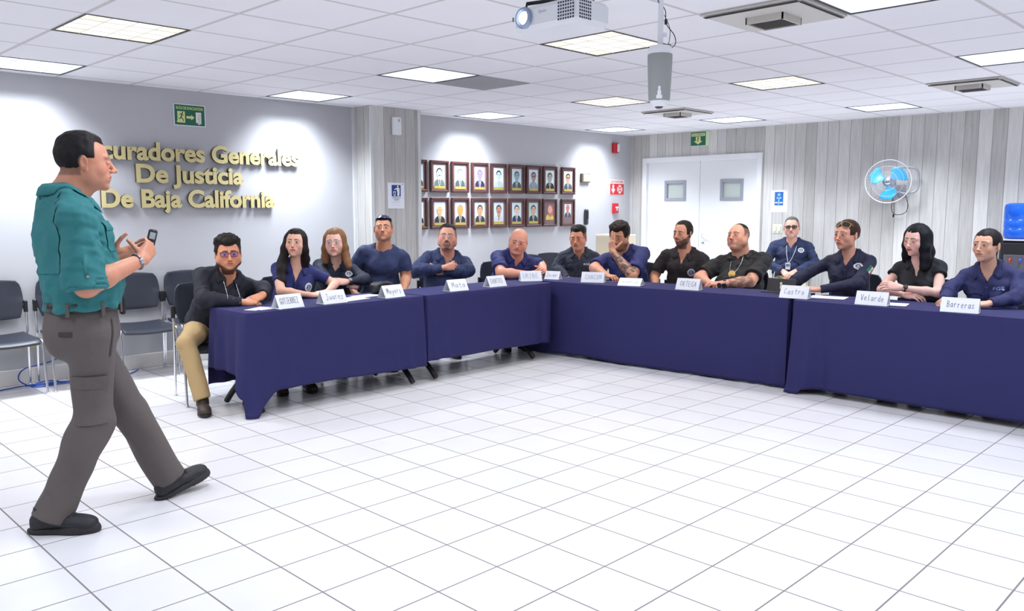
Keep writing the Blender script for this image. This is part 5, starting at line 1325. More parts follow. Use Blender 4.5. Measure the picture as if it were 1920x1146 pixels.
# ================================================================ people
GP = 'people seated around the tables'
def person(spec):
    """spec coordinates are local: x right of the person, y forward, z up; origin on the floor under the pelvis"""
    sp = spec; name = 'person'
    t = thing('person', sp['label'], 'person', (sp['x'], sp['y'], 0), sp['az'] - PI / 2, sp.get('group', GP))
    Minv = Matrix.Translation((sp['x'], sp['y'], 0)) @ Matrix.Rotation(sp['az'] - PI / 2, 4, 'Z')
    Minv.invert()
    def L(p): return np.array(Minv @ Vector(p), dtype=float)                     # world -> local
    ca, sa = math.cos(-(sp['az'] - PI / 2)), math.sin(-(sp['az'] - PI / 2))
    def LD(d): return np.array([d[0] * ca - d[1] * sa, d[0] * sa + d[1] * ca, d[2]])
    sc = sp.get('sc', 1.0); wd = sp.get('width', 1.0); belly = sp.get('belly', 0.0); fem = sp['head'].get('fem', False)
    H = L(sp['headw']); hy, hpz, hr = sp.get('hrot', (0, 0, 0)); HR = rotm(hy, hpz, hr)
    HS = sp.get('hs', 1.0); sp['HR'], sp['HT'], sp['HS'] = HR, H.astype(F32), HS
    Pz = sp.get('pz', .57); P = np.array(sp.get('pelvis', (0, 0, Pz)), float)
    N = H + np.array(HR @ V3(0, -.035, -.05)) * HS + np.array(sp.get('neck', (0, -.02, -.125))) * sc     # base of the neck (C7 / top of the sternum)
    up = N - P; up /= np.linalg.norm(up)
    tw = sp.get('twist', 0.0)
    rt = np.array([math.cos(tw), math.sin(tw), 0.0]) ; rt = rt - up * (rt @ up); rt /= np.linalg.norm(rt)
    if sp.get('shroll'): rt = rt + up * sp['shroll']; rt /= np.linalg.norm(rt)
    fwd = np.cross(up, rt); fwd /= np.linalg.norm(fwd)
    TR = np.stack([rt, fwd, up], 1)
    D = np.linalg.norm(N - P)
    shw = (.178 if not fem else .155) * sc * wd
    shd = sp.get('shd', 0.0)
    SH = {s: N - up * (.055 * sc + shd) + rt * s * shw - fwd * .005 + up * (sp.get('shr', 0)) for s in (-1, 1)}
    ra, rb, rc_ = (.047, .040, .030) if not fem else (.037, .033, .024)
    am = sp.get('arm', 1.0); ra *= am * sc; rb *= am * sc; rc_ *= (am * .5 + .5) * sc
    l1, l2 = .285 * sc, .25 * sc
    arms = {}
    for s in (-1, 1):
        a = sp['arms'][s]
        W = L(a['wrist']) if a.get('world', True) else np.array(a['wrist'], float)
        if 'elbow' in a: E = L(a['elbow']) if a.get('world', True) else np.array(a['elbow'], float)
        else: E = ik(SH[s], W, l1, l2, SH[s] + np.array(a.get('pole', (s * .5, -.3, -1))))
        fd = LD(a['fingers']) if a.get('world', True) else np.array(a['fingers'], float)
        bk = LD(a['back']) if a.get('world', True) else np.array(a['back'], float)
        arms[s] = (E, W, hand_frame(fd, bk), a)
    # ---------------- skin: one continuous body
    S = Shape(); S.k = .04
    def torso(S, g, belly_=0):
        S.frame(TR, P)
        S.ell((0, -.01, .02 * sc), ((.155 * wd + g) * sc, (.115 + g) * sc + belly_ * .3, .13 * sc), k=.05)
        S.ell((0, .0 + belly_ * .55, D * .36), ((.142 * wd + g) * sc + belly_ * .5, (.100 + g) * sc + belly_, D * .34), k=.06)
        S.ell((0, -.005, D * .70), ((.150 * wd + g) * sc, (.098 + g) * sc + belly_ * .15, D * .30), k=.06)
        S.frame(TR, N)
        for s in (-1, 1):
            S.cone((0, -.01, -.05 * sc), (s * (shw - .016), -.005, -.062 * sc - shd), (.056 + g) * sc, (.042 + g * .8) * sc, k=.05)
            S.cone((s * .02, -.028, .030 * sc), (s * (shw - .04), -.018, -.028 * sc - shd * .85), (.030 + g * .8) * sc, (.024 + g * .8) * sc, k=.035)
            S.ell((s * .075 * wd, .055 * sc, -.150 * sc), (.075 * sc, .050 * sc + g, .065 * sc), k=.05)
            if fem: S.ell((s * .072, .085 * sc, -.185 * sc), (.062 * sc, .055 * sc + g, .062 * sc), k=.03)
        if sp.get('hunch'): S.ell((0, -.06, -.10), (.13, .06 + g, .12), k=.06)
    torso(S, -.012)
    S.frame()
    hb = H + np.array(HR @ V3(0, -.030, -.045)) * HS
    nr = (.056 if not fem else .045) * sc * sp.get('neckr', 1.0)
    S.cone(N + fwd * -.012 - up * .03, hb, nr * 1.12, nr, k=.035)
    S.cone(N + fwd * .015 - up * .02, H + np.array(HR @ V3(0, .012, -.065)) * HS, nr * .9, nr * .72, k=.03)
    for s in (-1, 1):
        E, W, HF, a = arms[s]; S.frame()
        S.cone(SH[s] - up * .012, E, ra * .90, rb * .97, k=.03); S.cone(SH[s] * .45 + E * .55, E, ra * .98, rb * .96, k=.02)
        m = E * .68 + W * .32
        S.cone(E, m, rb, rb * 1.02, k=.02); S.cone(m, W, rb * 1.0, rc_ * .86, k=.02)
        hand_prims(S, W.astype(F32), HF, a.get('thumbside', -s), a.get('hs', sp.get('hands', 1.04)) * (.92 if fem else 1), a.get('curl', (.5,) * 4), a.get('thumb', (.5, .3)), a.get('spread', .02))
        if a.get('tat'): sp.setdefault('tattoo', []).append((E.astype(F32), W.astype(F32), .085, *a['tat']))
    head_prims(S, HR, H.astype(F32), HS, sp['head'])
    if sp.get('legs_skin'): pass
    body = S.mesh(sp.get('res', .0036), 'body', M_skin, t, skin_colors(sp))
    build_eyes(t, HR.astype(float), H, HS, sp['head'])
    # ---------------- upper garment
    g = sp['shirt']; G = Shape(); G.k = .04; G.lip = 2.0
    torso(G, g.get('fit', .010), belly)
    G.frame(); sl = g['sleeve']; ex = g.get('ease', .012)
    for s in (-1, 1):
        E, W, HF, a = arms[s]; S0 = SH[s]
        if sl == 'short':
            f = g.get('slen', .68); e = S0 + (E - S0) * f
            G.cone(S0 - up * .004, e, ra * .98 + ex * .8, ra * 1.0 + ex * 1.15, k=.03, cap=True)
        elif sl == 'cap':
            e = S0 + (E - S0) * .33; G.cone(S0, e, ra * 1.05 + ex * .6, ra * 1.0 + ex * .9, k=.03, cap=True)
        else:
            G.cone(S0 - up * .004, E, ra * .98 + ex * .8, rb + ex * .9, k=.03); m = E * .68 + W * .32
            w2 = E + (W - E) * g.get('clen', .95)
            G.cone(E, m, rb + ex, rb + ex * .7, k=.025); G.cone(m, w2, rb + ex * .7, rc_ * .9 + ex * .62, k=.02, cap=True)
            G.cone(E + (W - E) * (g.get('clen', .95) - .12), w2, rc_ * .98 + ex * .66, rc_ * .98 + ex * .55, k=.004, cap=True)
            # folds gathered at the elbow
            n_ = (W - E) / np.linalg.norm(W - E); n0 = (E - S0) / np.linalg.norm(E - S0)
            for q_ in range(3):
                c1 = E - n0 * (.022 + .026 * q_); G.ell(c1, (rb + ex * 1.18,) * 2 + (.014,), R=hand_frame(np.cross(n0, [.3, .2, .9]), n0), k=.012)
                c1 = E + n_ * (.022 + .026 * q_); G.ell(c1, (rb + ex * 1.10,) * 2 + (.014,), R=hand_frame(np.cross(n_, [.3, .2, .9]), n_), k=.012)
    G.frame(TR, N)
    nop = (nr + .010) / 1.0
    # neck opening
    G.cone((0, -.005, -.025 * sc), (0, -.01, .12), nop, nop * 1.25, k=.008, op='s')
    vd = g.get('vee', .0)
    if vd > 0:
        vw = g.get('vw', .040)
        def vee(q):
            x, y, z = q[:, 0], q[:, 1], q[:, 2]; d = np.abs(x) - vw * np.clip((z + vd + .02) / vd, 0, 1.6); return np.maximum(np.maximum(d * .85, -(z + vd + .02)), -y)
        G.fun(vee, (0, .08, -vd / 2), vd + .2, op='s', k=.004)
    G.k = .01
    wf = wobble(sp.get('seed', 1), (22, 35, 52, 31), g.get('wr', .0035)); wf2 = wobble(sp.get('seed', 1) + 5, (60, 85, 110), g.get('wr', .0035) * .75)
    G.post = lambda P_: wf(P_) + wf2(P_)
    # only what shows: cut at the waist
    G.frame(TR, P); G.plane((0, 0, g.get('hem', -.05)), (0, 0, -1), k=.01)
    sh = G.mesh(sp.get('cres', .0062), g.get('name', 'shirt'), g['mat'], t)
    bv = bvh_of(G); sp['bvh'] = bv; sp['frame'] = (P, N, TR, up, rt, fwd, D, SH, arms)
    # collar
    if g.get('collar', True):
        q = MB(); cm = g.get('cmat', g['mat']); op_ = g.get('copen', .42); ch = g.get('chigh', .030); nu = 40; 
        for i in range(nu):
            th = -PI + op_ + (2 * PI - 2 * op_) * i / (nu - 1)          # 0 = back
            ft = abs(th) / (PI - op_)                                    # 1 at the front points
            dx, dy = math.sin(th), -math.cos(th)
            fr_ = sst(np.array([ft]), .55, 1.0)[0]
            r0 = nr + .012
            z0 = .022 + ch - (.050 + .3 * vd + g.get('cdrop', 0)) * fr_
            rows = [N + rt * (dx * r0) + fwd * (dy * (r0 + .006 * fr_) - .008) + up * (z0 - .030), N + rt * (dx * r0) + fwd * (dy * (r0 + .008 * fr_) - .008) + up * (z0 + .004)]
            ln = g.get('clenf', .046) * (1 + .45 * fr_)
            for kk in (1, 2, 3):
                f_ = kk / 3; rr = r0 + .004 + .011 * math.sin(PI * f_) + ln * .45 * f_
                sd = dx + math.copysign(.25, dx) * f_ * fr_
                pnt = N + rt * (sd * rr) + fwd * (dy * rr * .95 - .006) + up * (z0 + .008 - ln * .95 * f_)
                nh = bv.find_nearest(Vector(pnt))
                if nh[0] is not None:
                    v_ = np.array(nh[0]); nn = np.array(nh[1]); dd = (pnt - v_) @ nn
                    if dd < .006: pnt = v_ + nn * .007
                    elif kk == 3 and dd > .012: pnt = v_ + nn * .012
                rows.append(pnt)
            for p_ in rows: q.v.append(tuple(p_)); q.c.append((1, 1, 1))
        for i in range(nu - 1):
            for j in range(4): q.f.append([i * 5 + j, (i + 1) * 5 + j, (i + 1) * 5 + j + 1, i * 5 + j + 1]); q.mi.append(0)
        o = q.build('collar', cm, t, smooth='all'); m = o.modifiers.new('s', 'SOLIDIFY'); m.thickness = .003; m.offset = 0
    elif g.get('crew', True):
        q = MB(); pts = []
        for i in range(40):
            th = 2 * PI * i / 40; dx, dy = math.sin(th), -math.cos(th)
            rr = nop + .004
            p_ = N + rt * dx * rr + fwd * (dy * (rr + .003) - .004) + up * (-.012 - .018 * (dy > 0) * dy)
            nh = bv.find_nearest(Vector(p_)); 
            if nh[0] is not None: p_ = np.array(nh[0]) + np.array(nh[1]) * .001
            pts.append(p_)
        q.tube(pts, .0085, 8, closed=True); q.build('collar', g.get('cmat', g['mat']), t, smooth='all')
    # front placket and pockets
    if g.get('placket'):
        q = MB(); z0, z1 = g['placket']; n_ = 16
        for i in range(n_):
            z = z0 + (z1 - z0) * i / (n_ - 1)
            for dx in (-.014, .014):
                c = N + rt * dx + up * z; h_ = bv.ray_cast(Vector(c + fwd * .3), Vector(-fwd), .6)
                pt = h_[0] + Vector(fwd) * .003 if h_[0] is not None else Vector(c)
                q.v.append(tuple(pt)); q.c.append((1, 1, 1))
        for i in range(n_ - 1): q.f.append([2 * i, 2 * i + 1, 2 * i + 3, 2 * i + 2]); q.mi.append(0)
        o = q.build('placket', g['mat'], t, smooth='all'); m = o.modifiers.new('s', 'SOLIDIFY'); m.thickness = .003
    if g.get('pockets'):
        for s in (-1, 1):
            patch(bv, t, 'pocket', N + rt * s * .082 * wd - up * .205 * sc, fwd, up, .105 * sc, .10 * sc, lambda u, v: (1, 1, 1), g['mat'], off=.004, nu=9, nv=9)
            o = patch(bv, t, 'pocket_flap', N + rt * s * .082 * wd - up * .155 * sc, fwd, up, .115 * sc, .035 * sc, lambda u, v: (1, 1, 1), g['mat'], off=.0065, nu=9, nv=5)
    for e in sp.get('patches', []):
        kind, sx, sz, w_, h_, pf = e[:6]
        if kind == 'chest': patch(bv, t, e[6] if len(e) > 6 else 'emblem', N + rt * sx - up * sz, fwd * .96 + rt * math.copysign(.25, sx), up, w_, h_, pf, M_vc, off=.0045, nu=23, nv=23, round_=(e[7] if len(e) > 7 else True))
        else:
            s = sx; S0 = SH[s]; E = arms[s][0]; ax_ = (E - S0) / np.linalg.norm(E - S0); c = S0 + (E - S0) * sz
            outd = np.array(e[8]) if len(e) > 8 else rt * s + fwd * .35
            outd = outd - ax_ * (outd @ ax_)
            patch(bv, t, e[6], c, outd, -ax_, w_, h_, pf, M_vc, off=.003, nu=19, nv=9, round_=False)
    for tx in sp.get('texts', []):
        body_, sx, sz, w_, h_, col_ = tx
        vs, fs = text_geo(body_, 1.0, offset=.012); b = geo_bounds(vs); q = MB(); vv = []
        for v in vs:
            p_ = N + rt * (sx + (.5 - (v[0] - b[0]) / (b[1] - b[0])) * -w_ * -1) + up * (-sz + ((v[1] - b[2]) / (b[3] - b[2]) - .5) * h_)
            p_ = N + rt * (sx + ((.5 - (v[0] - b[0]) / (b[1] - b[0])) * w_)) + up * (-sz + ((v[1] - b[2]) / (b[3] - b[2]) - .5) * h_)
            hh = bv.ray_cast(Vector(p_ + fwd * .3), Vector(-fwd), .6)
            vv.append(hh[0])
        c0 = bv.ray_cast(Vector(N + rt * sx - up * sz + fwd * .3), Vector(-fwd), .6)[0]
        dm = float(np.median([np.array(v_) @ fwd for v_ in vv if v_ is not None])) if any(v_ is not None for v_ in vv) else 0
        out = []
        for v_, v in zip(vv, vs):
            p_ = N + rt * (sx + ((.5 - (v[0] - b[0]) / (b[1] - b[0])) * w_)) + up * (-sz + ((v[1] - b[2]) / (b[3] - b[2]) - .5) * h_)
            dd = dm if v_ is None else float(np.clip(np.array(v_) @ fwd, dm - .02, dm + .02)); out.append(tuple(p_ + fwd * (dd - p_ @ fwd + .006)))
        q.add(out, fs); q.build('embroidered_text', mat('thread_%d_%d_%d' % col_, srgb(*col_), .6), t, normals=False)
    # ---------------- legs
    lg = sp.get('legs', {})
    if lg is not None:
        K = Shape(); K.k = .05; K.frame(TR if lg.get('tr') else np.eye(3), P)
        K.ell((0, -.01, -.015), (.165 * wd * sc, .135 * sc + belly * .2, .10 * sc), k=.04)
        if sp['seed'] == 31: K.ell((0, -.006, .06), (.178, .148, .13), k=.03); K.ell((0, -.075, -.06), (.15, .10, .11), k=.04)
        K.frame()
        q = lg.get('joints')
        if q is None:
            kf = lg.get('kf', .42); kx = lg.get('kx', .13); az_ = lg.get('ax', .10); af = lg.get('af', .42)
            q = {s: (P + np.array([s * .085, .02, -.02]), np.array([s * kx, kf, .50]) + np.array([P[0], P[1], 0]), np.array([s * az_, af, .10]) + np.array([P[0], P[1], 0])) for s in (-1, 1)}
        lr = lg.get('r', 1.0)
        for s in (-1, 1):
            hip, kn, an = [np.array(v, float) for v in q[s]]
            K.cone(hip, kn, .088 * lr, .066 * lr, k=.04); K.cone(kn, an, .064 * lg.get('r2', lr), .056 * lg.get('r2', lr), k=.02, cap=True)
        w1 = wobble(sp.get('seed', 1) + 9, (20, 34, 48), lg.get('wr', .004)); K.post = w1
        K.plane(P + np.array([0, 0, lg.get('top', .05)]), (0, 0, 1), k=.01) if lg.get('top') is not None else None
        K.mesh(lg.get('res', .009), 'trousers', lg.get('mat', M_trn), t)
        if sp['seed'] == 31: sp['legbvh'] = bvh_of(K)
        if lg.get('shoes', True):
            for s in (-1, 1):
                hip, kn, an = [np.array(v, float) for v in q[s]]
                build_shoe(t, (an[0], an[1], 0), lg.get('toe', {}).get(s, s * .12), lg.get('pitch', {}).get(s, 0), lg.get('lift', {}).get(s, 0), lg.get('shoe', M_boot), lg.get('sole', M_black), sneaker=lg.get('sneaker', False))
    # ---------------- hair
    hs = sp['head'].get('hair')
    if hs: build_hair(t, HR, H, HS, sp['head'], sp)
    return t
def build_shoe(t, loc, yaw, pitch, lift, m, ms, sneaker=False, sc=1.0):
    S = Shape(); R = rotm(-yaw, pitch, 0); S.frame(R, np.array(loc, F32) + np.array([0, 0, lift], F32), sc)
    S.ell((0, .005, .062), (.041, .052, .052), k=.03); S.ell((0, .10, .045), (.047, .085, .034), k=.03); S.ell((0, .155, .036), (.043, .045, .026), k=.02); S.ell((0, -.045, .045), (.036, .036, .045), k=.03)
    S.cone((0, -.015, .07), (0, -.015, .118), .042, .044, k=.02, cap=True)
    S.plane((0, 0, .012), (0, 0, -1), k=.002)
    if sneaker:
        w = wobble(4, (90, 140), .002); S.post = w
    S.mesh(.0055, 'shoe', m, t)
    S = Shape(); S.frame(R, np.array(loc, F32) + np.array([0, 0, lift], F32), sc)
    S.ell((0, .11, .014), (.050, .10, .05), k=.02); S.ell((0, -.025, .014), (.040, .068, .05), k=.05)
    S.plane((0, 0, .026), (0, .0 if not sneaker else -.08, 1), k=.003); S.plane((0, 0, 0.001), (0, 0, -1), k=.002)
    S.mesh(.0055, 'sole', ms, t)
    if sneaker:
        q = MB()
        for i in range(5):
            y = .045 + i * .018; z = .104 - i * .009
            pts = [(R @ (np.array([x, y, z - 8 * x * x]) * sc) + np.array(loc) + np.array([0, 0, lift])) for x in (-.028, -.014, 0, .014, .028)]
            q.tube(pts, .0035, 6)
        q.build('laces', mat('lace_black', srgb(60, 60, 66), .7), t, smooth='all')
M_boot = mat('boot_brown', srgb(58, 44, 36), .6); M_trn = mat('dark_trousers', srgb(34, 36, 46), .8, var=.08)
def hair_mat(c, rough=.58):
    n = 'hair_%d_%d_%d' % c
    if n in MATS: return MATS[n]
    m = mat(n, srgb(*c), rough, spec=.22); N, L_ = nodes_of(m); b = N['Principled BSDF']
    tc = N.new('ShaderNodeTexCoord'); mp = N.new('ShaderNodeMapping'); mp.inputs['Scale'].default_value = (420, 420, 26); L_.new(tc.outputs['Object'], mp.inputs[0])
    nz = N.new('ShaderNodeTexNoise'); nz.inputs['Scale'].default_value = 1; nz.inputs['Detail'].default_value = 3; L_.new(mp.outputs[0], nz.inputs['Vector'])
    cr = N.new('ShaderNodeMix'); cr.data_type = 'RGBA'; cr.inputs[6].default_value = (*[x * .55 for x in srgb(*c)], 1); cr.inputs[7].default_value = (*[min(1, x * 1.5) for x in srgb(*c)], 1)
    L_.new(nz.outputs['Fac'], cr.inputs[0]); L_.new(cr.outputs[2], b.inputs['Base Color'])
    bp = N.new('ShaderNodeBump'); bp.inputs['Strength'].default_value = .5; bp.inputs['Distance'].default_value = .002; L_.new(nz.outputs['Fac'], bp.inputs['Height']); L_.new(bp.outputs[0], b.inputs['Normal'])
    return m
def build_hair(t, HR, H, HS, hp, sp):
    kind = hp['hair']; S = Shape(); S.frame(HR, H.astype(F32), HS); line = hp.get('line', (.066, .040, -.012, -.070))
    top = hp.get('top', .016); side = hp.get('side', .004); rough = hp.get('tuft', .003)
    nf = wobble(sp.get('seed', 1) + 2, (130, 210, 170), 1.0)
    def short(q):
        z = q[:, 2]; y = q[:, 1]; x = q[:, 0]
        tt = side + (top - side) * sst(z + hp.get('quiff', 0) * y, hp.get('tz', .045), .11) + hp.get('front', 0) * sst(y, .0, .07) * sst(z, .05, .09)
        r = hair_region(q, *line); part = hp.get('part', 0) * np.exp(-((x - .006) / .0035) ** 2) * (y > -.03); ed = sst(-r, -.004, hp.get('edge', .030)); d = skull_d(q) - (tt + rough * nf(q)) * (.12 + .88 * ed) + part
        k = .004; h = np.clip(.5 - .5 * (d - r) / k, 0, 1); return d + (r - d) * h + k * h * (1 - h)
    S.fun(short, (0, -.01, .03), .16, k=.004)
    if kind == 'long':      # straight hair falling over both shoulders
        for s in (-1, 1):
            fr = hp.get('fall', {}).get(s)
            if fr is None: continue
            k = .03
            for (pts, r0, r1) in fr:
                for a, b in zip(pts[:-1], pts[1:]): S.cone(a, b, r0, r1, k=k)
    if kind == 'tied':
        S.ell((0, -.115, .0), (.035, .032, .035), k=.01)
        if hp.get('tail'):
            for a, b in zip(hp['tail'][:-1], hp['tail'][1:]): S.cone(a, b, .022, .016, k=.015)
    if kind in ('long', 'tied'):
        w = wobble(3, (160, 240), .0012); S.post = w
    else:
        S.post = None
    # keep the face free
    if kind in ('long', 'tied'):
        fx, fy, fz = hp.get('facecut', (0, .112, -.030)); S.ell((fx, fy, fz), hp.get('facer', (.066, .088, .100)), k=.012, op='s')
    S.frame()
    S.mesh(hp.get('hres', .004), 'hair', hair_mat(hp.get('hairc', (34, 28, 26))), t)
def add_glasses(t, HR, H, HS, frame_mat, lens_mat=None, w=.052, h=.034, tr=.0016, pos=(0, .0965, 0.002), rot=None, gap=.018, arm=.105, wrap=.25, name='glasses'):
    q = MB(); R4 = Matrix([list(map(float, r)) for r in (HR if rot is None else HR @ rot)]).to_4x4(); 
    q.M = Matrix.Translation(Vector(H + np.array(HR @ V3(*pos)) * HS)) @ R4 @ Matrix.Scale(HS, 4)
    glasses_geo(q, w, h, gap, tr, arm, wrap=wrap); o = q.build(name, frame_mat, t, smooth='all')
    if lens_mat:
        l = MB(); l.M = q.M; lens_geo(l, w, h, gap, wrap); l.build('lens', lens_mat, o)
    return o
def azr(x, y, rel): return math.atan2(y, x) + PI - math.radians(rel)
def R_(d): return math.radians(d)
def hyaw(tr, hr): return -R_(hr - tr)
def cam_dirs(x, y):
    th = math.atan2(y, x); return np.array([-math.cos(th), -math.sin(th), 0]), np.array([math.sin(th), -math.cos(th), 0]), np.array([0, 0, 1.])
UPZ = np.array([0, 0, 1.])
M_navy1 = cloth_mat('black_navy_knit', (24, 27, 42)); M_polo = cloth_mat('navy_polo_knit', (38, 44, 104)); M_nvy3 = cloth_mat('dark_navy_twill', (30, 36, 56)); M_tee = cloth_mat('navy_tee', (44, 54, 92))
M_nvy5 = cloth_mat('navy_work_shirt', (40, 50, 88)); M_slate = cloth_mat('slate_shirt', (38, 43, 60)); M_blk9 = cloth_mat('charcoal_polo', (40, 34, 38)); M_blk10 = cloth_mat('black_polo', (28, 28, 33))
M_nvy11 = cloth_mat('navy_uniform', (28, 40, 76)); M_nvy12 = cloth_mat('deep_navy_uniform', (28, 30, 60)); M_blk13 = cloth_mat('black_blouse', (26, 28, 36)); M_nvy14 = cloth_mat('navy_blouse', (42, 46, 94))
M_khaki = cloth_mat('khaki_cotton', (186, 158, 112)); M_olive = cloth_mat('olive_khaki', (176, 168, 126)); M_teal = cloth_mat('teal_shirt', (42, 118, 122), bump=.2)
M_greyt = cloth_mat('taupe_trousers', (96, 88, 86)); M_silver = mat('silver_metal', srgb(190, 190, 194), .25, metal=.9); M_goldm = mat('gold_badge', srgb(206, 176, 104), .35, metal=.7)
M_clear = mat('clear_lens', (1, 1, 1), .05, alpha=.14); M_violet = mat('violet_reflection_lens', srgb(120, 90, 190), .08, alpha=.30)  # violet reflection is put into the lens colour
EMB = p_emblem(); EMBW = p_emblem((228, 230, 236), (60, 66, 96)); EMBO = p_emblem((206, 212, 226), (66, 76, 112))
PEOPLE = {}
def chain_and_badge(t, sp, pts, badge=None, m=M_silver, r=.0022, name='neck_chain', bm=None, size=(.03, .04), lanyard=False):
    """pts: (side, down) offsets from the base of the neck, laid on the shirt"""
    P, N, TR, up, rt, fwd, D, SH, arms = sp['frame']; bv = sp['bvh']; w = []
    for sx, sz in pts:
        c = N + rt * sx - up * sz; h = bv.ray_cast(Vector(c + fwd * .35), Vector(-fwd), .7)
        w.append((h[0] + Vector(fwd) * .006) if h[0] is not None else Vector(c + fwd * .1))
    q = MB(); q.tube(smooth_pts(w, 5), r, 6); o = q.build(name, m, t, smooth='all')
    if badge is not None:
        sx, sz = badge; c = N + rt * sx - up * sz; h = bv.ray_cast(Vector(c + fwd * .35), Vector(-fwd), .7); p = (h[0] if h[0] is not None else Vector(c)) + Vector(fwd) * .010
        q = MB(); q.M = Matrix.Translation(p) @ Matrix([list(map(float, r_)) for r_ in TR]).to_4x4(); W, H_ = size
        if lanyard: q.box(-W, W, -.002, .002, -H_, H_, .003)
        else: q.M = q.M @ Matrix.Rotation(-PI / 2, 4, 'X'); q.lathe([(.0, .004), (W * .5, .0045), (W * .62, .002), (W * .95, .002), (W, -.001), (W * .9, -.003)], 20)
        b = q.build('badge', bm or M_goldm, t, smooth=40)
        if lanyard == 'photo':
            q2 = MB(); q2.M = q.M; q2.box(-W * .8, W * .8, .002, .003, -H_ * .1, H_ * .8); q2.build('badge_print', mat('badge_print', srgb(120, 130, 160), .5), t)
    return o
def watch(t, sp, s, m, back=.035, size=.018, wid=.012, strap=M_black):
    E, W, HF, a = sp['frame'][8][s]; n = (E - W) / np.linalg.norm(E - W); c = W + n * back
    R = hand_frame(-n, HF[:, 2]); rad = .0305 * (.88 if sp['head'].get('fem') else 1)
    rad = a.get('wr', rad)
    q = MB(); pts = [tuple(c + R[:, 0] * math.cos(2 * PI * i / 28) * rad + R[:, 2] * math.sin(2 * PI * i / 28) * rad * .92) for i in range(28)]
    q.tube(pts, wid * .5, 6, closed=True, flat=(1, 1)); o = q.build('watch_strap', strap, t, smooth='all')
    q = MB(); q.M = Matrix.Translation(Vector(c + R[:, 2] * rad * .95)) @ Matrix([list(map(float, r_)) for r_ in R]).to_4x4(); q.box(-size, size, -size, size, -.002, .009, .004); q.build('watch_case', m, t, smooth=30)
# ---- 1 young man, glasses with violet reflections
if True:
    x, y = 2.90, 6.26; tr = -12
    sp = dict(label='young man in black navy sweater, khaki trousers and purple tinted glasses at the table end', x=x, y=y, az=azr(x, y, tr), headw=(2.985, 6.05, 1.152), hs=1.10, sc=1.04, width=1.04, belly=.02,
        hrot=(hyaw(tr, -4), R_(-3), R_(2)), neck=(0, -.035, -.115), seed=11,
        head=dict(skin=(214, 146, 112), lip=(196, 104, 92), hair='short', top=.026, front=.008, side=.006, tuft=.006, jaw=1.1, fat=.8, beard=0, jawbeard=.8, jdrop=.022, stubble=.12, line=(.058, .046, -.012, -.07), gaze=(0, 0), brow=1.3),
        arms={1: dict(elbow=(2.745, 5.99, .81), wrist=(2.99, 5.845, .785), fingers=(1, -.18, -.02), back=(.0, -.35, 1), curl=(.55, .6, .65, .7), thumb=(.3, .3)),
              -1: dict(elbow=(3.27, 6.05, .86), wrist=(3.165, 5.86, .83), fingers=(-1, -.25, -.30), back=(-.3, -.5, .9), curl=(.35, .4, .45, .5), thumb=(.4, .4))},
        shirt=dict(mat=M_navy1, sleeve='long', clen=.97, ease=.018, fit=.018, vee=.07, vw=.03, wr=.005, name='sweater', hem=-.04), legs=dict(mat=M_khaki, r=1.08, kf=.36, kx=.24, ax=.17, af=.50, res=.007))
    t = person(sp); PEOPLE[1] = t
    add_glasses(t, sp['HR'], sp['HT'].astype(float), sp['HS'], mat('dark_purple_frame', srgb(58, 34, 62), .3), M_violet, w=.054, h=.036, tr=.0018)
    chain_and_badge(t, sp, [(.05, .02), (.045, .10), (.012, .20), (0, .215), (-.012, .20), (-.045, .10), (-.05, .02)], (0, .222), M_silver, .0020, size=(.012, .015), bm=M_silver)
HANDREST = dict(curl=(.55, .6, .65, .7), thumb=(.3, .4))
# ---- 2 long haired woman in navy polo
x, y = 3.66, 6.36; tr = -6
sp = dict(label='long haired young woman in navy polo with round white chest emblem', x=x, y=y, az=azr(x, y, tr), headw=(3.664, 6.2, 1.206), hs=1.0, sc=1.0, seed=12,
    hrot=(hyaw(tr, 14), R_(7), R_(-2)), neck=(0, -.02, -.128),
    head=dict(fem=True, skin=(226, 176, 152), lip=(200, 92, 92), hair='long', hairc=(30, 22, 22), top=.015, side=.013, tuft=.0008, jaw=.86, gaze=(0, .0015), iris=(60, 36, 24), fade=0, brow=1.25, line=(.064, .046, -.11, -.14), part=.006, edge=.05, facecut=(0, .116, -.024), facer=(.058, .088, .100),
        fall={1: [([(.060, .015, .04), (.082, .02, -.05), (.092, .035, -.14), (.085, .085, -.23), (.075, .12, -.33), (.075, .115, -.42)], .030, .034), ([(.070, -.03, .03), (.090, -.02, -.08), (.105, .03, -.18), (.100, .09, -.30), (.095, .10, -.40)], .034, .026)],
              -1: [([(-.062, .0, .04), (-.080, -.015, -.06), (-.082, -.05, -.13), (-.07, -.09, -.20)], .028, .028), ([(0, -.08, .0), (-.02, -.09, -.12), (-.03, -.10, -.26)], .06, .05)]}),
    arms={1: dict(elbow=(3.44, 6.07, .825), wrist=(3.62, 5.935, .79), fingers=(1, -.12, -.05), back=(0, -.2, 1), curl=(.4, .5, .55, .6), thumb=(.4, .3)),
          -1: dict(elbow=(3.985, 6.11, .845), wrist=(3.80, 5.95, .80), fingers=(-1, -.15, -.12), back=(-.1, -.3, 1), curl=(.5, .5, .6, .6), thumb=(.4, .4))},
    shirt=dict(mat=M_polo, sleeve='short', slen=.62, ease=.013, fit=.010, vee=.11, vw=.036, wr=.003, name='polo_shirt', hem=-.04, copen=.5, placket=(-.24, -.13)), legs=dict(mat=M_trn),
    patches=[('chest', -.078, .155, .078, .078, EMB)])
PEOPLE[2] = person(sp)
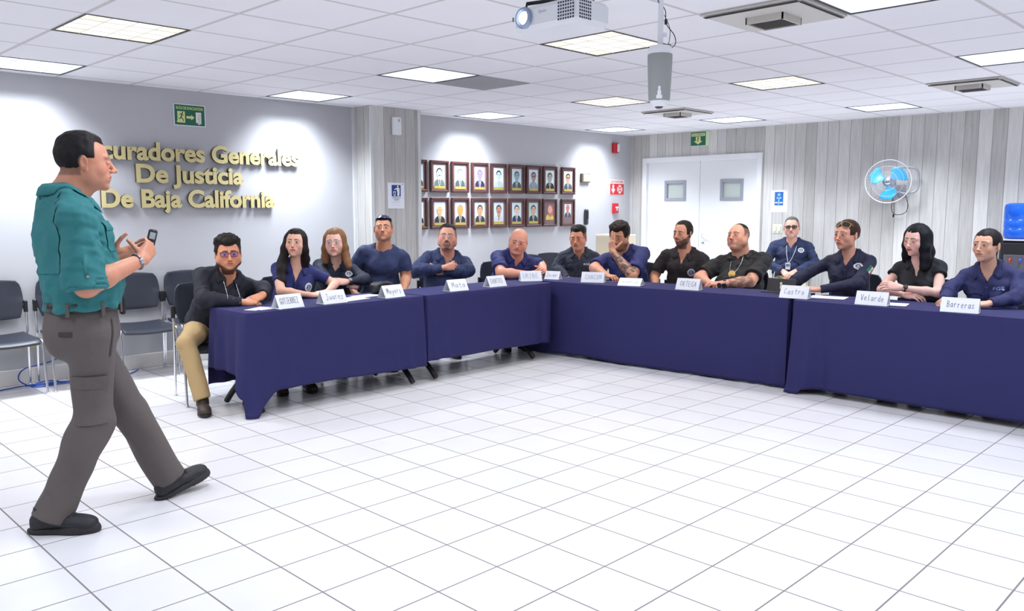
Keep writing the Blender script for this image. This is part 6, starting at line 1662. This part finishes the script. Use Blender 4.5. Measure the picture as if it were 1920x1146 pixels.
# ---- 3 woman with glasses and light brown hair
x, y = 4.28, 6.66; tr = 2
sp = dict(label='light brown haired woman with clear glasses and dark navy uniform shirt, arms crossed', x=x, y=y, az=azr(x, y, tr), headw=(4.25, 6.5, 1.185), hs=1.08, sc=1.02, seed=13,
    hrot=(hyaw(tr, 12), R_(2), R_(2)), neck=(0, -.03, -.125),
    head=dict(fem=True, skin=(232, 182, 164), lip=(206, 108, 108), hair='long', hairc=(132, 92, 62), top=.015, side=.014, tuft=.0008, jaw=.95, fat=.5, fade=0, gaze=(.001, 0), line=(.064, .046, -.11, -.14), part=.006, edge=.05, facecut=(0, .116, -.024), facer=(.059, .088, .098),
        fall={1: [([(.062, .01, .04), (.084, .01, -.05), (.090, .0, -.12), (.085, .01, -.16)], .030, .026)], -1: [([(-.062, .01, .04), (-.084, .01, -.05), (-.094, .02, -.12), (-.11, .06, -.17), (-.125, .08, -.205)], .030, .026), ([(0, -.08, .0), (0, -.09, -.10), (0, -.08, -.15)], .06, .055)]}),
    arms={1: dict(elbow=(4.06, 6.33, .84), wrist=(4.26, 6.30, .80), fingers=(1, 0, 0), back=(-.2, -.9, .3), **HANDREST),
          -1: dict(elbow=(4.46, 6.33, .84), wrist=(4.185, 6.235, .845), fingers=(-1, -.1, .05), back=(-.2, -.8, .6), curl=(.3, .35, .4, .5), thumb=(.2, .3))},
    shirt=dict(mat=M_nvy3, sleeve='long', clen=.80, ease=.016, fit=.014, vee=.05, vw=.034, wr=.004, name='uniform_shirt', hem=-.04, pockets=True, placket=(-.30, -.08)), legs=dict(mat=M_trn),
    patches=[('chest', -.105, .075, .072, .05, EMBW)])
t = person(sp); PEOPLE[3] = t
add_glasses(t, sp['HR'], sp['HT'].astype(float), sp['HS'], mat('thin_silver_frame', srgb(176, 172, 176), .25, metal=.5), M_clear, w=.052, h=.038, tr=.0011)
watch(t, sp, -1, M_silver)
# ---- 4 young man in navy tee, dark cropped hair with visor glasses on top
x, y = 4.78, 6.58; tr = 0
sp = dict(label='young man in plain navy T-shirt with dark shiny glasses pushed up on his head', x=x, y=y, az=azr(x, y, tr), headw=(4.766, 6.45, 1.305), hs=1.03, sc=1.08, width=.99, arm=1.10, neckr=1.05, seed=14, pz=.60,
    hrot=(hyaw(tr, 5), R_(9), R_(0)), neck=(0, -.02, -.13),
    head=dict(skin=(206, 146, 116), lip=(186, 104, 96), hair='short', hairc=(22, 18, 20), top=.014, side=-.002, edge=.045, tuft=.001, jaw=1.02, fat=.2, brow=1.4, gaze=(.001, .001), line=(.062, .046, -.004, -.060)),
    arms={1: dict(world=False, elbow=(.265, .02, .83), wrist=(.22, .24, .70), fingers=(-.2, 1, -.3), back=(.5, 0, 1), **HANDREST),
          -1: dict(world=False, elbow=(-.275, .03, .83), wrist=(-.24, .22, .70), fingers=(.2, 1, -.3), back=(-.5, 0, 1), **HANDREST)},
    shirt=dict(mat=M_tee, sleeve='short', slen=.66, ease=.017, fit=.018, wr=.0045, name='t_shirt', hem=-.04, collar=False), legs=dict(mat=M_trn))
t = person(sp); PEOPLE[4] = t
q = MB(); HRf = sp['HR'].astype(float); 
def visor(u, v):
    a = -1.15 + 2.3 * u; el_ = math.radians(32 + 21 * v); d_ = np.array([math.sin(a) * math.cos(el_), math.cos(a) * math.cos(el_), math.sin(el_)])
    c = np.array([0, -.018, .030]) + d_ * np.array([.077 + .019, .097 + .018, .092 + .019]); return tuple(sp['HT'] + HRf @ (c * sp['HS']))
q.grid(visor, 22, 7); o = q.build('visor_glasses', mat('mirror_violet', srgb(50, 26, 80), .12, coat=1), t, smooth='all'); m_ = o.modifiers.new('s', 'SOLIDIFY'); m_.thickness = .004
# ---- 5 goateed man, crossed arms
x, y = 5.64, 6.64; tr = -4
sp = dict(label='goateed man in navy work shirt with both arms crossed on his chest', x=x, y=y, az=azr(x, y, tr), headw=(5.617, 6.5, 1.205), hs=1.12, sc=1.08, width=1.03, belly=.06, seed=15, pz=.60, neckr=1.15, arm=1.12,
    hrot=(hyaw(tr, 4), R_(5), R_(-2)), neck=(0, -.025, -.120),
    head=dict(skin=(208, 150, 128), lip=(176, 100, 96), hair='short', hairc=(36, 28, 28), top=.011, side=-.002, edge=.045, tuft=.0015, jaw=1.12, fat=1.0, goatee=.65, must=.5, stubble=.12, lid=.6, line=(.076, .044, .0, -.06)),
    arms={1: dict(world=False, elbow=(.275, .17, .85), wrist=(-.03, .275, .895), fingers=(-1, -.30, .10), back=(-.2, .9, .3), curl=(.5, .55, .6, .65), thumb=(.1, .2), spread=0.0),
          -1: dict(world=False, elbow=(-.275, .17, .85), wrist=(.03, .225, .845), fingers=(1, -.1, .45), back=(0, .8, .5), curl=(.3, .35, .4, .45), thumb=(.2, .2))},
    shirt=dict(mat=M_nvy5, sleeve='long', clen=.90, ease=.020, fit=.018, vee=.085, vw=.036, wr=.0055, name='work_shirt', hem=-.04, copen=.55, placket=(-.30, -.10)), legs=dict(mat=M_trn, r=1.1),
    texts=[('FISCALIA', -.085, .045, .075, .016, (210, 216, 232))])
t = person(sp); PEOPLE[5] = t
add_glasses(t, sp['HR'], sp['HT'].astype(float), sp['HS'], mat('thin_silver_frame', (1, 1, 1)), M_clear, w=.050, h=.030, tr=.0009)
# ---- 6 bald man leaning on the table
x, y = 6.40, 6.47; tr = -16
sp = dict(label='bald man in navy polo leaning on the table with his hands clasped', x=x, y=y, az=azr(x, y, tr), headw=(6.345, 6.18, 1.150), hs=1.12, sc=1.10, width=1.04, belly=.04, seed=16, pz=.59, neckr=1.2, arm=1.15,
    hrot=(hyaw(tr, 6), R_(-12), R_(-11)), neck=(0, -.05, -.105),
    head=dict(skin=(226, 158, 134), lip=(190, 96, 88), hair=None, fade=.10, hairc=(90, 70, 64), jaw=1.1, fat=1.0, brow=.8, gaze=(.002, .001), lid=.8, stubble=.08),
    arms={1: dict(elbow=(6.00, 6.10, .83), wrist=(6.335, 5.965, .80), fingers=(1, -.02, .12), back=(.1, -.5, .9), curl=(.45, .5, .5, .5), thumb=(.5, .2), spread=.03),
          -1: dict(elbow=(6.74, 6.22, .87), wrist=(6.55, 5.99, .83), fingers=(-.72, -.45, .10), back=(.3, -.75, .6), curl=(.5, .55, .6, .6), thumb=(.5, .3), spread=.03)},
    shirt=dict(mat=M_polo, sleeve='short', slen=.80, ease=.018, fit=.016, vee=.08, vw=.032, wr=.0045, name='polo_shirt', hem=-.04, placket=(-.24, -.11)), legs=dict(mat=M_trn, r=1.1),
    patches=[('chest', -.10, .18, .082, .088, p_emblem((214, 208, 190), (50, 56, 90)))])
PEOPLE[6] = person(sp)
# ---- 7 man in dark slate shirt at the corner
x, y = 7.58, 6.37; tr = -4
sp = dict(label='dark haired man in slate shirt sitting back at the far corner, looking down', x=x, y=y, az=azr(x, y, tr), headw=(7.45, 6.274, 1.153), hs=1.14, sc=1.08, width=1.02, seed=17, belly=.02, pz=.56,
    hrot=(hyaw(tr, 16), R_(-7), R_(0)), neck=(0, -.04, -.11),
    head=dict(skin=(196, 134, 106), lip=(150, 84, 74), hair='short', hairc=(30, 26, 26), top=.022, side=-.001, edge=.04, tuft=.002, front=.006, jaw=1.05, fat=.6, lid=.45, line=(.066, .046, -.004, -.06)),
    arms={1: dict(world=False, elbow=(.27, .06, .80), wrist=(.14, .28, .68), fingers=(-.5, 1, -.2), back=(.2, 0, 1), **HANDREST), -1: dict(world=False, elbow=(-.27, .06, .80), wrist=(-.14, .28, .68), fingers=(.5, 1, -.2), back=(-.2, 0, 1), **HANDREST)},
    shirt=dict(mat=M_slate, sleeve='long', ease=.018, fit=.020, vee=.065, vw=.032, wr=.0055, name='work_shirt', hem=-.04, pockets=True, copen=.5, placket=(-.34, -.09)), legs=dict(mat=M_trn),
    texts=[('FGE', -.085, .12, .07, .022, (214, 210, 214))])
PEOPLE[7] = person(sp)
# ---- 8 man with tattooed forearm, hand over his face
x, y = 7.30, 5.36; tr = 24
sp = dict(label='curly haired man in navy polo rubbing his eyes with a tattooed arm', x=x, y=y, az=azr(x, y, tr), headw=(7.10, 5.405, 1.205), hs=1.14, sc=1.12, width=1.12, belly=.05, seed=18, pz=.60, neckr=1.2, arm=1.2,
    hrot=(hyaw(tr, 22), R_(-14), R_(0)), neck=(0, -.05, -.11),
    head=dict(skin=(206, 150, 122), lip=(160, 92, 84), hair='short', hairc=(38, 28, 26), top=.030, side=.014, front=.010, tuft=.0035, jaw=1.1, fat=.9, jawbeard=.4, stubble=.2, lid=.15, line=(.056, .050, -.012, -.075)),
    arms={-1: dict(elbow=(6.83, 5.03, .815), wrist=(6.862, 5.312, 1.055), fingers=(.10, .20, 1), back=(-1, -.05, .1), curl=(.10, .12, .5, .8), thumb=(.7, .5), spread=.05, tat=(-.02, .92)),
          1: dict(elbow=(6.95, 5.62, .855), wrist=(6.765, 5.30, .80), fingers=(-.1, -1, -.05), back=(-.1, 0, 1), curl=(.5, .6, .65, .7), thumb=(.3, .4))},
    shirt=dict(mat=M_polo, sleeve='short', slen=.82, ease=.020, fit=.018, vee=.06, vw=.03, wr=.0055, name='polo_shirt', hem=-.04), legs=dict(mat=M_trn, r=1.1), patches=[('chest', -.09, .17, .07, .07, EMB)])
PEOPLE[8] = person(sp)
# ---- 9 bearded man in charcoal polo
x, y = 7.40, 4.80; tr = 18
sp = dict(label='bearded man in charcoal polo with round emblem before the left door', x=x, y=y, az=azr(x, y, tr), headw=(7.3, 4.741, 1.24), hs=1.08, sc=1.06, width=1.06, seed=19, pz=.59, arm=1.08,
    hrot=(hyaw(tr, 34), R_(1), R_(0)), neck=(0, -.02, -.130),
    head=dict(skin=(208, 150, 124), lip=(190, 110, 106), hair='short', hairc=(36, 26, 24), top=.012, side=.0035, edge=.028, tuft=.0015, jaw=1.02, fat=.1, beard=.8, brow=1.3, nose=1.1, line=(.078, .040, -.012, -.065), gaze=(.001, 0)),
    arms={1: dict(world=False, elbow=(.275, .08, .78), wrist=(.20, .26, .66), fingers=(-.3, 1, -.3), back=(.3, 0, 1), **HANDREST), -1: dict(world=False, elbow=(-.275, .10, .78), wrist=(-.20, .28, .66), fingers=(.3, 1, -.3), back=(-.3, 0, 1), **HANDREST)},
    shirt=dict(mat=M_blk9, sleeve='short', slen=.74, ease=.016, fit=.014, vee=.10, vw=.036, wr=.004, name='polo_shirt', hem=-.04, copen=.5, placket=(-.26, -.13)), legs=dict(mat=M_trn),
    patches=[('chest', -.088, .185, .082, .086, EMBO)])
PEOPLE[9] = person(sp)
# ---- 10 leaning man with badge
x, y = 7.24, 4.03; tr = 20
sp = dict(label='heavy man in black polo leaning back, gold badge hanging round his neck', x=x, y=y, az=azr(x, y, tr), headw=(7.3, 4.105, 1.222), hs=1.12, sc=1.10, width=1.14, belly=.08, seed=20, pz=.58, neckr=1.25, arm=1.18,
    hrot=(hyaw(tr, 34), R_(12), R_(6)), neck=(0, -.04, -.115),
    head=dict(skin=(214, 156, 132), lip=(178, 104, 98), hair='short', hairc=(34, 28, 28), top=.005, side=-.002, edge=.04, tuft=.0008, jaw=1.15, fat=1.1, stubble=.18, must=.2, lid=.5, line=(.094, .028, .0, -.06)),
    arms={-1: dict(elbow=(7.06, 3.83, .815), wrist=(6.875, 4.03, .79), fingers=(-.5, .9, .02), back=(-.2, -.1, 1), curl=(.5, .55, .6, .65), thumb=(.3, .3), tat=(-.05, .75)),
          1: dict(elbow=(7.03, 4.36, .82), wrist=(6.89, 4.16, .785), fingers=(-.45, -.9, 0), back=(-.2, .1, 1), curl=(.5, .55, .6, .65), thumb=(.3, .3))},
    tatk=.7, shirt=dict(mat=M_blk10, sleeve='short', slen=.80, ease=.022, fit=.020, vee=.05, vw=.03, wr=.006, name='polo_shirt', hem=-.04, copen=.5), legs=dict(mat=M_trn, r=1.15))
t = person(sp); PEOPLE[10] = t
chain_and_badge(t, sp, [(.055, .03), (.05, .12), (.03, .205), (0, .225), (-.03, .205), (-.05, .12), (-.055, .03)], (0, .245), M_silver, .0022, size=(.036, .05), bm=M_goldm)
q = MB(); P_, N_, TR_, up_, rt_, fw_, D_, SH_, arms_ = sp['frame']; hh = sp['bvh'].ray_cast(Vector(N_ + rt_ * .055 - up_ * .06 + fw_ * .3), Vector(-fw_), .6)
if hh[0] is not None:
    q.M = Matrix.Translation(hh[0] + Vector(fw_) * .012); q.box(-.03, .03, -.008, .012, -.022, .022, .010); q.build('clip_microphone', M_black, t, smooth=True)
watch(t, sp, -1, M_black, size=.016)
# ---- 11 man in khaki trousers by the wall
x, y = 10.17, 4.95; tr = 4
M_blk_frame = mat('black_frame', (.01, .01, .012), .3)
sp = dict(label='grey haired man with black glasses, navy uniform and khaki trousers against the plank wall', x=x, y=y, az=azr(x, y, tr), headw=(10.08, 4.91, 1.255), hs=1.12, sc=1.08, width=1.10, belly=.04, seed=21, pz=.58, group='people seated around the tables',
    hrot=(hyaw(tr, 4), R_(2), R_(2)), neck=(0, -.025, -.12),
    head=dict(skin=(202, 152, 134), lip=(168, 104, 98), hair='short', hairc=(92, 84, 82), top=.008, side=-.002, edge=.04, tuft=.001, jaw=1.0, fat=.4, must=.2, line=(.076, .042, -.0, -.06)),
    arms={1: dict(world=False, elbow=(.295, .10, .80), wrist=(.065, .30, .70), fingers=(-.55, .75, -.45), back=(.2, .5, .8), curl=(.4, .45, .5, .55), thumb=(.3, .3)),
          -1: dict(world=False, elbow=(-.295, .10, .80), wrist=(-.075, .31, .70), fingers=(.55, .75, -.40), back=(-.2, .5, .8), curl=(.4, .45, .5, .55), thumb=(.3, .3))},
    shirt=dict(mat=M_nvy11, sleeve='long', clen=.93, ease=.020, fit=.016, vee=.065, vw=.034, wr=.005, name='uniform_shirt', hem=.02, pockets=True, copen=.5, placket=(-.42, -.09)), legs=dict(mat=M_olive, r=1.1, kf=.44, kx=.17, ax=.16, af=.42, res=.007),
    patches=[('chest', -.10, .095, .085, .06, EMBW), ('arm', -1, .40, .05, .065, p_flag, 'flag_patch', False)],
    texts=[('SECURITY', .095, .10, .06, .010, (120, 90, 70))])
t = person(sp); PEOPLE[11] = t
add_glasses(t, sp['HR'], sp['HT'].astype(float), sp['HS'], M_blk_frame, mat('tinted_lens', (.06, .05, .05), .1, alpha=.65), w=.056, h=.030, tr=.0034)
chain_and_badge(t, sp, [(.055, .04), (.045, .14), (.022, .255), (.02, .262), (-.01, .22), (-.05, .12), (-.07, .04)], (.02, .295), mat('white_lanyard', srgb(210, 214, 222), .6), .0032, name='lanyard', size=(.030, .042), bm=M_white, lanyard='photo')
q = MB(); pts = [tuple(np.array(sp['frame'][0]) + np.array([.175 * math.sin(2 * PI * i / 36) * 1.08, .135 * math.cos(2 * PI * i / 36) + .01, .03])) for i in range(36)]; q.tube(pts, .014, 6, closed=True); q.build('belt', M_black, t, smooth='all')
watch(t, sp, -1, M_silver)
# ---- 12 woman, sunglasses on head, flag patch
x, y = 7.40, 3.02; tr = 18
sp = dict(label='woman with sunglasses pushed up in her hair and flag patch on dark navy uniform', x=x, y=y, az=azr(x, y, tr), headw=(7.3, 3.042, 1.265), hs=1.12, sc=1.08, seed=22, pz=.60, width=1.05,
    hrot=(hyaw(tr, 36), R_(1), R_(0)), neck=(0, -.03, -.118),
    head=dict(fem=True, skin=(208, 152, 130), lip=(170, 90, 84), hair='tied', hairc=(58, 34, 28), top=.008, side=.006, tuft=.0006, jaw=.98, fat=.3, fade=.0, line=(.060, .050, -.004, -.075), edge=.045, gaze=(-.001, 0)),
    arms={1: dict(elbow=(7.12, 3.36, .88), wrist=(6.93, 3.42, .775), fingers=(-1, .1, -.1), back=(0, 0, 1), **HANDREST),
          -1: dict(elbow=(7.10, 2.85, .845), wrist=(6.93, 3.09, .80), fingers=(-.3, 1, 0), back=(-.3, 0, 1), **HANDREST)},
    shirt=dict(mat=M_nvy12, sleeve='long', clen=1.0, ease=.018, fit=.014, vee=.085, vw=.036, wr=.0045, name='uniform_shirt', hem=-.04, pockets=True, copen=.5, placket=(-.36, -.11)), legs=dict(mat=M_trn),
    patches=[('chest', -.085, .085, .085, .052, EMBW), ('arm', -1, .40, .062, .082, p_flag, 'flag_patch', False)])
t = person(sp); PEOPLE[12] = t
add_glasses(t, sp['HR'], sp['HT'].astype(float), sp['HS'], M_goldm, mat('brown_lens', srgb(44, 32, 34), .1), w=.062, h=.050, tr=.0018, pos=(0, .070, .090), rot=rotm(0, math.radians(38), 0), wrap=.5, arm=.11, name='sunglasses')
q = MB(); 
for s in (-1, 1): q.M = Matrix.Translation(Vector(sp['HT'] + sp['HR'] @ V3(s * .083, -.002, -.042) * sp['HS'])); q.lathe([(.0, .003), (.0035, 0), (.0, -.003)], 10)
q.M = Matrix.Identity(4); q.build('earring', M_goldm, t, smooth=True)
# ---- 13 woman with loose black hair
x, y = 7.28, 2.36; tr = 14
sp = dict(label='woman with loose black hair and black top, arms folded, smartwatch on wrist', x=x, y=y, az=azr(x, y, tr), headw=(7.15, 2.401, 1.241), hs=1.04, sc=1.03, seed=23, pz=.58,
    hrot=(hyaw(tr, 32), R_(-7), R_(-3)), neck=(0, -.03, -.125),
    head=dict(fem=True, skin=(232, 186, 172), lip=(166, 66, 72), hair='long', hairc=(16, 18, 26), top=.016, side=.015, tuft=.0006, jaw=.88, fade=0, lid=.3, scar=True, brow=1.2, line=(.064, .046, -.11, -.14), part=.006, edge=.05, facecut=(.004, .116, -.024), facer=(.057, .088, .098),
        fall={1: [([(.062, .01, .04), (.084, .0, -.05), (.088, -.01, -.13), (.09, -.01, -.17)], .030, .028)], -1: [([(-.062, .01, .04), (-.086, .01, -.05), (-.092, .02, -.13), (-.10, .04, -.20)], .032, .036), ([(-.06, -.04, .03), (-.075, -.05, -.10), (-.08, -.02, -.20)], .045, .04), ([(0, -.08, .0), (0, -.10, -.12), (0, -.09, -.18)], .065, .06)]}),
    arms={-1: dict(elbow=(7.02, 2.17, .83), wrist=(6.905, 2.415, .862), fingers=(-.12, 1, .12), back=(-.8, 0, .6), curl=(.25, .3, .35, .4), thumb=(.1, .2)),
          1: dict(elbow=(7.03, 2.61, .825), wrist=(6.96, 2.40, .80), fingers=(-.1, -1, 0), back=(-.5, 0, .8), curl=(.5, .5, .5, .5), thumb=(.3, .3))},
    shirt=dict(mat=M_blk13, sleeve='cap', ease=.016, fit=.010, vee=.09, vw=.036, wr=.003, name='blouse', hem=-.04, copen=.55, chigh=.02, clenf=.03), legs=dict(mat=M_trn))
t = person(sp); PEOPLE[13] = t; watch(t, sp, -1, M_black, size=.017, back=.03)
# ---- 14 woman with hair tied back
x, y = 7.23, 1.82; tr = 10
sp = dict(label='woman with dark hair tied back and navy shirt, rightmost at the table', x=x, y=y, az=azr(x, y, tr), headw=(7.05, 1.854, 1.217), hs=1.07, sc=1.08, seed=24, pz=.58, width=1.05,
    hrot=(hyaw(tr, 28), R_(2), R_(0)), neck=(0, -.045, -.118),
    head=dict(fem=True, skin=(222, 172, 146), lip=(178, 110, 100), hair='tied', hairc=(28, 22, 26), top=.007, side=.006, tuft=.0005, jaw=.90, fade=.0, line=(.060, .050, -.004, -.075), edge=.045, gaze=(.001, 0), tail=[(0, -.12, -.02), (0, -.11, -.10), (-.01, -.09, -.16)]),
    arms={1: dict(elbow=(6.98, 2.07, .875), wrist=(6.80, 2.055, .80), fingers=(-1, .1, -.12), back=(.1, .5, .9), curl=(.9, .95, 1., 1.), thumb=(.3, .7)),
          -1: dict(elbow=(6.96, 1.59, .84), wrist=(6.79, 1.735, .80), fingers=(-.6, .8, -.1), back=(-.1, -.2, 1), curl=(.7, .75, .8, .8), thumb=(.3, .5))},
    shirt=dict(mat=M_nvy14, sleeve='long', clen=.97, ease=.019, fit=.016, vee=.085, vw=.034, wr=.0055, name='blouse', hem=-.04, pockets=True, copen=.5, placket=(-.34, -.11)), legs=dict(mat=M_trn),
    texts=[('FGE', -.085, .125, .075, .022, (150, 170, 220))])
t = person(sp); PEOPLE[14] = t; watch(t, sp, -1, M_black, size=.016, back=.03)
q = MB()
for s in (-1, 1): q.M = Matrix.Translation(Vector(sp['HT'] + sp['HR'] @ V3(s * .083, -.002, -.042) * sp['HS'])); q.lathe([(.0, .003), (.0035, 0), (.0, -.003)], 10)
q.M = Matrix.Identity(4); q.build('earring', M_goldm, t, smooth=True)

# ---------------------------------------------------------------- chairs the people sit on
CH = 'dark visitor chairs with people seated on them'
names_ = {1: 'young man with glasses reflecting violet', 2: 'long haired woman in navy polo', 3: 'woman with light brown hair', 4: 'young man in plain navy T-shirt', 5: 'goateed man with crossed arms', 6: 'bald man', 7: 'man in slate shirt at the corner',
  8: 'man rubbing his eyes', 9: 'bearded man in charcoal polo', 10: 'heavy man with gold badge', 11: 'grey haired man by the plank wall', 12: 'woman with sunglasses in her hair', 13: 'woman with loose black hair', 14: 'woman with hair tied back'}
for k, t_ in PEOPLE.items():
    a_ = t_.rotation_euler.z + PI / 2; bx = t_.location.x - math.cos(a_) * .0; by = t_.location.y
    fx, fy = math.cos(a_), math.sin(a_)
    c_ = chair_at(bx + fx * .05, by + fy * .05, a_, 'dark plastic visitor chair under the ' + names_[k], CH)
# ================================================================ the standing man
x, y = 1.325, 4.17; az = math.radians(-6)
M_shoe = mat('black_trainer', srgb(34, 34, 40), .6, bump=.4, bscale=120, var=.25, vscale=40); M_sole = mat('trainer_sole', srgb(44, 42, 46), .7)
sp = dict(label='standing man in teal shirt and grey cargo trousers, mid stride, remote in his hand', x=x, y=y, az=az, group=None, headw=(1.372, 4.17, 1.715), hs=1.12, sc=1.10, width=1.06, belly=.035, seed=31, pz=.95, neckr=1.12, arm=1.12, res=.0034, cres=.0055, hands=1.06,
    hrot=(math.radians(-12), R_(-1), 0), neck=(0, -.048, -.098), shd=.055,
    head=dict(skin=(200, 138, 112), lip=(150, 84, 76), hair='short', hairc=(28, 24, 26), top=.015, front=.0, side=.0045, tz=.05, tuft=.0016, edge=.028, jaw=1.05, fat=.3, nose=1.0, stubble=.15, fade=.95, line=(.070, .034, .012, -.060), hres=.0034, brow=1.2),
    arms={1: dict(elbow=(1.265, 3.93, 1.155), wrist=(1.555, 4.035, 1.255), fingers=(.62, .42, .55), back=(.35, -.9, .15), curl=(.75, .8, .9, 1.0), thumb=(.35, .75), wr=.034),
          -1: dict(elbow=(1.31, 4.43, 1.16), wrist=(1.52, 4.32, 1.265), fingers=(.80, -.42, .12), back=(.3, .75, .45), curl=(.25, .3, .35, .4), thumb=(.95, -.15), spread=.07)},
    shirt=dict(mat=M_teal, sleeve='short', slen=1.04, ease=.030, fit=.034, vee=.03, vw=.03, wr=.008, name='shirt', hem=.080, copen=.42, chigh=.038, clenf=.060, cdrop=.02),
    legs=dict(mat=M_greyt, r=1.22, r2=1.42, wr=.009, res=.007, top=.13, shoes=False, joints=None))
# joints in the local frame (x right, y forward)
sp['legs']['joints'] = {1: ((.095, .0, .90), (.085, -.005, .50), (.075, -.205, .065)), -1: ((-.095, .0, .90), (-.10, .20, .47), (-.080, .375, .095))}
t = person(sp); PEOPLE[0] = t
for i_, (lx, ly, yaw_, pit_, lift_) in enumerate(((.075, -.215, .62, 0.0, 0.0), (-.078, .385, -.28, .20, .012))):
    build_shoe(t, (lx, ly, 0), yaw_, pit_, lift_, M_shoe, M_sole, sneaker=True, sc=1.10)
# trouser cuffs, belt, pockets
P_, N_, TR_, up_, rt_, fw_, D_, SH_, arms_ = sp['frame']
q = MB(); pts = [(.190 * math.sin(2 * PI * i / 48) * 1.0, .158 * math.cos(2 * PI * i / 48) - .004, 1.045) for i in range(48)]
vs = []; 
for (px, py, pz) in pts:
    for dz in (-.021, .021): vs.append((px, py, pz + dz))
q.add(vs, [(2 * i, 2 * ((i + 1) % 48), 2 * ((i + 1) % 48) + 1, 2 * i + 1) for i in range(48)]); o = q.build('belt', mat('belt_black', srgb(30, 27, 28), .5), t, smooth='all'); m_ = o.modifiers.new('s', 'SOLIDIFY'); m_.thickness = .005
q = MB()
for a in (-2.4, -1.2, -.3, .5, 1.3, 2.2): 
    q = MB(); cx, cy = .197 * math.sin(a), .165 * math.cos(a) - .004; q.M = Matrix.Translation((cx, cy, 1.04)) @ Matrix.Rotation(-a, 4, 'Z'); q.box(-.009, .009, -.004, .004, -.032, .030, .002); q.M = Matrix.Identity(4); q.build('belt_loop', M_greyt, t)
q = MB(); q.box(.02, .055, .150, .172, .99, 1.07, .006); q.build('pouch', mat('belt_black', (1, 1, 1)), t, smooth=30)

# rolled sleeve cuffs with a button tab
for s_ in (-1, 1):
    E_, W_, HF_, a_ = arms_[s_]; S0 = SH_[s_]; ax_ = (E_ - S0) / np.linalg.norm(E_ - S0); c = S0 + (E_ - S0) * 1.00
    R = hand_frame(np.cross(ax_, [.2, .9, .1]), ax_); q = MB(); rr = .078
    for dz, r_ in ((-.028, .012), (-.008, .013), (.012, .011)):
        q.tube([tuple(c + ax_ * dz + R[:, 0] * math.cos(2 * PI * i / 30) * rr + R[:, 1] * math.sin(2 * PI * i / 30) * rr * .96) for i in range(30)], r_, 8, closed=True)
    q.build('rolled_cuff', M_teal, t, smooth='all')
    if s_ == 1:
        q = MB(); p0 = c - ax_ * .13; o_ = np.array([.095, -.01, 0.0]); o_ = o_ - ax_ * (o_ @ ax_); 
        q.tube([tuple(p0 + o_ * .86), tuple(c - ax_ * .06 + o_ * .95), tuple(c - ax_ * .03 + o_ * 1.0)], .010, 8, flat=(1, .3)); q.build('sleeve_tab', M_teal, t, smooth='all')
        q = MB(); q.M = Matrix.Translation(Vector(c - ax_ * .032 + o_ * 1.03)) @ Matrix.Rotation(PI / 2, 4, 'Y'); q.lathe([(0, -.002), (.007, -.002), (.007, .003), (0, .003)], 14); q.build('button', M_silver, t)
# back yoke flap of the shirt, chest pocket
patch(sp['bvh'], t, 'back_yoke', N_ - up_ * .16, -fw_, up_, .42, .36, lambda u, v: (1, 1, 1), M_teal, off=.004, nu=19, nv=15)
patch(sp['bvh'], t, 'pocket', N_ + rt_ * .09 - up_ * .20, fw_, up_, .13, .13, lambda u, v: (1, 1, 1), M_teal, off=.006, nu=9, nv=9)
patch(sp['bvh'], t, 'pocket_flap', N_ + rt_ * .09 - up_ * .145, fw_, up_, .14, .045, lambda u, v: (1, 1, 1), M_teal, off=.010, nu=9, nv=5)
# cargo pocket on the near thigh and seam label
lb = sp['legbvh']
patch(lb, t, 'cargo_pocket', (.12, -.04, .60), (1, -.1, 0), (0, 0, 1), .17, .20, lambda u, v: (1, 1, 1), M_greyt, off=.007, nu=11, nv=11)
patch(lb, t, 'cargo_flap', (.12, -.04, .70), (1, -.1, 0), (0, 0, 1), .18, .06, lambda u, v: (1, 1, 1), M_greyt, off=.011, nu=11, nv=5)
patch(lb, t, 'pocket_label', (.12, -.10, .93), (1, -.5, 0), (0, 0, 1), .06, .022, lambda u, v: (1, 1, 1), mat('label_dark', srgb(54, 52, 54), .6), off=.004, nu=7, nv=4)
patch(lb, t, 'hip_pocket_edge', (.12, .06, .90), (1, .3, 0), (0, .25, 1), .012, .17, lambda u, v: (1, 1, 1), mat('seam_dark', srgb(58, 52, 50), .7), off=.003, nu=4, nv=12)
# bracelet and remote
watch(t, sp, 1, M_silver, back=.030, size=.012, strap=mat('steel_bracelet', srgb(120, 116, 118), .3, metal=.8), wid=.016)
r = thing('remote_control', 'small black presenter remote with grey screen, held up by the standing man', 'remote control', (1.622, 4.105, 1.315))
r.rotation_euler = (math.radians(-8), math.radians(16), math.radians(-15))
q = MB(); q.box(-.021, .021, -.010, .010, -.03, .085, .008); q.build('body', M_black, r, smooth=40)
q = MB(); q.box(-.013, .013, -.0115, -.0095, .035, .068, .001); q.build('screen', mat('lcd_grey', srgb(150, 156, 160), .3), r)
q = MB()
for i in range(3): q.box(-.014 + i * .010, -.007 + i * .010, -.0115, -.0095, .012, .020, .001)
q.box(-.008, .008, -.0115, -.0095, .0, .008, .001); q.build('buttons', mat('lcd_grey', (1, 1, 1)), r)
